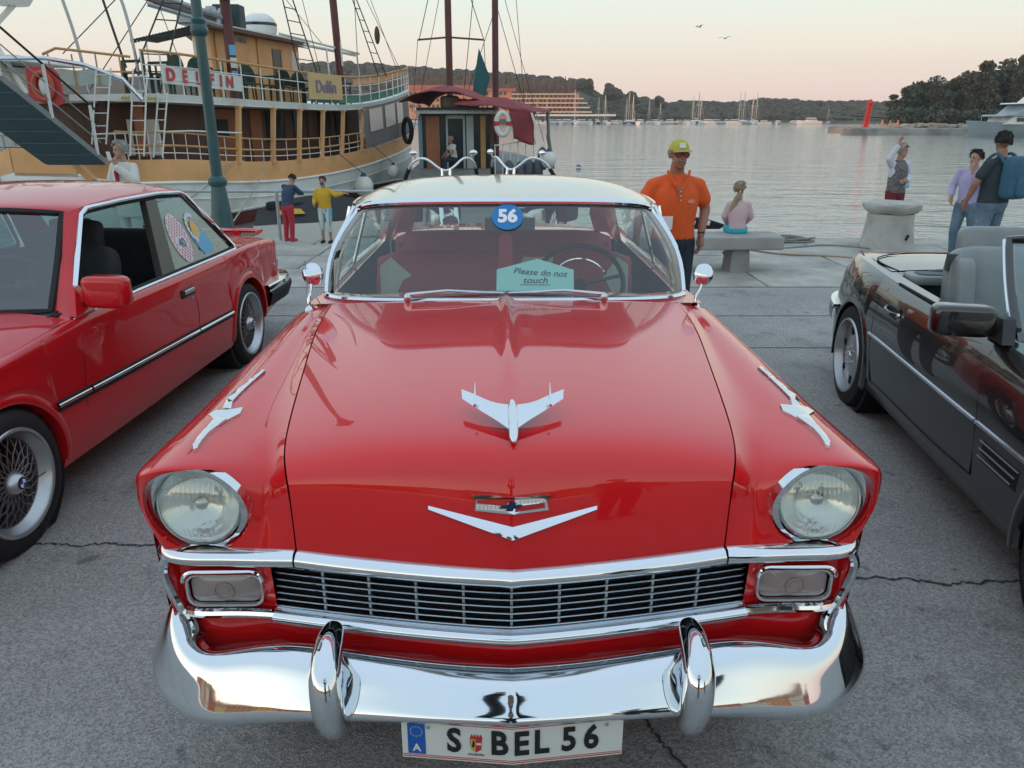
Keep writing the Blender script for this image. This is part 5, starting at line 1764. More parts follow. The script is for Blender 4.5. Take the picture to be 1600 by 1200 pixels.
# cross-spoke wheels
alloy = mat('silver_alloy', (.50, .51, .52), .32, .9, noise=(8, .08))
alloy_d = mat('dusty_alloy', (.20, .19, .185), .42, .75, noise=(12, .15))


def mesh_wheel(parent, x, y, face, r=.315, rim_r=.232, w_=.2):
    o = empty('wheel', (x, y, r - .012)); o.parent = parent
    m = MB(); pr = [(rim_r, -w_ / 2), (rim_r * 1.12, -w_ / 2 - .006), (r * .95, -w_ / 2 + .008), (r * .985, -w_ / 2 + .025), (r, -w_ / 2 + .045), (r, w_ / 2 - .045), (r * .985, w_ / 2 - .025), (r * .95, w_ / 2 - .008), (rim_r * 1.12, w_ / 2 + .006), (rim_r, w_ / 2)]
    m.lathe(pr, (0, 0, 0), (1, 0, 0), 56)
    for k in range(72):
        a = 2 * math.pi * k / 72
        for s_ in (-1, 1): m.bar((s_ * w_ * .20, r * math.cos(a), r * math.sin(a)), (s_ * (w_ / 2 - .018), (r * .985) * math.cos(a + .05), (r * .985) * math.sin(a + .05)), .006, .006, up=(0, math.cos(a), math.sin(a)))
    m.build('tyre', rubber, o)
    fx = face * (w_ / 2)
    m = MB(); m.lathe([(rim_r + .004, .002), (rim_r, .008), (rim_r - .012, .006), (rim_r - .016, -.01), (rim_r - .04, -.035), (rim_r - .046, -.05), (rim_r - .05, -.12)], (fx, 0, 0), (face, 0, 0), 56)
    m.build('rim', alloy, o)
    m = MB(); m.lathe([(0, -.12), (rim_r - .05, -.12)], (fx, 0, 0), (face, 0, 0), 30); m.build('wheel_back', black_gap, o)
    m = MB()
    n_ = 20
    for k in range(n_):
        a = 2 * math.pi * k / n_
        for sgn in (-1, 1):
            b = a + sgn * 2 * math.pi / n_ * 1.9
            p0 = (fx - face * .022, .045 * math.cos(a), .045 * math.sin(a)); pm_ = (fx - face * .026, .115 * math.cos((a + b) / 2), .115 * math.sin((a + b) / 2)); p1 = (fx - face * .045, (rim_r - .042) * math.cos(b), (rim_r - .042) * math.sin(b))
            m.tube([p0, pm_, p1], .0038, 5, caps=False)
    o2 = m.build('spokes', alloy_d, o); o2['kind'] = 'stuff'
    m = MB(); m.lathe([(0, .016), (.030, .016), (.036, .010), (.050, -.012), (.052, -.03)], (fx, 0, 0), (face, 0, 0), 24)
    m.build('hub', alloy, o)
    m = MB(); m.lathe([(0, .0185), (.026, .0185), (.027, .016)], (fx, 0, 0), (face, 0, 0), 24); rd = m.build('hub_badge', plate_black, o)
    for q, mt_ in ((0, white_print), (1, plate_blue), (2, white_print), (3, plate_blue)):
        m = MB(); P = [(fx + face * .0192, 0, 0)] + [(fx + face * .0192, .019 * math.cos(t), .019 * math.sin(t)) for t in np.linspace(q * math.pi / 2, (q + 1) * math.pi / 2, 7)]
        m.prism(P, (face * .0006, 0, 0)); m.build('badge_quarter', mt_, o, smooth=0)
    return o


for y in (0, WB):
    for s0 in (-1, 1): mesh_wheel(bmw, s0 * .735, y, s0, r=.318 if y == 0 else .305)

# stickers on the quarter glass
pink = mat('pink_print', (.62, .22, .30), .5); pale_pr = mat('pale_print', (.66, .66, .66), .5); sky_pr = mat('sky_blue_print', (.12, .40, .62), .5); sun_pr = mat('orange_print', (.70, .42, .12), .5); grey_pr = mat('grey_blue_print', (.10, .14, .22), .5)
Mb = bmw.matrix_basis
zdir = Vector((1, 0, .375)).normalized()


def on_q(y, z, lift=.0015): return Mb @ Vector((gz(z) + lift, y, z))


def sticker(y, z, label, name):
    o = empty(name, on_q(y, z), 0, label, 'sticker'); M = frame((0, 0, 0), (Mb.to_3x3() @ Vector((0, 1, 0))), (Mb.to_3x3() @ zdir)); return o, M


o, M = sticker(1.98, 1.04, 'pink and white dotted oval sticker with number 40 on the coupe rear side window', 'rally_sticker')
m = MB(); m.lathe([(0, 0), (.112, 0), (.112, .001), (0, .001)], n=36, squash=1.42); m.xf(M); m.build('oval', pale_pr, o)
m = MB()
for a in range(-6, 7):
    for b in range(-9, 10):
        if (a + b) % 2: continue
        x, y = a * .018, b * .018
        if (x / .105) ** 2 + (y / .150) ** 2 < 1 and not (abs(x) < .06 and -.07 < y < .01): m.box((x, y, .0018), (.015, .015, .001))
m.xf(M); m.build('checks', pink, o, smooth=0)
m = MB(); m.lathe([(0, .001), (.062, .001), (.062, .002), (0, .002)], (0, -.035, .0), n=28, squash=.75); m.xf(M); m.build('number_field', pale_pr, o)
text('number', '40', .085, grey_pr, M @ Matrix.Translation((0, -.035, .0035)), o, .0005, bold=.002)
o, M = sticker(2.24, 1.035, 'orange sun over blue sea sticker in the rear corner of the coupe side window', 'sun_sticker')
m = MB(); m.prism([(-.10, -.02, 0), (-.02, .08, 0), (.05, .04, 0), (.14, -.08, 0), (.10, -.145, 0), (-.03, -.145, 0)], (0, 0, .001)); m.xf(M); m.build('blue_field', sky_pr, o, smooth=0)
m = MB(); m.lathe([(0, .001), (.05, .001), (.05, .002), (0, .002)], (-.01, .03, 0), n=14, squash=1.2); m.xf(M); m.build('sun', sun_pr, o)
m = MB()
for k in range(9):
    a = k * .42 + .3; m.ball((-.02 + .075 * math.cos(a + .8), .045 + .085 * math.sin(a + .8), .002), (.016, .02, .001), 8, 4)
m.xf(M); m.build('petals', pale_pr, o)
m = MB(); m.ball((-.075, -.03, .002), (.008, .016, .001), 8, 4); m.ball((-.065, -.10, .002), (.008, .016, .001), 8, 4); m.xf(M); m.build('dark_dots', grey_pr, o)

# ------------------------------------------------------------------ dark convertible at the right
merc = empty('convertible_car', (2.731, 2.082, 0), R_(-7.0), 'dark grey open convertible with leather seats at the right of the classic car', 'car')
WB2 = 2.58
zt2 = [(-.8, .58), (-.6, .70), (0, .80), (.6, .858), (.95, .872), (1.6, .862), (2.2, .868), (2.8, .885), (3.1, .880), (3.30, .855), (3.42, .80), (3.48, .66)]
xt2 = [(-.8, .78), (-.5, .85), (0, .885), (.8, .895), (2.0, .895), (2.6, .895), (2.95, .872), (3.25, .80), (3.42, .71), (3.48, .63)]
zf2 = lambda y: sinterp(zt2, y)
xf2 = lambda y: sinterp(xt2, y)
fr2 = (0, .06, .20, .36, .46)
of2 = (-.10, -.062, -.025, -.004, .000)
ys = arch_ys(-.78, 3.47, 120, (0, WB2), .352)
b2 = lambda y: .20
up, lo = [], []
for y in ys:
    zt = zf2(y); xw = xf2(y); za = arch2(y, .20, (0, WB2), .352, .31); ms = min(.553, zt - .08)
    zb = max(za, ms) if za > .5 else ms
    h = zt - zb
    P = cidx([(xw + o, y, zt - h * f / .46) for f, o in zip(fr2, of2)], np.linspace(0, 4, 16))
    up.append([tuple(p) for p in P])
    zl = min(za, zb)
    lo.append([(xw + .002, y, zb - .001), (xw + .004, y, zb + (zl - zb) * .3), (xw - .002, y, zb + (zl - zb) * .7), (xw - .02, y, zb + (zl - zb) * .95), (xw - .05, y, zl), (xw - .10, y, zl)])
m = MB(); m.grid(up)
def rowx(y, n=10, x0=0.0, dz=.012): return [((x0 + (xf2(y) - .10 - x0) * t), y, zf2(y) + dz * (1 - t ** 3)) for t in np.linspace(0, 1, n)]
m.grid([rowx(y, dz=.03) for y in np.linspace(-.78, .86, 14)])          # hood
m.grid([rowx(y, dz=.015) for y in np.linspace(2.42, 3.47, 16)])         # cover and boot
m.grid([[(xf2(y) - .10, y, zf2(y)), (xf2(y) - .175, y, zf2(y) + .004), (xf2(y) - .185, y, zf2(y) - .10)] for y in np.linspace(.86, 2.42, 16)])
m.grid([[(.64 * t, 3.485, .66), (.64 * t, 3.50, .5), (.64 * t, 3.46, .3)] for t in np.linspace(0, 1, 6)])
m.grid([[(.78 * t, -.78 - .05 * (1 - t * t), zf2(-.78) + .028 * (1 - t ** 3)), (.78 * t, -.86 - .05 * (1 - t * t), .45), (.78 * t, -.80 - .05 * (1 - t * t), .20)] for t in np.linspace(0, 1, 10)])
m.mirror(0); body3 = m.build('body_side', dark_paint, merc, smooth=50)
m = MB(); m.grid(lo); m.grid([[(.78, -.78, .56), (.78, -.86, .45), (.78, -.80, .20)], [(.785, -.775, .56), (.785, -.78, .45), (.74, -.775, .20)]]); m.mirror(0); m.build('lower_cladding', grey_clad, merc, smooth=50)


def body_x2(y, z):
    zt = zf2(y); ms = .553
    if z < ms: return xf2(y) + .002
    f = (zt - z) / (zt - ms) * .46
    return xf2(y) + float(np.interp(f, fr2, of2))


m = MB()
for sx in (-1, 1):
    for a, b in ((-.6, -.36), (.36, .80), (.81, 2.22), (2.95, 3.40)):
        m.grid([[(sx * (xf2(y) - .004), y, .566), (sx * (xf2(y) + .010), y, .562), (sx * (xf2(y) + .012), y, .552), (sx * (xf2(y) - .004), y, .546)] for y in np.linspace(a, b, 14)])
m.build('side_chrome_strip', mat('satin_blue_chrome', (.62, .68, .74), .22, .9), merc, smooth=50)
fx2 = lambda y, z: body_x2(y, z)
for sx in (-1, 1):
    groove([(.93, .868), (.90, .76), (.82, .60), (.79, .50), (.765, .33)], 'door_gap', merc, fx2, .006, sx)
    groove([(2.17, .865), (2.22, .76), (2.20, .60), (2.16, .45), (2.10, .30)], 'door_gap', merc, fx2, .006, sx)
    groove([(.765, .33), (1.2, .31), (1.8, .305), (2.10, .30)], 'door_gap', merc, fx2, .004, sx)
m = MB()
for sx in (-1, 1):
    for k in range(3):
        z = .500 - k * .033
        m.grid([[(sx * (xf2(y) + .002), y, z + .007 - (y - .4) * 0), (sx * (xf2(y) + .009), y, z), (sx * (xf2(y) + .002), y, z - .006)] for y in np.linspace(.41 + .02 * k, .73, 6)])
m.build('vent_fin', grey_clad, merc, smooth=0)
m = MB()
for sx in (-1, 1): m.box((sx * (xf2(.55) - .006), .56, .467), (.02, .30, .085))
m.build('vent_recess', black_gap, merc, smooth=0)
# arch lips
m = MB()
for sx in (1, -1):
    for c in (0, WB2):
        rows = []
        for t in np.linspace(-.25, math.pi + .25, 44):
            P = []
            for rr_, dx in ((.352, -.06), (.352, .006), (.362, .012), (.380, .008), (.41, -.004)):
                y = c + rr_ * math.cos(t); z = .31 + rr_ * math.sin(t) * .98
                P.append((sx * (body_x2(min(max(y, -.7), 3.6), z) + dx), y, z))
            rows.append(P)
        m.grid(rows)
m.build('wheel_arch_lip', dark_paint, merc, smooth=60)
m = MB()
for sx in (1, -1):
    for c in (0, WB2): m.lathe([(.35, 0), (.38, .0), (.38, -.28), (0, -.28)], (sx * .86, c, .31), (sx, 0, 0), 30)
m.build('wheel_well', black_gap, merc)
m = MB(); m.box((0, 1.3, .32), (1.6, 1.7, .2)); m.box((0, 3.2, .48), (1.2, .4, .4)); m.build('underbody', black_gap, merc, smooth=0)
# rear bumper strip
m = MB()
pth = cspl([(.880, 2.99, .49), (.862, 3.12, .49), (.80, 3.34, .49), (.68, 3.50, .49), (.4, 3.57, .49), (0, 3.59, .49)], 36)
m.grid(strip(pth, [(-.06, .055), (.0, .052), (.016, .03), (.02, -.02), (.012, -.05)])); m.mirror(0); o = m.build('rear_bumper', grey_clad, merc)
m = MB(); m.grid(strip(pth, [(-.02, .066), (.014, .062), (.018, .045), (.012, .030)])); m.mirror(0); m.build('bumper_chrome', chrome, o)
m = MB(); m.grid([[(x, y, .665 - .0 * y) for x in (.60, .69)] + [(.70, y, .63)] for y in (3.492, 3.50)]); m.box((.55, 3.49, .62), (.22, .03, .12)); m.box((-.55, 3.49, .62), (.22, .03, .12)); m.build('tail_light', mat('tail_lens', (.30, .01, .01), .2), merc, smooth=0)
# cockpit
leather = mat('grey_leather', (.25, .28, .28), .42, noise=(10, .08), bump=(60, .15, .003))
leather_d = mat('dark_grey_leather', (.07, .08, .085), .5, noise=(10, .1))
m = MB(); m.box((0, 1.62, .45), (1.5, 1.7, .05)); m.box((0, 2.44, .64), (1.44, .05, .42)); m.box((0, .84, .62), (1.4, .06, .42))
for sx in (-1, 1): m.box((sx * .73, 1.65, .64), (.05, 1.6, .40))
m.build('cabin_shell', leather_d, merc, smooth=0, bevel=.01)
for sx in (-1, 1):
    m = MB(); rbox(m, (sx * .36, 1.98, .80), (.52, .17, .62), rx=R_(-14)); o = m.build('seat_back', leather, merc, smooth=60)
    m = MB(); rbox(m, (sx * .36, 2.12, 1.10), (.36, .11, .20), rx=R_(-8)); m.build('headrest', leather, o, smooth=60)
    m = MB(); rbox(m, (sx * .36, 1.60, .55), (.52, .56, .18)); m.build('seat_cushion', leather, o, smooth=60)
    for dx in (-.20, .20):
        m = MB(); rbox(m, (sx * .36 + dx, 1.93, .80), (.10, .20, .50), rx=R_(-14)); m.build('side_bolster', leather, o, smooth=60)
    m = MB(); m.bar((sx * .36 - sx * .26, 1.90, .98), (sx * .36 - sx * .24, 1.76, .62), .045, .006); m.box((sx * .60, 2.0, 1.02), (.06, .03, .09)); m.build('seat_belt', leather_d, o, smooth=0)
    # speaker pod and side trim behind the seat
    m = MB(); rbox(m, (sx * .56, 2.36, .862), (.26, .20, .06)); o = m.build('speaker_pod', leather, merc, smooth=60)
    m = MB(); rbox(m, (sx * .56, 2.35, .885), (.17, .12, .03)); m.build('speaker_grille', leather_d, o, smooth=60)
m = MB(); m.tube(cspl([(-.62, 2.38, .84), (-.58, 2.39, .875), (-.3, 2.40, .885), (.3, 2.40, .885), (.58, 2.39, .875), (.62, 2.38, .84)], 30), .018, 10); m.build('roll_bar', leather_d, merc)
m = MB(); m.grid([[(x, y, z) for x in np.linspace(-.70, .70, 9)] for y, z in ((.84, .87), (1.0, .905), (1.16, .90), (1.22, .86), (1.22, .65))]); m.build('dashboard', leather_d, merc)
m = MB(); m.grid([rowx(y, 8, .0, .022) for y in np.linspace(2.46, 2.92, 6)]); m.mirror(0)
m.v = [(x * .93, y, z + .006) for x, y, z in m.v]; m.build('soft_top_cover', dark_paint, merc, smooth=60)
for sx in (-1, 1):
    m = MB(); m.tube(cspl([(sx * .70, 2.46, .885), (sx * .73, 2.62, .892), (sx * .70, 2.85, .900), (sx * .55, 2.96, .908), (0, 2.98, .915)], 24), .004, 5); m.build('cover_gap', black_gap, merc)
m = MB(); m.tube(cspl([(-.74, 3.0, .885), (-.71, 3.15, .888), (-.66, 3.35, .865)], 14), .003, 5); m.tube(cspl([(.74, 3.0, .885), (.71, 3.15, .888), (.66, 3.35, .865)], 14), .003, 5); m.build('boot_gap', black_gap, merc)
m = MB()
for sx in (-1, 1): m.box((sx * (.80), 1.55, .868), (.012, 1.18, .014), rz=0)
m.build('window_slot', rubber, merc, smooth=0)
# windscreen
wb = surf([[(0, .78, .90), (.40, .81, .896), (.735, .93, .875)], [(0, 1.02, 1.10), (.37, 1.05, 1.09), (.70, 1.15, 1.06)], [(0, 1.22, 1.27), (.35, 1.25, 1.265), (.655, 1.34, 1.235)]], 12, 14)
Wm = np.concatenate([(wb[:, ::-1] * np.array([-1, 1, 1]))[:, :-1], wb], axis=1)
m = MB(); m.grid(Wm); m.build('windscreen', glass_tint, merc, smooth=60)
m = MB(); loop = [tuple(p) for p in Wm[1:, -1]] + [tuple(p) for p in Wm[-1, -2::-1]] + [tuple(p) for p in Wm[-2:0:-1, 0]]
m.tube(loop, .020, 8); m.build('windscreen_frame', dark_paint, merc)
m = MB()
for sx in (-1, 1): m.tube([(sx * (p[0] + .018), p[1] + .006, p[2]) for p in Wm[:, -1]], .007, 6)
m.build('frame_chrome', chrome, merc)
# mirrors
for sx in (-1, 1):
    m = MB(); rbox(m, (sx * .945, .99, .945), (.25, .11, .135), rz=R_(5 * sx)); o = m.build('door_mirror', dark_paint, merc, smooth=60)
    m = MB(); m.prism([(sx * .78, .86, .872), (sx * .78, 1.05, .872), (sx * .75, 1.03, .96), (sx * .75, .95, .96)], (sx * .05, 0, 0)); m.build('mirror_foot', black_plastic, o, smooth=30)
    m = MB(); m.box((sx * .95, 1.048, .945), (.19, .004, .095)); m.build('mirror_glass', chrome, o, smooth=0)
# handle with recess
for sx in (-1, 1):
    hx = body_x2(1.98, .745)
    m = MB(); rbox(m, (sx * (hx + .002), 1.98, .742), (.02, .17, .07)); o = m.build('handle_recess', black_plastic, merc, smooth=60)
    m = MB(); m.tube(cspl([(sx * (hx + .004), 2.07, .752), (sx * (hx + .030), 2.03, .750), (sx * (hx + .032), 1.93, .744), (sx * (hx + .006), 1.89, .742)], 14), .011, 8); m.build('door_handle', dark_paint, o)
    m = MB(); m.lathe([(0, .016), (.012, .014), (.014, 0)], (sx * (hx + .006), 1.885, .742), (sx, 0, 0), 14); m.build('door_lock', chrome_dull, merc)
m = MB(); m.lathe([(0, .004), (.017, .003), (.020, 0)], (-xf2(.28) - .0 + .01, .33, .66), (-1, 0, 0), 16); m.build('side_repeater', mat('repeater_lens', (.35, .33, .28), .2), merc)


def dish_wheel(parent, x, y, face, r=.322, rim_r=.238, w_=.24):
    o = empty('wheel', (x, y, r - .01)); o.parent = parent
    m = MB(); pr = [(rim_r, -w_ / 2), (rim_r * 1.1, -w_ / 2 - .004), (r * .96, -w_ / 2 + .008), (r, -w_ / 2 + .04), (r, w_ / 2 - .04), (r * .96, w_ / 2 - .008), (rim_r * 1.1, w_ / 2 + .004), (rim_r, w_ / 2)]
    m.lathe(pr, (0, 0, 0), (1, 0, 0), 56)
    for k in range(64):
        a = 2 * math.pi * k / 64
        for s_ in (-1, 1): m.bar((s_ * w_ * .15, r * math.cos(a), r * math.sin(a)), (s_ * (w_ / 2 - .02), (r * .985) * math.cos(a + .06), (r * .985) * math.sin(a + .06)), .007, .006, up=(0, math.cos(a), math.sin(a)))
    m.build('tyre', rubber, o)
    fx = face * w_ / 2
    m = MB(); m.lathe([(rim_r + .004, .0), (rim_r, .010), (rim_r - .012, .008), (rim_r - .018, -.02), (rim_r - .024, -.045), (rim_r - .05, -.05), (.13, -.03), (.06, -.022), (0, -.022)], (fx, 0, 0), (face, 0, 0), 56)
    m.build('rim', alloy, o)
    for k in range(6):
        a = 2 * math.pi * k / 6 + .3
        m = MB(); m.prism([(fx - face * .034, .10 * math.cos(a + q) * kx, .10 * math.sin(a + q) * kx) for q, kx in ((-.10, 1.0), (.10, 1.0), (.14, 1.75), (.0, 1.9), (-.14, 1.75))], (face * .004, 0, 0)); m.build('rim_slot', black_gap, o, smooth=0)
    m = MB(); m.lathe([(0, .004), (.028, .002), (.034, -.01), (.034, -.03)], (fx - face * .012, 0, 0), (face, 0, 0), 24)
    for k in range(5):
        a = 2 * math.pi * k / 5; m.lathe([(0, -.006), (.009, -.008), (.010, -.03)], (fx, .058 * math.cos(a), .058 * math.sin(a)), (face, 0, 0), 8)
    m.build('hub', chrome_dull, o)
    return o


for y in (0, WB2):
    for s0 in (-1, 1): dish_wheel(merc, s0 * .775, y, s0)
# ------------------------------------------------------------------ excursion ship alongside the quay
ochre = mat('ochre_paint', (.72, .38, .16), .5, noise=(2, .08), mix=((.60, .32, .14), 1.3, .5, .7))
ochre_l = mat('varnished_rail', (.50, .27, .10), .45, noise=(6, .12))
brown_w = mat('dark_brown_wood', (.11, .05, .034), .5, noise=(5, .2), stretch=(1, 1, .2))
red_wood = mat('reddish_plank_wood', (.32, .12, .055), .5, noise=(5, .2), stretch=(6, 6, .4))
hull_white = mat('ship_white', (.80, .81, .78), .5, noise=(1.2, .06), mix=((.52, .50, .43), .9, .55, .8))
boot_red = mat('antifouling_red', (.12, .025, .02), .7, noise=(2, .15))
taupe = mat('taupe_canvas', (.22, .19, .18), .8, noise=(3, .06))
clear_pvc = mat('clear_pvc_window', (.66, .57, .50), .25)
green_c = mat('dark_green_plastic', (.02, .05, .035), .5)
rail_w = mat('rail_white', (.70, .69, .64), .4)
rope_m = mat('rope_fibre', (.30, .28, .24), .9, noise=(40, .3))
dark_net = mat('dark_scrim', (.03, .035, .035), .9)
glass_dark = mat('ship_window_glass', (.03, .045, .05), .1)

ship = empty('excursion_ship', (-7.5, 24, WATER_Z), 0, 'wooden two-deck excursion ship with ochre bulwark and DELFIN banner', 'ship')


def NP(t):
    return cidx([(-9.5, 17.4), (-8.5, 17.35), (-7.6, 18.4), (-6.9, 21.0), (-6.1, 24.4), (-5.2, 28.0), (-4.35, 30.8), (-4.0, 31.9)], [t])[0]


def FP(t):
    return cidx([(-11.2, 17.9), (-12.2, 19.0), (-12.4, 21.0), (-12.0, 23.5), (-11.0, 26.5), (-9.0, 29.5), (-6.2, 31.6), (-4.0, 31.9)], [t])[0]


def tab(vals, t): return float(cidx([(v, 0) for v in vals], [t])[0][0])


ZB = [1.15, .93, .88, .70, .62, .74, 1.06, 1.25]
ZO = [.62, .46, .40, .21, .12, .24, .56, .82]
ZD = [2.28, 2.28, 2.28, 2.24, 2.20, 2.25, 2.58, 2.84]
INS = [.9, .9, .7, .45, .4, .5, .7, .3]


def sidept(t, z, far=False, inset=0.0):
    p = FP(t) if far else NP(t); q = NP(t) if far else FP(t)
    d = q - p; d = d / max(np.linalg.norm(d), .3)
    zo = tab(ZO, t); k = 0
    if z < zo: k = tab(INS, t) * ((zo - z) / (zo + 1.3)) ** 1.5
    p = p + d * (k + inset)
    return (p[0], p[1], z)


T_ = np.linspace(0, 7, 60)
m = MB()
for far in (False, True):
    m.grid([[sidept(t, z * tab(ZO, t) + (1 - z) * -.55, far) for z in np.linspace(1, 0, 9)] for t in T_])
m.grid([[sidept(0, z * .62 + (1 - z) * -.55) for z in np.linspace(1, 0, 9)], [sidept(0, z * .62 + (1 - z) * -.55, True) for z in np.linspace(1, 0, 9)]])
m.build('hull', hull_white, ship, True)
m = MB()
for far in (False, True): m.grid([[sidept(t, z, far) for z in (-.55, -.8, -1.3)] for t in T_])
m.build('boot_stripe', boot_red, ship, True)
m = MB()
for far in (False, True):
    m.grid([[sidept(t, tab(ZO, t), far, -.01), sidept(t, (tab(ZO, t) + tab(ZB, t)) / 2, far, -.02), sidept(t, tab(ZB, t), far, -.01), sidept(t, tab(ZB, t), far, .10), sidept(t, tab(ZO, t) + .1, far, .10)] for t in T_])
m.grid([[sidept(0, z) for z in (.55, 1.15)], [sidept(0, z, True) for z in (.55, 1.15)]])
m.build('bulwark', ochre, ship, True)
m = MB()
for dz in (-.03, -.42):
    for far in (False,): m.tube([sidept(t, tab(ZO, t) + dz, far, -.03) for t in T_], .035 if dz > -.1 else .018, 6)
m.build('rubbing_strake', hull_white, ship, True)
m = MB(); m.tube([sidept(t, -.50, False, -.02) for t in T_[10:56]], .02, 5); m.build('waterline_stripe', rail_w, ship, True)
m = MB(); m.grid([[sidept(t, tab(ZO, t) + .05), sidept(t, tab(ZO, t) + .05, True)] for t in T_]); m.build('main_deck', mat('deck_planks', (.22, .17, .11), .8, noise=(3, .2)), ship, True)
# upper deck slab
U_ = np.linspace(1.55, 7, 60)
m = MB()
m.grid([[sidept(t, tab(ZD, t) - .17, False, .02), sidept(t, tab(ZD, t), False, -.05), sidept(t, tab(ZD, t) + .005, False, .12)] for t in U_])
m.grid([[sidept(t, tab(ZD, t), False, .1), sidept(t, tab(ZD, t), True, 0)] for t in U_]); m.grid([[sidept(t, tab(ZD, t) - .17, False, 0), sidept(t, tab(ZD, t) - .17, True, 0)] for t in U_])
m.grid([[sidept(1.55, 2.11), sidept(1.55, 2.28)], [sidept(1.55, 2.11, True), sidept(1.55, 2.28, True)]])
m.build('upper_deck', hull_white, ship, True)
m = MB(); m.grid([[sidept(t, 2.12, False, .05), sidept(t, 2.25, False, .03)] for t in np.linspace(.15, 1.55, 12)]); m.grid([[sidept(t, 2.25, False, .03), sidept(t, 2.25, True)] for t in np.linspace(.15, 1.55, 12)]); m.build('aft_deck', hull_white, ship, True)
for t in (1.2, 1.62):
    for k in range(3):
        p = sidept(t + k * .05, 2.18, False, -.03); m = MB(); m.lathe([(0, 0), (.035, 0)], p, (.9, -.4, 0), 8); m.build('cleat_mark', mat('yellow_print', (.5, .4, .05), .6), ship, True)
# deckhouse on the main deck
m = MB(); m.grid([[sidept(t, z, False, 1.15) for z in (.3, 1.2, 2.15)] for t in np.linspace(1.9, 5.6, 30)])
m.grid([[sidept(1.9, z, False, 1.15) for z in (.3, 2.15)], [sidept(1.9, z, True, .6) for z in (.3, 2.15)]])
m.build('deckhouse_wall', brown_w, ship, True)
for t0, t1, mt_, nm in ((2.98, 3.42, red_wood, 'door_panel'), (3.55, 3.72, red_wood, 'door_panel'), (3.8, 4.1, glass_dark, 'cabin_window'), (4.25, 4.42, glass_dark, 'cabin_window'), (4.5, 4.62, brown_w, 'door_panel'), (4.7, 4.95, glass_dark, 'cabin_window'), (5.05, 5.3, glass_dark, 'cabin_window')):
    m = MB(); z0 = .35 if nm == 'door_panel' else 1.1
    a, b = sidept(t0, z0, False, 1.12), sidept(t1, z0, False, 1.12); m.prism([a, b, (b[0], b[1], 2.0), (a[0], a[1], 2.0)], (-.05, .02, 0)); m.build(nm, mt_, ship, True, 0)
m = MB(); a, b = sidept(3.05, 1.3, False, 1.09), sidept(3.2, 1.3, False, 1.09); m.prism([a, b, (b[0], b[1], 1.75), (a[0], a[1], 1.75)], (-.03, .01, 0)); m.build('door_light', glass_dark, ship, True, 0)
# pillars between bulwark and upper deck
for t in (2.86, 3.38, 3.80, 4.2, 4.58, 5.0):
    a = Vector(sidept(t, tab(ZB, t) - .02, False, .04)); b = Vector(sidept(t + .09, tab(ZD, t) - .17, False, .06))
    m = MB(); m.bar(a, b, .17, .10, up=(1, 0, 0)); m.bar(a + Vector((0, 0, .04)), a + Vector((0, 0, -.04)), .32, .14, up=(1, 0, 0)); m.bar(b, b - Vector((0, 0, .05)), .28, .14, up=(1, 0, 0))
    m.build('deck_pillar', ochre, ship, True, 0)
# lower rails
for dz, mt_, r_ in ((.30, ochre_l, .028), (.58, ochre_l, .022), (.14, rail_w, .014)):
    m = MB(); m.tube([sidept(t, tab(ZB, t) + dz * (1 if t < 5 else .9), False, .05) for t in np.linspace(1.0, 5.3, 36)], r_, 6); m.build('lower_rail', mt_, ship, True)
m = MB()
for t in np.linspace(1.0, 5.3, 24): m.tube([sidept(t, tab(ZB, t), False, .05), sidept(t, tab(ZB, t) + .58, False, .05)], .012, 5)
m.build('lower_stanchion', rail_w, ship, True)
# upper rails
for dz, mt_, r_ in ((.86, ochre_l, .032), (.58, rail_w, .014), (.30, rail_w, .014)):
    m = MB(); m.tube([sidept(t, tab(ZD, t) + dz * (1 if t < 6 else 1 - .12 * (t - 6)), False, .0) for t in np.linspace(1.6, 6.95, 50)], r_, 6); m.build('upper_rail', mt_, ship, True)
for t in list(np.linspace(1.6, 5.0, 13)) + list(np.linspace(5.25, 6.95, 9)):
    m = MB(); m.tube([sidept(t, tab(ZD, t), False, .0), sidept(t, tab(ZD, t) + .85, False, .0)], .018, 5); m.build('stanchion', rail_w, ship, True)
m = MB(); m.grid([[sidept(t, tab(ZD, t) + .62, False, .05), sidept(t, tab(ZD, t) + .80, False, .05)] for t in np.linspace(4.9, 6.9, 20)]); m.build('bow_canvas', ochre, ship, True)
m = MB(); m.grid([[sidept(t, tab(ZD, t) + .04, False, .06), sidept(t, tab(ZD, t) + .26, False, .06)] for t in np.linspace(4.1, 6.6, 24)]); m.build('deck_net', mat('green_net', (.10, .22, .17), .8), ship, True)
# taupe windbreak with clear windows at the bow
m = MB()
tb = np.linspace(5.05, 6.85, 14)
m.grid([[sidept(t, tab(ZB, t) + .02, False, -.03), sidept(t, tab(ZD, t) - .12, False, .0)] for t in tb]); m.build('windbreak', taupe, ship, True)
for t0, t1 in ((5.18, 5.50), (5.58, 5.90), (5.98, 6.28)):
    m = MB()
    fz = lambda t, q: tab(ZB, t) * (1 - q) + tab(ZD, t) * q
    m.grid([[sidept(t, fz(t, .36), False, -.045), sidept(t, fz(t, .86), False, -.02)] for t in np.linspace(t0, t1, 4)]); m.build('pvc_window', clear_pvc, ship, True)
m = MB()
for t in np.linspace(5.0, 6.9, 30): m.ball(sidept(t, tab(ZB, t) + .0, False, -.05), .022, 6, 4)
m.build('lacing', rail_w, ship, True)
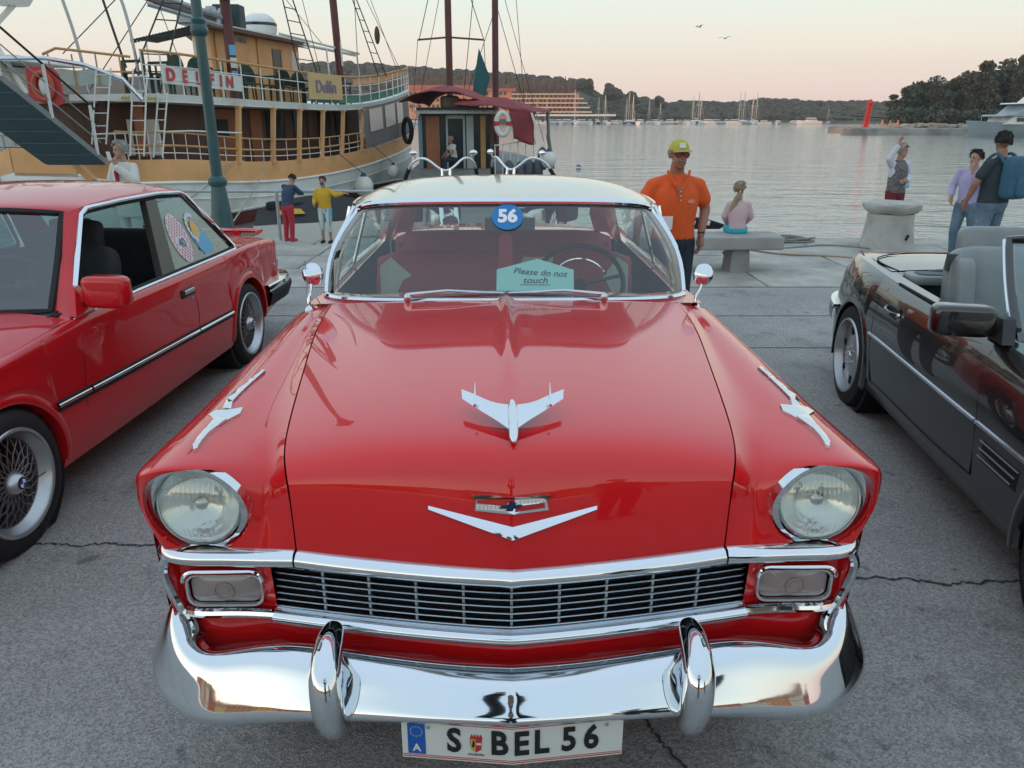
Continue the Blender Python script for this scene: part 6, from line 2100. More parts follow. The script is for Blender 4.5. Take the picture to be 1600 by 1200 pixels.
# banners
P0 = Vector(sidept(1.86, 2.50, False, -.06)); P1 = Vector(sidept(2.98, 2.42, False, -.06))
m = MB(); hgt = .36
m.prism([P0, P1, P1 + Vector((0, 0, hgt)), P0 + Vector((0, 0, hgt + .02))], (-.02, .0, 0)); bn = m.build('name_banner', mat('banner_white', (.62, .66, .62), .7, noise=(2, .05)), ship, True, 0)
xd = (P1 - P0)
red_l = mat('red_lettering', (.55, .05, .05), .6)
for i, ch in enumerate('DELFIN'):
    q = (.09, .25, .42, .585, .71, .83)[i]
    c = P0 + xd * q + Vector((0, 0, hgt * .5))
    M = frame(c + Vector((.02, -.02, 0)), xd, (.8, -.55, 0)); text('letter', ch, .36, red_l, bn.parent.matrix_basis.inverted() @ M, None, .002, sx=1.1, bold=.014).parent = ship
P0 = Vector(sidept(4.02, 2.32, False, -.06)); P1 = Vector(sidept(4.62, 2.34, False, -.06)); xd = P1 - P0
m = MB(); m.prism([P0, P1, P1 + Vector((0, 0, .72)), P0 + Vector((0, 0, .76))], (-.02, 0, 0)); m.build('yellow_banner', mat('banner_yellow', (.60, .42, .20), .7, noise=(2, .05)), ship, True, 0)
M = frame(P0 + xd * .5 + Vector((.02, -.02, .36)), xd, (.9, -.4, 0)); text('letter', 'Delfin', .50, mat('violet_lettering', (.22, .18, .34), .6), ship.matrix_basis.inverted() @ M, None, .002, sx=1.15, bold=.006).parent = ship
# wheelhouse on the upper deck
def wh(y, inset=0.0): return -8.3 + (y - 20.5) * .245 - inset
m = MB()
wp = [(wh(22.0), 22.0), (wh(26.6), 26.6), (wh(26.6) - 1.2, 27.6), (-9.9, 27.0), (-9.0, 23.6)]
m.prism([(x, y, 2.25) for x, y in wp], (0, 0, 1.72)); m.build('wheelhouse', ochre, ship, True, 0)
m = MB(); m.prism([(x + (.30 if i in (0, 1) else -.2), y + (-.8 if i == 0 else .3 if i in (1, 2) else 0), 3.97) for i, (x, y) in enumerate(wp)], (0, 0, .09)); m.build('wheelhouse_roof', brown_w, ship, True, 0)
m = MB(); m.prism([(x + (.2 if i in (0, 1) else -.1), y + (.2 if i == 1 else 0), 4.06) for i, (x, y) in enumerate(wp)], (0, 0, .07)); m.build('roof_edge', hull_white, ship, True, 0)
for ya, yb in ((25.0, 25.5), (26.1, 26.5)):
    m = MB(); m.prism([(wh(ya) + .02, ya, 2.75), (wh(yb) + .02, yb, 2.75), (wh(yb) + .02, yb, 3.75), (wh(ya) + .02, ya, 3.75)], (-.05, 0, 0)); m.build('wheelhouse_window', glass_dark if ya < 26 else clear_pvc, ship, True, 0)
m = MB(); m.prism([(wh(23.0) + .015, 23.0, 3.78), (wh(23.7) + .015, 23.7, 3.78), (wh(23.7) + .015, 23.7, 3.90), (wh(23.0) + .015, 23.0, 3.90)], (-.05, 0, 0)); m.build('vent_grille', glass_dark, ship, True, 0)
for y in (22.2, 24.2):
    m = MB(); m.bar((wh(y) + .02, y, 2.3), (wh(y) + .02, y, 3.97), .05, .04); m.build('corner_batten', ochre_l, ship, True, 0)
# scalloped awning aft of the wheelhouse
rows = []
for k in range(12):
    q = k / 11; rows.append([(-9.6 + 1.75 * q + .1 * j, 21.2 + j * .5, 3.66 + .36 * q + .0 * j) for j in range(3)])
m = MB(); m.grid(rows)
for k in range(22):
    q = k / 21; x = -9.6 + 1.75 * q; z = 3.66 + .36 * q; m.add([(x - .05, 21.18, z), (x + .05, 21.18, z), (x + .03, 21.18, z - .10), (x - .03, 21.18, z - .10)], [(0, 1, 2, 3)])
m.build('scalloped_awning', dark_net, ship, True, 0)
for x, y in ((-9.3, 21.3), (-8.1, 21.3)):
    m = MB(); m.tube([(x, y, 2.28), (x, y, 3.7)], .022, 6); m.build('awning_post', rail_w, ship, True)
# roof furniture
m = MB(); m.lathe([(0, .36), (.25, .33), (.42, .22), (.50, .05), (.50, -.12), (.46, -.22)], (wh(25.4) - .5, 25.4, 4.40), n=24); m.build('liferaft_cover', hull_white, ship, True)
m = MB(); m.lathe([(.505, .0), (.51, .05), (.505, .08)], (wh(25.4) - .5, 25.4, 4.40), n=24); m.build('liferaft_band', glass_dark, ship, True)
m = MB(); m.box((wh(23.7) - .4, 23.7, 4.45), (.75, .5, .62)); m.build('dark_locker', mat('locker_teal', (.03, .06, .065), .6), ship, True, 0, bevel=.03)
m = MB(); m.box((wh(22.4) - .5, 22.4, 4.28), (.9, .6, .35)); m.build('grey_locker', steel, ship, True, 0, bevel=.05)
for x_, y_ in ((wh(22.7) - .3, 22.7), (wh(23.1) - .2, 23.1)):
    m = MB(); m.lathe([(0, 0), (.16, .0), (.16, .42), (.12, .5), (0, .5)], (x_, y_, 4.1), n=14); m.build('roof_vent', steel, ship, True)
# mast with stickers, boom, spars
mast_d = mat('dark_red_mast', (.11, .035, .035), .5, noise=(3, .15))
mx, my = -7.22, 21.4
m = MB(); m.tube([(mx, my, 2.2), (mx, my, 6.9)], .13, 12); ms_ = m.build('main_mast', mast_d, ship, True)
for z, mt_ in ((3.42, sky_pr), (3.12, pale_pr), (2.80, sky_pr)):
    m = MB(); m.box((mx + .09, my - .10, z), (.16, .02, .24), rz=.7); m.build('mast_notice', mt_, ship, True, 0)
m = MB(); m.lathe([(.15, 0), (.42, .02), (.42, .09), (.15, .11)], (mx, my, 4.62), n=16); m.build('spreader_ring', mat('teal_metal', (.05, .12, .14), .5), ship, True)
m = MB(); m.tube([(mx, my, 4.15), (-9.9, 19.6, 5.0)], .07, 8); m.tube([(mx, my, 3.95), (-8.7, 20.3, 4.35)], .055, 8); m.build('boom', steel, ship, True)
m = MB(); m.tube([(mx - .3, my, 4.12), (-9.0, 20.1, 4.62)], .10, 8); m.build('furled_awning', taupe, ship, True)
m = MB(); m.tube([(-5.62, 27.2, 2.2), (-5.75, 27.0, 7.6)], .12, 10); fm = m.build('foremast', mast_d, ship, True)
m = MB(); m.tube([(-5.64, 27.17, 3.4), (-5.66, 27.15, 4.1)], .125, 10); m.build('mast_band', rail_w, ship, True)
# awning frame forward of the wheelhouse
m = MB()
m.tube([(wh(26.4), 26.2, 4.02), (-5.3, 28.2, 3.80)], .05, 6); m.tube([(wh(26.4) + .1, 24.4, 4.1), (-5.2, 28.4, 3.86)], .035, 6)
for t in (4.5, 5.1): m.tube([sidept(t, 2.25, False, .1), sidept(t, 3.88, False, .2)], .025, 6)
m.build('awning_frame', rail_w, ship, True)
# shrouds with rungs
for (a, b, c) in (((-8.75, 18.6, 2.3), (-8.15, 19.0, 2.3), (mx, my, 7.2)), ((-6.3, 24.6, 3.0), (-6.0, 25.6, 3.0), (-6.9, 24.2, 7.4)), ((-4.55, 30.0, 3.2), (-4.75, 29.4, 3.2), (-5.7, 27.1, 7.4))):
    m = MB(); a, b, c = Vector(a), Vector(b), Vector(c)
    m.tube([a, c], .020, 5); m.tube([b, c], .020, 5)
    for q in np.linspace(.1, .8, 10): m.tube([a.lerp(c, q), b.lerp(c, q)], .014, 4)
    m.build('ratlines', black_plastic, ship, True)
m = MB()
for a, b in (((-4.2, 31.2, 3.5), (-5.7, 27.1, 7.6)), ((-4.3, 31.0, 3.5), (-5.4, 28.5, 7.4)), ((mx, my, 6.5), (-6.0, 26.5, 4.0)), ((-9.4, 18.2, 2.3), (mx, my, 6.8)), ((-5.2, 28, 3.1), (-5.2, 28.2, 7.2)), ((-5.9, 25.5, 3.1), (-6.4, 24.5, 7.0)), ((-10.5, 19.5, 3.2), (mx, my, 6.8))):
    m.tube([a, b], .012, 4)
m.build('rigging_wire', black_plastic, ship, True)
m = MB(); c = Vector((-4.75, 29.6, 4.55)); m.ball(tuple(c), (.10, .08, .30), 10, 8, rz=.3); m.build('pulley_block', brown_w, ship, True)
# goalpost radar arch at the stern
m = MB(); m.tube(cspl([(-9.35, 18.2, 2.3), (-9.55, 18.2, 3.9), (-9.6, 18.2, 4.55), (-9.4, 18.2, 4.72), (-8.75, 18.2, 4.72), (-8.55, 18.2, 4.6), (-8.2, 18.2, 2.3)], 40), .035, 8); m.build('stern_arch', steel, ship, True)
m = MB(); m.tube([(-10.9, 17.5, 2.95), (-9.7, 17.3, 2.95), (-8.9, 17.3, 2.82), (-8.2, 17.4, 2.55), (-7.9, 17.5, 2.15)], .045, 8); m.build('stern_boom', chrome_dull, ship, True)
m = MB(); m.tube([(-9.9, 17.6, 3.05), (-9.5, 17.4, 3.15), (-8.2, 17.9, 3.02)], .03, 6); m.tube([(-9.9, 17.6, 2.72), (-8.2, 17.9, 2.72)], .02, 6)
for x in (-9.8, -9.3, -8.8, -8.3): m.tube([(x, 17.6, 2.25), (x, 17.6, 3.05)], .018, 6)
m.build('aft_rail', ochre_l, ship, True)
m = MB(); m.grid([[(x, 17.62, z + .02 * math.sin(x * 9)) for z in (2.45, 2.75)] for x in np.linspace(-9.75, -8.55, 12)]); m.build('aft_canvas', mat('pale_green_canvas', (.45, .52, .48), .8, noise=(4, .15)), ship, True)
# ladders and stern posts
for k, (a, b) in enumerate((((-8.9, 17.05, 1.25), (-8.62, 17.2, 2.75)), ((-8.25, 17.3, 1.0), (-8.0, 17.5, 2.75)), ((-7.95, 17.75, .95), (-7.75, 18.0, 2.3)))):
    m = MB(); a, b = Vector(a), Vector(b); dx = Vector((.30 if k < 2 else .2, .0, 0))
    m.tube([a, b], .018, 6); m.tube([a + dx, b + dx], .018, 6)
    for q in np.linspace(.08, .92, 6): m.bar(a.lerp(b, q), a.lerp(b, q) + dx, .03, .02)
    m.build('ladder', rail_w, ship, True)
for x in (-9.1, -8.35):
    m = MB(); m.box((x, 18.2, 1.6), (.16, .16, 1.3)); m.build('aft_post', brown_w if x < -9 else red_wood, ship, True, 0)
m = MB(); m.box((-8.6, 18.9, 1.35), (.7, .1, .8)); m.build('aft_bulkhead', hull_white, ship, True, 0)
m = MB(); m.tube([(-8.9, 17.3, 1.45), (-7.4, 18.6, 1.5), (-6.9, 20.6, 1.42)], .02, 6); m.build('side_wire', rail_w, ship, True)
m = MB(); m.prism([(-9.75, 17.0, 1.25), (-9.45, 16.9, 1.15), (-8.9, 16.9, .55), (-9.05, 17.0, .42), (-9.3, 17.0, .72)], (0, .12, 0)); m.build('rudder_head', ochre, ship, True, 0)
# chairs and tables on the upper deck
def deck_chair():
    r_ = empty('deck_chair', (0, 0, 0), 0, 'x', 'chair', 'green plastic chairs on the upper deck of the excursion ship')
    m = MB(); m.box((0, 0, .43), (.46, .44, .035)); m.build('seat', green_c, r_, smooth=0)
    m = MB()
    P = [(.23 * math.cos(a), .20, .47 + .45 * abs(math.sin(a)) ** .6) for a in np.linspace(0, math.pi, 11)]
    m.prism(P, (0, .03, 0)); m.build('backrest', green_c, r_, smooth=0)
    for sx in (-1, 1):
        m = MB(); m.bar((sx * .22, -.2, 0), (sx * .22, -.2, .66), .035, .035); m.bar((sx * .22, -.2, .66), (sx * .22, .2, .68), .04, .03); m.build('armrest', green_c, r_, smooth=0)
        for sy in (-1, 1): m = MB(); m.bar((sx * .21, sy * .19, 0), (sx * .19, sy * .18, .42), .04, .04); m.build('leg', green_c, r_, smooth=0)
    return r_
dc = deck_chair()
spots = [(2.05, .45), (2.3, .7), (2.62, .45), (2.95, .75), (3.2, .45), (3.4, .6), (3.62, .45), (3.85, .6), (4.15, .5), (4.4, .75), (4.7, .5), (4.95, .6), (1.75, .6)]
wo = ['first', 'second', 'third', 'fourth', 'fifth', 'sixth', 'seventh', 'eighth', 'ninth', 'tenth', 'eleventh', 'twelfth', 'aftmost']
for i, (t, ins) in enumerate(spots):
    o = dc if i == 0 else dup(dc)
    p = sidept(t, tab(ZD, t) + .005, False, ins)
    o.matrix_basis = Matrix.Translation(p) @ Matrix.Rotation(R_(-70 + 55 * (i % 3)), 4, 'Z')
    o['label'] = f'dark green plastic chair on the ship upper deck, {wo[i]} behind the rail from the stern' if i < 12 else 'dark green plastic chair behind the left end of the DELFIN banner'
# fenders
def ball_fender(p, r, label, rope_to):
    o = empty('ball_fender', p, 0, label, 'fender', 'round white fenders hanging on the excursion ship')
    m = MB(); m.ball((0, 0, 0), (r, r, r * 1.1), 18, 12); m.build('ball', mat('fender_white', (.62, .62, .58), .45, noise=(3, .12)), o)
    m = MB(); m.lathe([(r * .42, 0), (r * .25, r * .3), (r * .12, r * .5)], (0, 0, r * .93), n=12); m.build('cap', mat('fender_navy', (.03, .05, .10), .5), o)
    m = MB(); m.tube([(0, 0, r * 1.3), tuple(Vector(rope_to) - Vector(p))], .012, 4); m.build('cord', black_plastic, o)
ball_fender((-4.75, 25.4, -.28), .30, 'round white fender with navy cap hanging left of the cream car roof', (-5.65, 25.9, .75))
ball_fender((-4.2, 28.2, .0), .22, 'smaller white fender with navy cap nearer the ship bow', (-4.95, 28.6, .9))
o = empty('tyre_fender', (-3.95, 30.6, 1.35), 0, 'black tyre fender hanging from the bow of the excursion ship', 'tyre')
m = MB(); m.tube([(.32 * math.cos(t) * .55, .32 * math.cos(t) * -.6, .42 * math.sin(t)) for t in np.linspace(0, 2 * math.pi, 25)[:-1]], .09, 8, closed=True); m.build('tyre', rubber, o)
m = MB(); m.tube([(0, 0, .42), (0, 0, 1.1)], .015, 4); m.build('cord', rope_m, o)
def rope(name, pts, r, label, n=30):
    mb = MB(); mb.tube(cspl(pts, n), r, 6); o = mb.build(name, rope_m); tag(o, label, 'rope'); return o
rope('mooring_rope', [(-6.3, 20.6, .72), (-5.4, 16.5, .35), (-4.5, 12.1, .04)], .014, 'thin mooring line from the ship bulwark down to the quay rail')
rope('mooring_rope', [(-7.0, 20.2, .72), (-6.6, 16, .2), (-6.2, 12.0, .04)], .016, 'thin mooring line from the ship crossing left of the lamp post')

# ------------------------------------------------------------------ gangway
teal_m = mat('slate_blue_gangway', (.06, .105, .125), .55, noise=(2, .08))
G0 = Vector((-9.0, 16.5, .92)); G1 = Vector((-10.1, 13.4, 3.45))
gw = empty('gangway', (-9.0, 16.5, 0), 0, 'slate blue ship gangway with white rails slanting down from the top left', 'gangway')
dirg = (G1 - G0); L_g = dirg.length; dg = dirg.normalized()
xg = Vector((1, 0, 0)); 
for sx in (-.62, .62):
    m = MB(); m.bar(G0 + xg * sx, G1 + xg * sx + dg * 2.5, .04, .10); m.build('side_stringer', mat('gangway_edge', (.20, .23, .23), .6, noise=(3, .1)) if sx > 0 else teal_m, gw, True, 0)
nst = 17
for k in range(nst):
    p = G0 + dg * (L_g + 2.2) * (k + .5) / nst
    m = MB(); m.prism([p + xg * -.6 - dg * .18, p + xg * .6 - dg * .18, p + xg * .6 + dg * .18, p + xg * -.6 + dg * .18], (0, 0, .03)); m.build('tread', teal_m, gw, True, 0)
    m = MB(); q = p + dg * .18; m.prism([q + xg * -.6 + Vector((0, 0, -.08)), q + xg * .6 + Vector((0, 0, -.08)), q + xg * .6 + dg * -.362 + Vector((0, 0, -.065)), q + xg * -.6 + dg * -.362 + Vector((0, 0, -.065))], (0, 0, .02)); m.build('soffit_panel', teal_m, gw, True, 0)
for sx in (-.62, .64):
    for h, r_ in ((.95, .022), (.62, .012), (.32, .012)):
        m = MB(); m.tube([G0 + xg * sx + Vector((0, 0, h)) + dg * .1, G0 + xg * sx + Vector((0, 0, h)) + dg * (L_g + 2.4)], r_, 6); m.build('handrail', black_plastic if h > .9 else steel, gw, True)
    for k in range(5):
        p = G0 + xg * sx + dg * (.25 + k * 1.15); m = MB(); m.bar(p, p + Vector((0, 0, .95)), .045, .045); m.build('rail_post', rail_w, gw, True, 0)
lb = empty('lifebuoy_case', (-9.62, 16.9, 2.42), 0, 'red lifebuoy board with a white opening behind the gangway rail', 'lifebuoy')
red_c = mat('lifebuoy_red', (.50, .05, .05), .6, noise=(3, .1))
m = MB(); m.prism([(-.33, 0, -.28), (.20, 0, -.42), (.36, 0, -.36), (.33, 0, .20), (.24, 0, .33), (-.30, 0, .36)], (0, .08, 0)); m.build('board', red_c, lb, smooth=0)
m = MB(); m.tube([(.19 * math.cos(t) + .02, -.04, .26 * math.sin(t) - .03) for t in np.linspace(0, 2 * math.pi, 21)[:-1]], .05, 8, closed=True); m.build('ring', mat('lifebuoy_orange', (.50, .10, .05), .6), lb)
m = MB(); m.ball((.02, -.03, -.03), (.09, .03, .17), 12, 8); m.build('white_centre', rail_w, lb)
m = MB(); m.bar((-.3, .05, -1.0), (-.3, .05, .3), .04, .04); m.build('bracket', rail_w, lb, smooth=0)

# ------------------------------------------------------------------ dark hulled boat at the far left
db = empty('dark_hulled_boat', (-14, 24, WATER_Z), 0, 'boat with dark hull, white stripe and radar mast at the far left behind the gangway', 'boat')
navy_h = mat('dark_boat_hull', (.015, .02, .03), .4)
def hullgrid(x0, x1, y0, y1, zs, rake=0):
    rows = []
    for q in np.linspace(0, 1, 12):
        x = x0 + (x1 - x0) * q; e = max(0, (q - .75) / .25)
        rows.append([(x + rake * e * (z - zs[-1]) * .6, y0 + (y1 - y0) * .5 * e ** 2, z) for z in zs])
    return rows
m = MB(); m.grid(hullgrid(-20, -10.6, 21.5, 25, (.85, .55, .25), 1)); m.grid([[(x, 21.5, .85), (x, 26, .85)] for x in (-20, -11)]); m.build('hull', navy_h, db, True)
m = MB(); m.grid(hullgrid(-20, -10.4, 21.44, 25, (.22, -.2, -1.1), 1)); m.build('lower_hull', hull_white, db, True)
m = MB(); m.tube([(-20, 21.4, .18), (-12.5, 21.4, .26), (-11.0, 22.2, .34)], .06, 6); m.build('white_strake', rail_w, db, True)
m = MB(); m.box((-16.5, 24, 2.0), (5.2, 3, 2.3)); m.build('cabin', hull_white, db, True, 0, bevel=.1)
for x in (-18.2, -17.0, -15.8, -14.6): m = MB(); m.box((x, 22.46, 2.3), (.8, .08, .7)); m.build('window', glass_dark, db, True, 0)
m = MB(); m.box((-12.7, 23.0, 1.45), (1.4, .3, 1.1)); m.build('white_locker', hull_white, db, True, 0)
m = MB()
for z in (1.05, 1.35): m.tube([(-20, 21.5, z), (-11.4, 21.7, z)], .03, 6)
for x in np.linspace(-19.8, -11.5, 13): m.tube([(x, 21.5, .85), (x, 21.5, 1.35)], .025, 5)
m.build('guard_rail', steel, db, True)
m = MB(); m.grid([[(x, 21.6 + j * .7, 3.0 - j * .0 - .05 * ((i) % 2)) for j in (0, 1, 2)] for i, x in enumerate(np.linspace(-19.5, -13, 22))]); m.box((-16.2, 23, 3.25), (7, 3.4, .12)); m.build('sun_roof', hull_white, db, True, 0)
m = MB(); m.tube([(-13.35, 22, 2.2), (-13.9, 22, 4.2), (-14.4, 22, 6.4)], [.14, .11, .08], 8); m.tube([(-13.0, 22, 2.4), (-13.55, 22, 3.6)], .06, 6); m.tube([(-13.45, 22, 4.1), (-12.9, 22, 4.55)], .07, 6); m.build('radar_mast', rail_w, db, True)
m = MB(); m.lathe([(0, -.02), (.45, .0), (.55, .14), (.5, .26), (0, .3)], (-13.0, 22, 4.55), n=18); m.build('radar_dome', rail_w, db, True)
m = MB(); m.tube([(-13.7, 22, 3.9), (-14.4, 22, 4.0), (-14.5, 22, 4.15)], .035, 6); m.build('horn', black_plastic, db, True)
m = MB(); m.tube([(-12.95, 22, 4.85), (-12.95, 22, 5.6)], .02, 5); m.box((-12.9, 22, 5.25), (.38, .04, .45)); m.build('flag', mat('faded_flag', (.30, .18, .22), .8), db, True, 0)
m = MB(); m.tube([(-10.7, 23, 3.1), (-11.15, 23, 5.3)], .035, 5); m.tube([(-8.6 - 1, 24, 3.4), (-10.3, 24, 6)], .012, 4); m.build('whip_antenna', black_plastic, db, True)

# ------------------------------------------------------------------ small boat with maroon tarpaulins
tb_ = empty('fishing_boat', (-1.6, 27.5, WATER_Z), 0, 'old two-masted boat under maroon tarpaulins behind the classic car roof', 'boat')
maroon = mat('maroon_tarpaulin', (.24, .045, .048), .8, noise=(1.5, .15), bump=(3, .5, .06))
blue_f = mat('faded_blue_paint', (.16, .27, .32), .6, noise=(3, .12))
pale_g = mat('pale_green_paint', (.42, .48, .43), .6, noise=(3, .1))
m = MB()
rows = []
for q in np.linspace(0, 1, 14):
    y = 26.4 + 7 * q; wv = 2.1 * (1 - max(0, (q - .55) / .45) ** 2) if q < 1 else .05; wv = max(wv, .05)
    rows.append([(-1.3 - wv, y, .15 + .5 * q * q), (-1.3 - wv * .95, y, -.5), (-1.3 - wv * .6, y, -1.3), (-1.3 + wv * .6, y, -1.3), (-1.3 + wv * .95, y, -.5), (-1.3 + wv, y, .15 + .5 * q * q)])
m.grid(rows, cv=True); m.f.append((0, 1, 2, 3, 4, 5)); m.mi.append(0); m.build('hull', mat('weathered_hull', (.20, .21, .20), .7, noise=(2, .2)), tb_, True)
m = MB(); m.box((-1.9, 28.6, .95), (2.45, 2.4, 2.0)); m.build('cabin', glass_dark, tb_, True, 0)
for x, mt_, w_ in ((-3.1, blue_f, .13), (-2.2, pale_g, .06), (-1.62, pale_g, .07), (-1.42, pale_g, .24), (-.98, ochre_l, .17), (-.70, brown_w, .1)):
    m = MB(); m.box((x, 27.36, .9), (w_, .06, 1.95)); m.build('cabin_post', mt_, tb_, True, 0)
m = MB(); m.box((-2.68, 27.36, .92), (.46, .05, 1.85)); m.build('cabin_door', red_wood, tb_, True, 0)
m = MB(); m.box((-1.9, 27.33, 1.83), (.62, .05, .12)); m.build('door_lintel', pale_g, tb_, True, 0, bevel=.02)
m = MB(); m.box((-1.85, 28.3, 1.98), (2.75, 2.9, .10)); m.build('cabin_roof', steel, tb_, True, 0)
m = MB(); m.box((-1.85, 26.9, 2.05), (2.6, .1, .14)); m.build('roof_rail', glass_dark, tb_, True, 0)
m = MB(); rbox(m, (-2.1, 27.6, 2.3), (.6, .5, .4), rz=.3); m.build('roof_bundle', mat('tan_bundle', (.30, .26, .20), .9, noise=(6, .2)), tb_, True)
m = MB(); m.box((-1.5, 27.8, 2.2), (.7, .4, .2), rz=-.2); m.build('roof_crate', mat('olive_crate', (.18, .20, .14), .8), tb_, True, 0)
def cloth(ctrl, nu, nv, name, mt_, par, seed=1, amp=.03):
    S_ = surf(ctrl, nu, nv); r = random.Random(seed); ph = [r.uniform(0, 6) for _ in range(4)]
    for i in range(nu):
        for j in range(nv):
            S_[i, j, 2] += amp * (math.sin(i * .9 + ph[0]) * math.sin(j * .7 + ph[1]) + .5 * math.sin(i * .4 + j * 1.3 + ph[2]))
    mb = MB(); mb.grid(S_); return mb.build(name, mt_, par, True, solid=.012)
cloth([[(-3.7, 26.6, 2.32), (-2.6, 26.5, 2.62), (-1.5, 26.4, 2.48), (-.3, 26.3, 2.12)], [(-3.4, 28.0, 2.30), (-2.5, 28.0, 2.80), (-1.4, 28, 2.66), (-.2, 28, 2.20)], [(-3.0, 29.6, 2.2), (-2.4, 29.6, 2.62), (-1.4, 29.6, 2.5), (-.2, 29.6, 2.1)]], 14, 22, 'tarpaulin', maroon, tb_, 1)
cloth([[(-1.9, 26.2, 2.18), (-.6, 25.9, 2.15), (.4, 25.8, 1.98), (1.25, 25.9, 1.98)], [(-1.7, 26.9, 2.36), (-.5, 26.8, 2.42), (.4, 26.8, 2.20), (1.1, 26.8, 2.05)], [(-1.4, 27.7, 2.30), (-.4, 27.7, 2.42), (.4, 27.7, 2.22), (1.0, 27.7, 2.1)]], 12, 20, 'tarpaulin', maroon, tb_, 2)
cloth([[(-.15, 25.9, 2.15), (.35, 25.8, 2.05), (.75, 25.85, 1.95)], [(.0, 25.8, 1.65), (.40, 25.8, 1.6), (.70, 25.9, 1.55)], [(.05, 25.9, 1.15), (.35, 25.8, 1.05), (.72, 25.9, .98)]], 12, 10, 'tarpaulin', maroon, tb_, 3)
m = MB(); m.prism([(.58, 25.75, 1.95), (.66, 25.75, 1.95), (.82, 25.8, 1.5), (.75, 25.8, 1.45)], (0, .01, 0)); m.build('tarp_lining', rail_w, tb_, True, 0)
for x, y, h, nm in ((-2.25, 29.8, 9.0, 'mizzen_mast'), (-.62, 31.0, 9.0, 'main_mast')):
    m = MB(); m.tube([(x, y, -.3), (x, y, h)], [.13, .11], 12); m.build(nm, mast_d, tb_, True)
m = MB(); m.tube([(-3.35, 29.8, 4.42), (-2.25, 29.75, 4.50), (-1.0, 29.8, 4.42)], .035, 6); m.tube([(-1.35, 31, 6.45), (.1, 31, 6.45)], .04, 6); m.build('yard', mast_d, tb_, True)
m = MB()
for a, b in (((-3.35, 29.8, 4.42), (-3.6, 29.5, 2.0)), ((-3.3, 29.8, 4.42), (-2.3, 29.8, 8)), ((-1.0, 29.8, 4.42), (-2.2, 29.8, 8)), ((-1.0, 29.8, 4.42), (-.9, 30, 2.2)), ((.1, 31, 6.45), (.6, 31.4, 1.0)), ((-1.35, 31, 6.45), (-1.9, 31, 2)), ((.05, 31, 6.5), (-.6, 31, 9)), ((-.6, 31, 5.8), (.95, 32, .8)), ((-.6, 31, 5.6), (-1.8, 30, 2.2)), ((-.6, 31, 7), (1.3, 33, .9)), ((-2.2, 29.8, 7.2), (-3.9, 31, .8))):
    m.tube([a, b], .014, 4)
m.build('rigging_wire', black_plastic, tb_, True)
m = MB(); m.add([(-1.18, 29.7, 4.15), (-1.02, 29.7, 3.6), (-1.45, 29.7, 2.55), (-.98, 29.75, 2.45), (-.80, 29.7, 3.2)], [(0, 1, 4), (0, 1, 2), (1, 3, 2), (1, 4, 3)]); m.build('teal_flag', mat('teal_flag_cloth', (.03, .12, .13), .8), tb_, True, 0)
lbz = empty('life_ring', (-.30, 25.9, 1.62), 0, 'white life ring with red bands hanging under the maroon tarpaulin', 'lifebuoy')
m = MB(); m.tube([(.20 * math.cos(t), .0, .34 * math.sin(t)) for t in np.linspace(0, 2 * math.pi, 25)[:-1]], .085, 8, closed=True); m.build('ring', rail_w, lbz)
for t in (math.pi, 0): m = MB(); m.tube([(.20 * math.cos(t + q), 0, .34 * math.sin(t + q)) for q in np.linspace(-.2, .2, 5)], .09, 8); m.build('band', red_c, lbz)
m = MB(); m.tube([(-.55, 26.0, .95), (.2, 26.1, 1.05), (.75, 26.5, 1.25)], .022, 6)
for x in np.linspace(-.55, .7, 6): m.tube([(x, 26.05, -.2), (x, 26.05, 1.0 + (x + .5) * .15)], .018, 5)
m.build('pulpit_rail', rail_w, tb_, True)
m = MB(); m.tube([(1.15, 26.4, 2.05), (1.20, 26.4, 1.2), (1.38, 26.4, .2)], [.06, .05, .04], 7); m.build('bow_spar', mat('verdigris_spar', (.16, .20, .17), .7), tb_, True)
cylf = mat('grey_rubber_fender', (.07, .075, .10), .5, noise=(6, .2))
for i, (x, z) in enumerate(((.15, .15), (.52, .12), (.80, .18), (1.08, .22), (1.22, .55))):
    o = empty('cylinder_fender', (x - .25, 25.4, z), 0, ['leftmost', 'second', 'third', 'fourth', 'rightmost highest'][i] + ' dark grey cylinder fender at the bow of the maroon tarp boat', 'fender', 'grey fenders at the bow of the maroon tarp boat')
    m = MB(); m.lathe([(0, -.34), (.10, -.32), (.16, -.22), (.16, .22), (.10, .32), (.03, .38), (0, .38)], n=14); m.build('tube', cylf, o)
ball_fender((1.15, 25.2, .55), .24, 'round white fender at the bow of the maroon tarp boat', (1.1, 25.8, 1.3))

# jet ski moored by the ship
js = empty('jet_ski', (-4.6, 17.3, -.6), R_(4), 'black and white jet ski with yellow panel moored beside the excursion ship', 'jet ski')
m = MB(); rows = []
for q in np.linspace(0, 1, 12):
    x = -1.0 + 2.6 * q; wv = .48 * (1 - max(0, (q - .55) / .45) ** 2.2) + .02; z = .18 + .12 * q
    rows.append([(x, -wv, z), (x, -wv * .9, -.1), (x, 0, -.35 + .2 * q * q), (x, wv * .9, -.1), (x, wv, z)])
m.grid(rows); m.f.append((0, 1, 2, 3, 4)); m.mi.append(0); m.build('hull', rail_w, js)
m = MB(); m.grid([[(x, y * w_, .20 + .10 * q + h * (1 - abs(y))) for y in (-1, -.6, -.3, 0, .3, .6, 1)] for q, x, w_, h in [(k / 9, -1.0 + 2.5 * k / 9, .44 * (1 - max(0, (k / 9 - .6) / .4) ** 2) + .03, .28 + .25 * math.sin(k / 9 * 3.0)) for k in range(10)]]); m.build('deck', black_plastic, js)
m = MB(); rbox(m, (-.35, 0, .55), (.9, .32, .2)); m.build('seat', rubber, js)
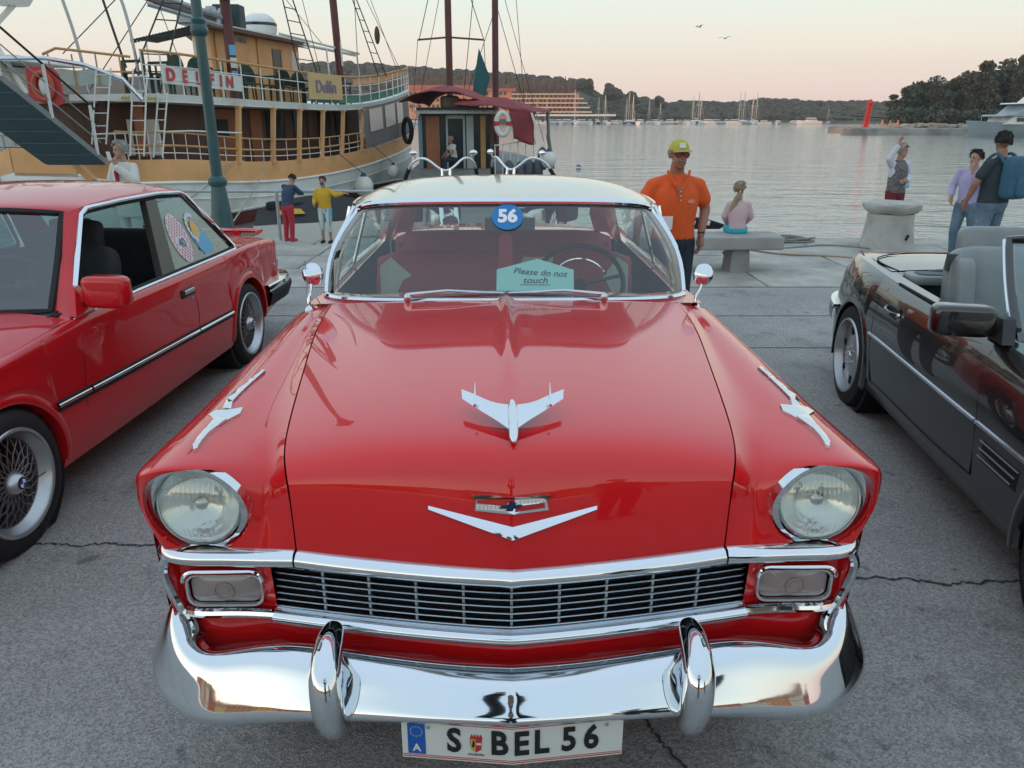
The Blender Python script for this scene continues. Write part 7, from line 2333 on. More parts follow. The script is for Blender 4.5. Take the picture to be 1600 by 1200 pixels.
m = MB(); m.prism([(-.5, -.36, .40), (.1, -.36, .42), (.0, -.30, .52), (-.4, -.30, .52)], (0, -.02, 0)); m.build('yellow_panel', mat('jetski_yellow', (.60, .35, .03), .4), js, smooth=0)
m = MB(); m.tube([(.25, -.35, .75), (.3, 0, .72), (.25, .35, .75)], .02, 6); m.build('handlebar', rubber, js)

# ------------------------------------------------------------------ quay furniture
green_p = mat('dark_green_lamp_paint', (.018, .075, .082), .45, coat=.3, noise=(4, .1), bump=(40, .15, .002))
lp = empty('street_lamp', (-3.64, 9.8, 0), 0, 'tall dark green lamp post with flared base standing on the quay', 'street lamp')
m = MB(); m.lathe([(.24, 0), (.24, .05), (.19, .10), (.165, .28), (.15, .34), (.125, .6), (.090, .92), (.082, .98)], n=20); m.build('base', green_p, lp)
m = MB(); m.lathe([(.08, .96), (.105, .98), (.115, 1.02), (.105, 1.06), (.07, 1.09)], n=20); m.build('lower_collar', green_p, lp)
m = MB(); m.lathe([(.066, 1.05), (.060, 2.7), (.050, 4.9)], n=18); m.build('pole', green_p, lp)
m = MB(); m.lathe([(.06, 2.66), (.09, 2.69), (.10, 2.73), (.09, 2.77), (.075, 2.79), (.085, 2.84), (.06, 2.87)], n=20); m.build('upper_collar', green_p, lp)
m = MB(); m.lathe([(0, 4.85), (.07, 4.87), (.10, 4.95), (.18, 5.2), (.16, 5.22), (.25, 5.25), (.05, 5.5), (0, 5.55)], n=12); m.build('lantern', green_p, lp)
rl = empty('quay_railing', (-4, 11.85, 0), 0, 'low grey tube railing at the quay edge beside the boys', 'railing')
m = MB(); m.tube([(-6.4, 11.85, .73), (-1.6, 11.85, .73)], .022, 8); m.build('top_tube', steel, rl, True)
for x in (-5.55, -3.54, -1.75): m = MB(); m.tube([(x, 11.85, 0), (x, 11.85, .73)], .026, 8); m.build('post', steel, rl, True)
# stone bench
bench_m = mat('weathered_concrete', (.34, .335, .31), .85, noise=(5, .14), mix=((.20, .20, .19), 2.5, .5, .75), bump=(25, .4, .008))
bn = empty('stone_bench', (2.3, 9.38, 0), 0, 'pale stone slab bench where the girl sits at the quay edge', 'bench')
m = MB(); m.box((0, 0, .36), (1.84, .52, .155)); m.build('slab', bench_m, bn, smooth=0, bevel=.018)
for x in (-.58, .44): m = MB(); m.box((x, -.0, .14), (.24, .40, .285), taper=.86); m.build('leg', bench_m, bn, smooth=0, bevel=.012)
# stone bollard
bo = empty('stone_bollard', (5.45, 11.25, 0), 0, 'round white stone mooring bollard with a rough flared cap', 'bollard')
bol_m = mat('whitewashed_stone', (.46, .45, .41), .8, noise=(7, .12), mix=((.28, .275, .25), 3.5, .52, .72), bump=(18, .5, .012))
m = MB(); m.lathe([(.37, 0), (.35, .1), (.31, .40), (.315, .42), (.315, .46), (.30, .48)], n=40); m.build('shaft', bol_m, bo)
m = MB(); m.lathe([(.26, .47), (.33, .49), (.385, .55), (.392, .60), (.37, .63), (0, .66)], n=48)
r = random.Random(5)
m.v = [(x + .008 * math.sin(14 * math.atan2(y, x)) * math.copysign(1, x), y, z + .012 * math.sin(5 * math.atan2(y, x)) * (1 if z < .62 else .2)) for x, y, z in m.v]; m.build('cap', bol_m, bo)
m = MB(); m.box((.12, -.325, .17), (.03, .03, .08), ry=.5); m.build('iron_stub', rubber, bo, smooth=0)
# rope heaps on the quay
def rope_heap(cx, cy, w_, d_, n, seed, label, col=None, rad=.013):
    r = random.Random(seed); P = []
    for i in range(n):
        a = i * 1.1 + r.uniform(-.3, .3); k = .4 + .6 * r.random()
        P.append((cx + w_ * k * math.cos(a), cy + d_ * k * math.sin(a), .012 + .012 * (i % 4) + r.random() * .02))
    mb = MB(); mb.tube(cspl(P, n * 9), rad, 6); o = mb.build('rope_heap', col or rope_m); tag(o, label, 'rope')
rope_heap(4.15, 11.65, .42, .20, 34, 2, 'grey heap of mooring rope between the bench and the bollard', mat('grey_rope', (.24, .24, .22), .9, noise=(40, .3)))
rope('loose_rope', [(3.35, 10.9, .012), (3.7, 10.5, .012), (4.2, 10.35, .012), (4.6, 10.15, .012), (5.0, 9.9, .012)], .012, 'tan rope lying loose on the slabs in front of the rope heap', 40).data.materials[0] = mat('tan_rope', (.34, .24, .14), .9, noise=(40, .3))
rope('loose_rope', [(3.4, 11.2, .012), (3.9, 11.05, .012), (4.6, 11.3, .012), (5.1, 11.0, .012)], .012, 'pale rope lying straight beside the grey rope heap', 40)
bg_ = empty('printed_bag', (2.38, 9.95, .42), 0, 'dark bag with white print lying behind the bench beside the man', 'bag')
m = MB(); m.prism([(-.30, 0, 0), (.28, 0, 0), (.36, 0, .05), (.10, 0, .13), (-.30, 0, .17)], (0, .12, 0)); m.build('bag_body', mat('black_cloth', (.02, .02, .025), .8), bg_, smooth=0, bevel=.01)
m = MB()
for x in (-.24, -.16, -.06, .04, .13): m.box((x, -.004, .08), (.035, .006, .06), ry=.3)
m.build('print_mark', white_print, bg_, smooth=0)

# motorcycles parked behind the classic car
def motorcycle(loc, rz, label, tank_mat):
    o = empty('motorcycle', loc, rz, label, 'motorcycle', 'cruiser motorcycles parked behind the classic car')
    for y in (-.78, .72):
        m = MB(); m.lathe([(.24, -.06), (.31, -.06), (.33, 0), (.31, .06), (.24, .06)], (0, y, .33), (1, 0, 0), 28); w_ = m.build('wheel', rubber, o)
        m = MB(); m.lathe([(.245, -.04), (.25, 0), (.245, .04)], (0, y, .33), (1, 0, 0), 28)
        for k in range(12): a = k * math.pi / 6; m.tube([(0, y, .33), (0, y + .24 * math.cos(a), .33 + .24 * math.sin(a))], .005, 4)
        m.build('rim', chrome, w_)
    m = MB()
    for sx in (-1, 1): m.tube([(sx * .09, -.78, .33), (sx * .09, -.52, .92)], .026, 8)
    m.build('front_fork', chrome, o)
    m = MB(); m.lathe([(0, .0), (.09, .01), (.095, .05), (.07, .13), (0, .16)], (0, -.66, .86), (0, 1, 0), 18); hl = m.build('headlight', chrome, o)
    m = MB(); P = cspl([(-.43, -.20, 1.12), (-.40, -.27, 1.22), (-.25, -.40, 1.30), (-.10, -.46, 1.20), (0, -.47, 1.16), (.10, -.46, 1.20), (.25, -.40, 1.30), (.40, -.27, 1.22), (.43, -.20, 1.12)], 34); m.tube(P, .015, 10); m.tube([(-.05, -.50, .93), (-.05, -.47, 1.18)], .018, 8); m.tube([(.05, -.50, .93), (.05, -.47, 1.18)], .018, 8); m.build('handlebar', chrome, o)
    for sx in (-1, 1):
        m = MB(); m.tube([(sx * .42, -.23, 1.17), (sx * .46, -.14, 1.05)], .026, 8); m.build('grip', rubber, o)
        m = MB(); m.tube([(sx * .34, -.33, 1.27), (sx * .36, -.35, 1.34)], .008, 6); m.ball((sx * .37, -.35, 1.36), (.05, .012, .035), 12, 8); m.build('mirror', chrome, o)
    m = MB(); rbox(m, (0, -.12, .80), (.30, .56, .20)); m.build('fuel_tank', tank_mat, o)
    m = MB(); rbox(m, (0, .38, .72), (.32, .60, .12)); m.build('seat', rubber, o)
    m = MB(); rbox(m, (0, .0, .48), (.34, .46, .36)); m.build('engine', chrome_dull, o)
    m = MB(); m.tube([(.16, -.1, .42), (.2, .3, .30), (.2, .95, .32)], .035, 8); m.build('exhaust', chrome, o)
    for sx in (-1, 1): m = MB(); rbox(m, (sx * .26, .62, .58), (.18, .44, .30)); m.build('saddlebag', rubber, o)
    m = MB(); P = [[(x, -.50 - .10 * (z - 1.0) * 0 + .05 * x * x * 10, z) for x in np.linspace(-.17, .17, 7)] for z in (.98, 1.1, 1.16)]; m.grid(P)
    m.build('side_stand', steel, o) if False else None
    m = MB(); m.tube([(-.1, .1, .3), (-.25, .15, .01)], .014, 6); m.build('side_stand', steel, o)
motorcycle((-.92, 10.15, 0), R_(14), 'chrome cruiser motorcycle parked behind the left half of the classic car', mat('bike_navy', (.02, .04, .09), .2, coat=1))
motorcycle((.22, 10.3, 0), R_(-30), 'dark blue cruiser motorcycle parked behind the middle of the classic car', mat('bike_teal', (.02, .07, .09), .2, coat=1))
# ------------------------------------------------------------------ people
skin_m = mat('skin', (.42, .24, .17), .55, noise=(8, .06))
skin_t = mat('tanned_skin', (.33, .17, .115), .5, noise=(8, .08))


def fuse(mb, voxel, smooth_it=3):
    """fuse overlapping closed volumes into one continuous skin"""
    me = bpy.data.meshes.new('tmp'); me.from_pydata(mb.v, [], mb.f)
    o = bpy.data.objects.new('tmp', me); COL.objects.link(o)
    r = o.modifiers.new('r', 'REMESH'); r.mode = 'VOXEL'; r.voxel_size = voxel; r.adaptivity = 0
    s = o.modifiers.new('s', 'SMOOTH'); s.iterations = smooth_it; s.factor = .5
    dgp = bpy.context.evaluated_depsgraph_get()
    ev = o.evaluated_get(dgp); m2 = bpy.data.meshes.new_from_object(ev)
    out_ = MB(); out_.v = [tuple(v.co) for v in m2.vertices]; out_.f = [tuple(p.vertices) for p in m2.polygons]; out_.mi = [0] * len(out_.f)
    bpy.data.objects.remove(o); bpy.data.meshes.remove(me); bpy.data.meshes.remove(m2)
    return out_


def limb(mb, pts, rad, n=10):
    """tapered limb through joints with rounded ends"""
    P = cspl(pts, 4 * len(pts)) if len(pts) > 2 else np.array([np.array(pts[0]) * (1 - q) + np.array(pts[1]) * q for q in np.linspace(0, 1, 6)])
    R = np.interp(np.linspace(0, 1, len(P)), np.linspace(0, 1, len(rad)), rad)
    mb.tube([tuple(p) for p in P], list(R), n)
    mb.ball(tuple(P[0]), float(R[0]), 10, 8); mb.ball(tuple(P[-1]), float(R[-1]), 10, 8)


def torso(mb, pts, n=18):
    """pts: (x, y, z, rx, ry) stations from bottom to top"""
    S_ = cidx(pts, np.linspace(0, len(pts) - 1, 4 * len(pts)))
    rows = [[(p[0] + p[3] * math.cos(a), p[1] + p[4] * math.sin(a), p[2]) for a in np.linspace(0, 2 * math.pi, n + 1)[:-1]] for p in S_]
    o = len(mb.v); mb.grid(rows, cv=True)
    mb.f += [tuple(o + k for k in range(n)), tuple(o + (len(rows) - 1) * n + k for k in reversed(range(n)))]; mb.mi += [0, 0]


def hand(mb, wrist, direc, palm_n, s=1.0, curl=.4, side=1):
    """palm, four unequal fingers and a thumb"""
    w = Vector(wrist); d = Vector(direc).normalized(); n_ = Vector(palm_n); n_ = (n_ - d * n_.dot(d)).normalized(); x = d.cross(n_) * side
    mb.tube([w - d * .02 * s, w + d * .02 * s, w + d * .05 * s, w + d * .085 * s], [.021 * s, .026 * s, .032 * s, .028 * s], 10, squash=(1, .62) if abs(n_.z) < 2 else (1, 1))
    for k, L_ in enumerate((.070, .080, .075, .058)):
        o_ = w + d * .078 * s + x * (.026 - .0175 * k) * s
        a = o_ + d * L_ * .45 * s + n_ * curl * .012 * s; b = a + (d * math.cos(curl) + n_ * math.sin(curl)) * L_ * .32 * s; c = b + (d * math.cos(2 * curl) + n_ * math.sin(2 * curl)) * L_ * .28 * s
        mb.tube([o_, a, b, c], [.0095 * s, .009 * s, .0085 * s, .006 * s], 7)
    t0 = w + d * .02 * s + x * .022 * s; t1 = t0 + (d * .7 + x * .7) * .035 * s; t2 = t1 + (d * .95 + x * .2 + n_ * .3) * .032 * s
    mb.tube([t0, t1, t2], [.013 * s, .011 * s, .008 * s], 7)


def head_mb(c, hs, yaw=0.0, tilt=0.0, ears=True, chin=1.0):
    """head centre c, hs = head height; faces -y before yaw"""
    mb = MB(); k = hs / .235
    mb.ball((0, .012 * k, .03 * k), (.074 * k, .092 * k, .088 * k), 16, 12)
    mb.ball((0, -.018 * k, -.035 * k), (.058 * k, .068 * k, .078 * k * chin), 14, 10)
    mb.ball((0, -.052 * k, -.085 * k), (.026 * k, .026 * k, .022 * k), 10, 8)
    mb.tube([(0, -.080 * k, .012 * k), (0, -.100 * k, -.016 * k), (0, -.084 * k, -.030 * k)], [.008 * k, .015 * k, .012 * k], 8)
    mb.ball((0, -.082 * k, -.052 * k), (.024 * k, .010 * k, .007 * k), 8, 6); mb.ball((0, -.080 * k, -.064 * k), (.020 * k, .010 * k, .007 * k), 8, 6)
    mb.ball((0, -.074 * k, .028 * k), (.05 * k, .014 * k, .009 * k), 8, 6)
    if ears:
        for s_ in (-1, 1): mb.ball((s_ * .076 * k, .012 * k, -.005 * k), (.010 * k, .018 * k, .030 * k), 8, 8)
    return mb


def person(loc, rz, label, H=1.6, top_m=None, leg_m=None, skin=None, hair_m=None, shoe_m=None, J=None, sleeve=.45, group=None,
           girth=1.0, hair=None, trouser_len=1.0, head_yaw=0.0, head_tilt=0.0, seated=False, sleeve_flare=1.0, vox=.011):
    """J gives joints as fractions of H; the figure faces -y"""
    skin = skin or skin_m
    o = empty('person', loc, rz, label, 'person', group)
    D = dict(pelvis=(0, 0, .52), waist=(0, 0, .60), chest=(0, 0, .72), neck=(0, .008, .828), head=(0, -.008, .912),
             ls=(-.100, .005, .785), le=(-.130, .015, .64), lw=(-.138, -.03, .49), rs=(.100, .005, .785), re=(.130, .015, .64), rw=(.138, -.03, .49),
             lh=(-.052, 0, .50), lk=(-.058, -.01, .275), la=(-.060, .012, .045), rh=(.052, 0, .50), rk=(.058, -.01, .275), ra=(.060, .012, .045),
             lhand=None, rhand=None)
    D.update(J or {})
    P = {k: np.array(v) * H for k, v in D.items() if v is not None and not isinstance(v, dict)}
    g = girth; h = H
    # bare body
    b = MB()
    limb(b, [P['neck'] - np.array([0, 0, .03 * h]), P['neck'] * .5 + P['head'] * .5 - np.array([0, 0, .01 * h])], [.036 * h, .033 * h])
    for s_ in 'lr':
        limb(b, [P[s_ + 's'] - np.array([0, 0, .006 * h]), P[s_ + 'e']], [.030 * h, .026 * h]); limb(b, [P[s_ + 'e'], P[s_ + 'w']], [.026 * h, .017 * h])
        limb(b, [P[s_ + 'h'], P[s_ + 'k']], [.046 * h, .033 * h]); limb(b, [P[s_ + 'k'], P[s_ + 'a']], [.033 * h, .020 * h])
    ch = [(*P['pelvis'][:2], P['pelvis'][2] - .02 * h, .078 * h, .055 * h), (*P['waist'][:3], .072 * h * g, .052 * h * g), (*P['chest'][:3], .090 * h, .058 * h), (*(P['chest'] * .3 + P['neck'] * .7), .078 * h, .046 * h)]
    torso(b, ch)
    hd = head_mb(None, .135 * h, ears=True)
    Mh = Matrix.Translation(Vector(P['head'])) @ Matrix.Rotation(head_yaw, 4, 'Z') @ Matrix.Rotation(head_tilt, 4, 'X')
    hd.xf(Mh)
    b.add(hd.v, hd.f)
    b = fuse(b, vox * .8, 2)
    for s_, sd in (('l', 1), ('r', -1)):
        dr = P[s_ + 'w'] - P[s_ + 'e']
        spec = D.get(s_ + 'hand') or dict(d=tuple(dr), n=(-sd * -1, .15, 0), curl=.45)
        hand(b, P[s_ + 'w'], spec['d'], spec['n'], h / 1.62, spec.get('curl', .45), sd * spec.get('side', 1))
    b.build('body', skin, o, smooth=60)
    # top
    t = MB()
    ch = [(*P['pelvis'][:2], P['pelvis'][2] + .0 * h, .092 * h * g, .066 * h * g), (*P['waist'][:3], .086 * h * g, .066 * h * g), (*P['chest'][:3], .102 * h * g ** .5, .070 * h * g ** .5), (*(P['chest'] * .35 + P['neck'] * .65), .074 * h, .050 * h), (*(P['neck'] - np.array([0, 0, .006 * h])), .042 * h, .040 * h)]
    if seated: ch[0] = (*P['pelvis'][:2], P['pelvis'][2] - .03 * h, .095 * h * g, .075 * h * g)
    torso(t, ch)
    for s_ in 'lr':
        a, e, w_ = P[s_ + 's'], P[s_ + 'e'], P[s_ + 'w']
        a2 = a * .45 + P['neck'] * .55; a2[2] -= .022 * h; a = a - np.array([0, 0, .006 * h])
        if sleeve <= .6:
            q = a + (e - a) * (sleeve / .5 * .62); limb(t, [a2, a], [.036 * h, .034 * h]); limb(t, [a - np.array([0, 0, .008 * h]), q], [.036 * h, .034 * h * sleeve_flare])
        else:
            q = e + (w_ - e) * min(1, (sleeve - .5) * 2) * .97; limb(t, [a2, a], [.030 * h, .037 * h]); limb(t, [a, e], [.037 * h, .032 * h * sleeve_flare]); limb(t, [e, q], [.032 * h * sleeve_flare, .026 * h * sleeve_flare])
    t = fuse(t, vox, 3)
    t.build('shirt', top_m, o, smooth=60)
    l = MB()
    if not seated:
        torso(l, [(*P['pelvis'][:2], P['pelvis'][2] - .07 * h, .080 * h * g, .060 * h), (*P['pelvis'][:2], P['pelvis'][2] - .01 * h, .090 * h * g, .064 * h * g), (*P['waist'][:2], P['pelvis'][2] + .05 * h, .082 * h * g, .060 * h * g)])
    else: l.ball(tuple(P['pelvis'] - np.array([0, 0, .02 * h])), (.10 * h, .085 * h, .06 * h), 14, 10)
    for s_ in 'lr':
        k_, a_ = P[s_ + 'k'], P[s_ + 'a']; e_ = k_ + (a_ - k_) * trouser_len if trouser_len > .2 else P[s_ + 'h'] + (k_ - P[s_ + 'h']) * .85
        if trouser_len > .2: limb(l, [P[s_ + 'h'], k_], [.060 * h, .043 * h]); limb(l, [k_, e_], [.043 * h, .034 * h])
        else: limb(l, [P[s_ + 'h'], e_], [.066 * h, .056 * h])
    l = fuse(l, vox, 3)
    l.build('trousers', leg_m, o, smooth=60)
    for s_ in 'lr':
        m = MB(); a_ = P[s_ + 'a']; f_ = a_ + np.array([0, -.075 * h, -.022 * h]) if not (J or {}).get('toe_' + s_) else np.array(J['toe_' + s_]) * h
        limb(m, [a_ + np.array([0, .012 * h, -.018 * h]), f_], [.026 * h, .024 * h]); fuse(m, vox * .8, 1).build('shoe', shoe_m or rubber, o, smooth=60)
    o_h = Mh
    return o, P, Mh, .135 * h / .235


def hairpiece(o, Mh, k, mt_, kind='short'):
    m = MB()
    rows = []
    for i in range(9):
        th = math.pi * .5 * i / 8 if kind != 'cap' else 0
        row = []
        for j in range(28):
            a = 2 * math.pi * j / 28
            front = max(0, -math.sin(a))
            lim = {'short': 1.85 - 1.05 * front ** .8, 'bob': 2.15 - 1.3 * front ** .8, 'long': 2.0 - 1.1 * front}[kind]
            t_ = lim * i / 8
            rr = 1.0 + .04 * math.sin(a * 9 + i * 1.7) + .03 * math.sin(a * 17 - i * 2.3) + (.08 if kind != 'short' else .03)
            row.append((.084 * k * rr * math.sin(t_) * math.cos(a), .012 * k + .104 * k * rr * math.sin(t_) * math.sin(a), .03 * k + .100 * k * math.cos(t_) * rr))
        rows.append(row)
    m.grid(rows, cv=True)
    r = random.Random(int(k * 1000) + len(kind))
    for _ in range(90):
        i = r.randrange(2, 9); j = r.randrange(28)
        p = Vector(rows[i][j]); q = Vector(rows[i - 1][j]); d = (p - q); d = d.normalized() if d.length > 1e-6 else Vector((0, 0, -1))
        n_ = (p - Vector((0, .012 * k, .03 * k))).normalized(); s0 = Vector((r.uniform(-1, 1), r.uniform(-1, 1), r.uniform(-1, 1))) * .010 * k
        m.tube([q + n_ * .002, p + n_ * .006 * k + s0 * .5, p + d * r.uniform(.012, .03) * k + n_ * .004 * k + s0], [.006 * k, .007 * k, .0015 * k], 5)
    m.xf(Mh); return m.build('hair', mt_, o, smooth=60, solid=.01 * k)


def eyes(o, Mh, k, glasses=None):
    m = MB()
    for s_ in (-1, 1): m.ball((s_ * .030 * k, -.080 * k, .010 * k), (.011 * k, .006 * k, .006 * k), 8, 6)
    m.xf(Mh); m.build('eyes', mat('dark_eye', (.03, .02, .02), .3), o)
    m = MB()
    for s_ in (-1, 1): m.ball((s_ * .030 * k, -.084 * k, .030 * k), (.017 * k, .005 * k, .004 * k), 8, 6)
    m.xf(Mh); m.build('eyebrows', mat('brow_hair', (.10, .08, .06), .8), o)
    if glasses:
        m = MB()
        for s_ in (-1, 1): m.tube([(s_ * .033 * k + .026 * k * math.cos(t), -.094 * k, .006 * k + .020 * k * math.sin(t)) for t in np.linspace(0, 2 * math.pi, 17)[:-1]], .0022 * k, 5, closed=True); m.tube([(s_ * .058 * k, -.092 * k, .012 * k), (s_ * .080 * k, .0, .012 * k)], .0025 * k, 5)
        m.tube([(-.008 * k, -.096 * k, .010 * k), (.008 * k, -.096 * k, .010 * k)], .0025 * k, 5)
        m.xf(Mh); gl_ = m.build('glasses', black_plastic, o)
        m = MB()
        for s_ in (-1, 1): m.lathe([(0, 0), (.024 * k, 0)], (s_ * .033 * k, -.093 * k, .006 * k), (0, -1, 0), 16)
        m.xf(Mh); m.build('lens', glasses, gl_)


denim = mat('blue_denim', (.10, .16, .22), .85, noise=(25, .15), mix=((.16, .23, .30), 4, .45, .65), bump=(40, .2, .003))
denim_d = mat('dark_denim', (.025, .035, .055), .85, noise=(25, .15), bump=(14, .4, .01))
fold = dict(bump=(9, .55, .02))
# man in orange polo
orange_s = mat('orange_polo', (.72, .105, .018), .75, noise=(5, .05), **fold)
o, P, Mh, k = person((1.275, 6.15, 0), R_(4), 'man in an orange polo shirt and yellow cap standing behind the classic car', 1.65, orange_s, denim_d, skin_t, None,
    J=dict(ls=(-.112, .005, .772), rs=(.112, .005, .772), re=(.155, .02, .655), rw=(.128, -.03, .535), le=(-.160, .02, .655), lw=(-.185, -.03, .535), head=(0, -.02, .905), rhand=dict(d=(-.02, -.12, -1), n=(-1, .1, 0), curl=.7), lhand=dict(d=(0, -.1, -1), n=(1, .1, 0), curl=.5)), sleeve=.46, girth=1.18, sleeve_flare=1.22)
eyes(o, Mh, k, mat('rose_lens', (.35, .05, .07), .1))
yel = mat('yellow_cap', (.46, .42, .05), .7, noise=(6, .06)); grey_h = mat('grey_hair', (.24, .22, .20), .9, noise=(60, .3))
m = MB(); m.ball((0, .014 * k, .030 * k), (.082 * k, .100 * k, .094 * k), 20, 12); m.v = [(x, y, max(z, .036 * k)) for x, y, z in m.v]; m.xf(Mh); cap_ = m.build('cap', yel, o, smooth=60)
m = MB(); m.grid([[(x * k, (-.080 - .085 * math.sqrt(max(0, 1 - (x / .078) ** 2)) * q) * k * 1.0, (.044 - .012 * q - 1.2 * x * x) * k) for x in np.linspace(-.075, .075, 13)] for q in np.linspace(0, 1, 6)]); m.xf(Mh); m.build('peak', mat('cap_peak', (.33, .34, .10), .7), cap_, smooth=60, solid=.004)
m = MB(); m.box((0, -.080 * k, .075 * k), (.05 * k, .004, .04 * k), rx=-.35); m.xf(Mh); m.build('cap_badge', pale_pr, cap_, smooth=0)
m = MB(); m.ball((0, -.086 * k, -.040 * k), (.032 * k, .012 * k, .010 * k), 10, 8); m.ball((-.022 * k, -.078 * k, -.050 * k), (.012 * k, .010 * k, .014 * k), 8, 6); m.ball((.022 * k, -.078 * k, -.050 * k), (.012 * k, .010 * k, .014 * k), 8, 6); m.xf(Mh); m.build('moustache', grey_h, o)
m = MB()
for s_ in (-1, 1): m.ball((s_ * .070 * k, .035 * k, .020 * k), (.014 * k, .045 * k, .035 * k), 8, 8)
m.xf(Mh); m.build('hair', grey_h, o)
H_ = 1.65
m = MB(); m.tube([(-.052 * H_, -.030 * H_, .835 * H_), (-.035 * H_, -.062 * H_, .79 * H_), (-.004, -.078 * H_, .745 * H_)], .010, 8); m.tube([(.052 * H_, -.030 * H_, .835 * H_), (.035 * H_, -.062 * H_, .79 * H_), (.004, -.078 * H_, .745 * H_)], .010, 8); m.build('collar', orange_s, o)
m = MB()
for z in (.745, .725, .705): m.ball((0.004, -.083 * H_, z * H_), .006, 6, 5)
m.build('button', pale_pr, o)
m = MB(); m.prism([(-.030, -.080 * H_, .775 * H_), (.012, -.084 * H_, .760 * H_), (-.004, -.084 * H_, .715 * H_)], (0, .01, 0)); m.build('neck_opening', skin_t, o, smooth=0)
m = MB(); m.tube([(-.04 * H_, -.06 * H_, .80 * H_), (-.07 * H_, -.085 * H_, .70 * H_), (-.065 * H_, -.090 * H_, .635 * H_)], .003, 5); m.tube([(.04 * H_, -.06 * H_, .80 * H_), (-.02 * H_, -.09 * H_, .70 * H_), (-.060 * H_, -.092 * H_, .635 * H_)], .003, 5); lan = m.build('lanyard', orange_s, o)
m = MB(); m.box((-.055 * H_, -.096 * H_, .605 * H_), (.075, .004, .10)); m.build('badge', white_print, lan, smooth=0)
m = MB(); m.lathe([(0, 0), (.03, 0)], (.055 * H_, -.077 * H_, .70 * H_), (0, -1, 0), 14, squash=.5); m.build('chest_logo', mat('logo_pale', (.75, .30, .20), .7), o)
m = MB(); m.lathe([(.026, -.012), (.029, -.008), (.029, .008), (.026, .012)], (.130 * H_, -.026 * H_, .550 * H_), (-.2, -.1, 1), 16); m.build('watch', mat('dark_watch', (.03, .03, .035), .3), o)

# girl on the bench, seen from behind
pinkw = mat('pale_pink_jumper', (.58, .42, .44), .85, noise=(6, .05), **fold); turq = mat('turquoise_skirt', (.03, .36, .42), .8)
blond = mat('blond_hair', (.32, .24, .15), .7, noise=(50, .3), stretch=(1, 1, .15))
o, P, Mh, k = person((2.735, 9.46, 0), R_(172), 'girl in a pale pink jumper sitting on the stone bench with a long blond ponytail', 1.18, pinkw, turq, skin_m, None, mat('navy_shoe', (.03, .04, .06), .7),
    J=dict(pelvis=(0, 0, .415), waist=(0, .0, .48), chest=(0, -.005, .60), neck=(0, -.01, .71), head=(0, -.03, .81), ls=(-.09, .0, .665), rs=(.09, .0, .665), le=(-.135, -.02, .54), lw=(-.09, -.12, .46), re=(.135, -.02, .54), rw=(.09, -.12, .46), lh=(-.05, -.02, .40), rh=(.05, -.02, .40), lk=(-.06, -.26, .39), rk=(.06, -.26, .39), la=(-.06, -.24, .14), ra=(.06, -.24, .14)), sleeve=1.0, seated=True, trouser_len=.1, head_yaw=R_(-35))
hairpiece(o, Mh, k * 1.03, blond, 'bob')
m = MB(); m.tube(cspl([(0, .09 * k, -.01 * k), (.01, .13 * k, -.04 * k), (.03, .12 * k, -.12 * k), (.06, .10 * k, -.25 * k), (.085, .075 * k, -.40 * k), (.09, .06 * k, -.47 * k)], 20), list(np.interp(np.linspace(0, 1, 20), [0, .15, .3, .6, .85, 1], [.022, .018, .032, .036, .028, .006])), 10); m.xf(Matrix.Translation(Vector(P['head']))); m.build('ponytail', blond, o)
m = MB(); m.tube([(.02 * math.cos(t) + .005, .118 * k, .022 * math.sin(t) - .03 * k) for t in np.linspace(0, 6.28, 12)[:-1]], .008, 6, closed=True); m.xf(Matrix.Translation(Vector(P['head']))); m.build('hair_tie', rubber, o)

# woman sitting on the bollard, arm raised
vest_m = mat('grey_patterned_vest', (.085, .085, .09), .85, noise=(90, .5), mix=((.22, .21, .20), 60, .48, .56), **fold)
white_s = mat('white_lilac_shirt', (.55, .55, .62), .8, noise=(5, .05), **fold)
greyb = mat('grey_blond_hair', (.34, .31, .26), .8, noise=(50, .25))
o, P, Mh, k = person((5.72, 11.78, 0), R_(18), 'woman in a grey patterned vest standing behind the bollard waving one raised arm', 1.435, white_s, mat('wine_trousers', (.16, .02, .025), .8, **fold), skin_m, None,
    J=dict(le=(-.165, -.02, .84), lw=(-.10, -.05, .965), re=(.15, -.01, .655), rw=(.02, -.12, .62), lhand=dict(d=(.25, -.05, 1), n=(0, -1, 0), curl=.15), rhand=dict(d=(-1, -.1, 0), n=(0, 1, 0), curl=.5)), sleeve=.98, girth=1.1, head_yaw=R_(25))
hairpiece(o, Mh, k, greyb, 'bob'); eyes(o, Mh, k)
m = MB(); h = 1.435; torso(m, [(0, 0, .50 * h, .106 * h, .080 * h), (0, 0, .60 * h, .100 * h, .080 * h), (0, -.003, .72 * h, .102 * h, .078 * h), (0, -.0, .79 * h, .078 * h, .056 * h), (0, .005, .825 * h, .046 * h, .044 * h)]); fuse(m, .01, 3).build('vest', vest_m, o)
m = MB(); m.tube([(-.055 * k, -.09 * k, .075 * k), (.055 * k, -.09 * k, .075 * k)], .012 * k, 6); m.xf(Mh); m.build('sunglasses', black_plastic, o)
m = MB(); m.box((-.01, -.150 * h * 1.0, .575 * h), (.07, .01, .06)); m.build('face_mask', sky_pr, o, smooth=0, bevel=.008)

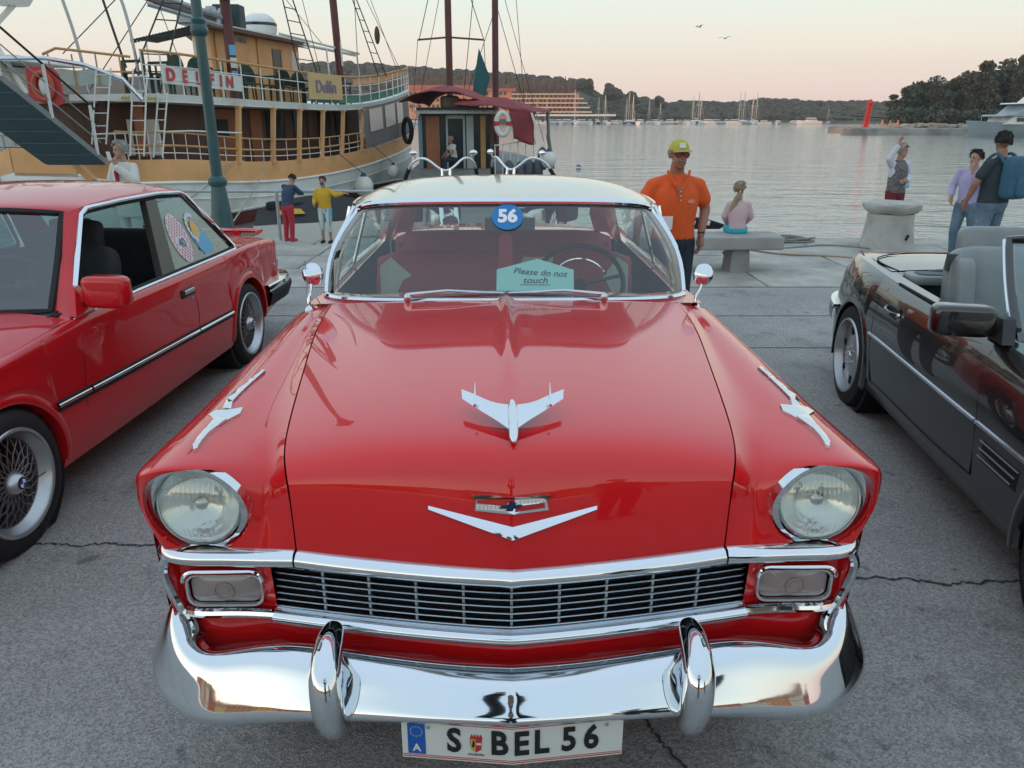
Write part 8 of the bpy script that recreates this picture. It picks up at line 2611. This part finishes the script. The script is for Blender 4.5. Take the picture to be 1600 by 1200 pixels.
# woman in lavender jumper
lav = mat('lavender_jumper', (.40, .36, .56), .85, noise=(6, .04), **fold); dark_h = mat('dark_short_hair', (.018, .012, .012), .7, noise=(50, .3))
o, P, Mh, k = person((5.80, 10.0, 0), R_(-55), 'woman in a lavender jumper and jeans raising a hand to her mouth', 1.41, lav, denim, skin_m, None,
    J=dict(rs=(.105, .0, .80), re=(.14, -.08, .68), rw=(.05, -.12, .80), ls=(-.105, .005, .80), le=(-.15, -.01, .665), lw=(-.11, -.09, .575), rhand=dict(d=(-.3, .05, 1), n=(0, 1, 0), curl=.8), lk=(-.060, -.03, .275), rk=(.07, .03, .275), ra=(.09, .04, .045)), sleeve=.9, head_yaw=R_(-10), girth=1.05)
hairpiece(o, Mh, k * 1.05, dark_h, 'short'); eyes(o, Mh, k)
# man with backpack
navy_t = mat('charcoal_t_shirt', (.03, .045, .055), .85, noise=(6, .06), **fold); bp_m = mat('blue_backpack', (.04, .12, .19), .8, noise=(12, .12), **fold)
o, P, Mh, k = person((5.47, 8.95, 0), R_(205), 'man in a charcoal t-shirt seen from behind with a blue backpack', 1.645, navy_t, denim_d if False else denim, skin_t, None,
    J=dict(rs=(.118, .0, .78), re=(.155, -.04, .65), rw=(.14, -.09, .54), ls=(-.118, .0, .78), le=(-.150, -.03, .65), lw=(-.11, -.10, .55)), sleeve=.46, girth=1.3, sleeve_flare=1.15, head_yaw=R_(-30))
hairpiece(o, Mh, k, dark_h, 'short')
m = MB(); rbox(m, (-.03, .20, 1.14), (.34, .20, .46)); bp = m.build('backpack', bp_m, o)
m = MB(); rbox(m, (-.03, .31, 1.05), (.26, .06, .22)); m.build('front_pocket', bp_m, bp)
m = MB()
for sx in (-.13, .11): m.tube(cspl([(sx, .12, 1.30), (sx, .02, 1.39), (sx, -.09, 1.30), (sx * 1.1, -.12, 1.12), (sx * 1.25, .04, .98)], 16), .018, 6)
m.build('shoulder_strap', bp_m, bp)

# woman in white at the left
coat = mat('white_coat', (.60, .60, .56), .85, noise=(5, .04), **fold); gh2 = mat('silver_hair', (.30, .29, .27), .8, noise=(50, .25))
o, P, Mh, k = person((-5.02, 10.3, 0), R_(-15), 'woman in a white coat and red scarf holding a phone to her face', 1.50, coat, coat, skin_m, None, rail_w,
    J=dict(re=(.14, -.05, .665), rw=(.035, -.13, .79), le=(-.15, .0, .65), lw=(-.135, -.04, .52), rhand=dict(d=(-.2, .1, 1), n=(0, 1, 0), curl=.9), head=(0, -.012, .915)), sleeve=.97, girth=1.12, sleeve_flare=1.25, head_yaw=R_(-20))
hairpiece(o, Mh, k * 1.06, gh2, 'bob'); eyes(o, Mh, k)
h = 1.50; m = MB(); torso(m, [(0, .0, .36 * h, .125 * h, .085 * h), (0, 0, .50 * h, .112 * h, .08 * h), (0, 0, .62 * h, .10 * h, .075 * h), (0, 0, .72 * h, .104 * h, .07 * h)]); fuse(m, .012, 3).build('coat_skirt', coat, o)
m = MB(); m.tube([(.0, -.075 * h, .80 * h), (-.005, -.095 * h, .74 * h), (-.005, -.092 * h, .66 * h), (-.005, -.085 * h, .60 * h)], [.02, .024, .020, .014], 8); m.tube([(.0, -.085 * h, .78 * h), (.05, -.10 * h, .73 * h)], .02, 8); m.build('scarf', mat('red_scarf', (.38, .02, .04), .85), o)
m = MB(); m.box((.025, -.165 * h, .875 * h), (.055, .012, .11), rx=.2); m.build('phone', pale_pr, o, smooth=0, bevel=.004)

# boys at the railing
o, P, Mh, k = person((-3.36, 11.72, 0), R_(150), 'boy in a navy jacket and red trousers leaning over the quay railing', 1.02, mat('navy_jacket', (.035, .06, .11), .8, **fold), mat('red_trousers', (.42, .03, .05), .8, **fold), skin_m, None, mat('red_shoe', (.50, .05, .08), .6),
    J=dict(chest=(0, -.05, .72), waist=(0, -.02, .60), neck=(0, -.10, .82), head=(0, -.15, .88), ls=(-.105, -.07, .79), rs=(.105, -.07, .79), le=(-.12, -.16, .70), lw=(-.08, -.24, .68), re=(.12, -.16, .70), rw=(.08, -.24, .68)), sleeve=1.0, girth=1.12, sleeve_flare=1.2, head_tilt=R_(35), vox=.009)
hairpiece(o, Mh, k, dark_h, 'short')
o, P, Mh, k = person((-2.76, 11.55, 0), R_(-8), 'boy in a yellow hoodie with a blue face mask standing at the railing', .98, mat('yellow_hoodie', (.58, .36, .03), .85, **fold), mat('striped_shorts', (.12, .42, .55), .8, mix=((.6, .6, .55), 9, .48, .52), stretch=(3, 3, .3)), skin_m, None,
    J=dict(ls=(-.11, .0, .78), rs=(.11, .0, .78), re=(.19, -.02, .72), rw=(.30, -.0, .74), le=(-.15, .0, .64), lw=(-.12, -.10, .60), rhand=dict(d=(1, 0, .1), n=(0, 0, -1), curl=.6)), sleeve=.95, girth=1.15, trouser_len=.35, sleeve_flare=1.15, vox=.009)
hairpiece(o, Mh, k, mat('brown_hair', (.07, .04, .03), .8, noise=(40, .3)), 'short'); eyes(o, Mh, k)
m = MB(); m.ball((0, -.066 * k, -.045 * k), (.052 * k, .042 * k, .042 * k), 12, 8); m.xf(Mh); m.build('face_mask', mat('mask_blue', (.03, .07, .16), .8), o)
# person sitting on the small boat
o, P, Mh, k = person((-1.95, 26.9, -.05), R_(-60), 'grey haired person in a white shirt sitting in the doorway of the maroon tarp boat', 1.55, mat('plain_white_shirt', (.62, .62, .60), .8, **fold), denim_d, skin_t, None,
    J=dict(pelvis=(0, 0, .36), waist=(0, 0, .43), chest=(0, -.03, .55), neck=(0, -.05, .66), head=(0, -.08, .745), ls=(-.105, -.03, .63), rs=(.105, -.03, .63), le=(-.14, -.10, .50), lw=(-.09, -.2, .42), re=(.14, -.10, .50), rw=(.09, -.2, .42), lh=(-.05, 0, .34), rh=(.05, 0, .34), lk=(-.06, -.24, .34), rk=(.06, -.24, .34), la=(-.06, -.25, .06), ra=(.06, -.25, .06)), sleeve=.46, seated=True, vox=.014)
hairpiece(o, Mh, k, gh2, 'short')
# the photographer, mirrored in the chrome
black_j = mat('black_jacket', (.015, .016, .02), .8, **fold)
o, P, Mh, k = person((0, -.42, 0), R_(180), 'photographer in a black jacket standing behind the camera, mirrored in the chrome', 1.82, black_j, denim_d, skin_m, None,
    J=dict(le=(-.18, -.06, .78), re=(.18, -.06, .78), lw=(-.10, -.14, .93), rw=(.10, -.14, .93), lhand=dict(d=(0, -.1, 1), n=(1, 0, 0), curl=.6), rhand=dict(d=(0, -.1, 1), n=(-1, 0, 0), curl=.6)), sleeve=.98, vox=.013)
hairpiece(o, Mh, k, dark_h, 'short'); eyes(o, Mh, k)
o, P, Mh, k = person((1.9, -1.6, 0), R_(180), 'bystander in dark clothes waiting right of the photographer', 1.75, black_j, denim_d, skin_m, None, vox=.014)
hairpiece(o, Mh, k, dark_h, 'short'); eyes(o, Mh, k)

# ------------------------------------------------------------------ evening haze over the bay
hm = bpy.data.materials.new('haze'); hm.use_nodes = True
t = hm.node_tree; t.nodes.clear()
o_ = t.nodes.new('ShaderNodeOutputMaterial'); pv = t.nodes.new('ShaderNodeVolumePrincipled')
pv.inputs['Color'].default_value = (.93, .91, .90, 1); pv.inputs['Density'].default_value = 0.00022
t.links.new(pv.outputs[0], o_.inputs['Volume'])
m = MB(); m.box((0, 530, 36.5), (2860, 1300, 79)); hz_ = m.build('haze', hm, smooth=0); hz_['kind'] = 'stuff'; hz_['label'] = 'thin evening haze over the whole bay'
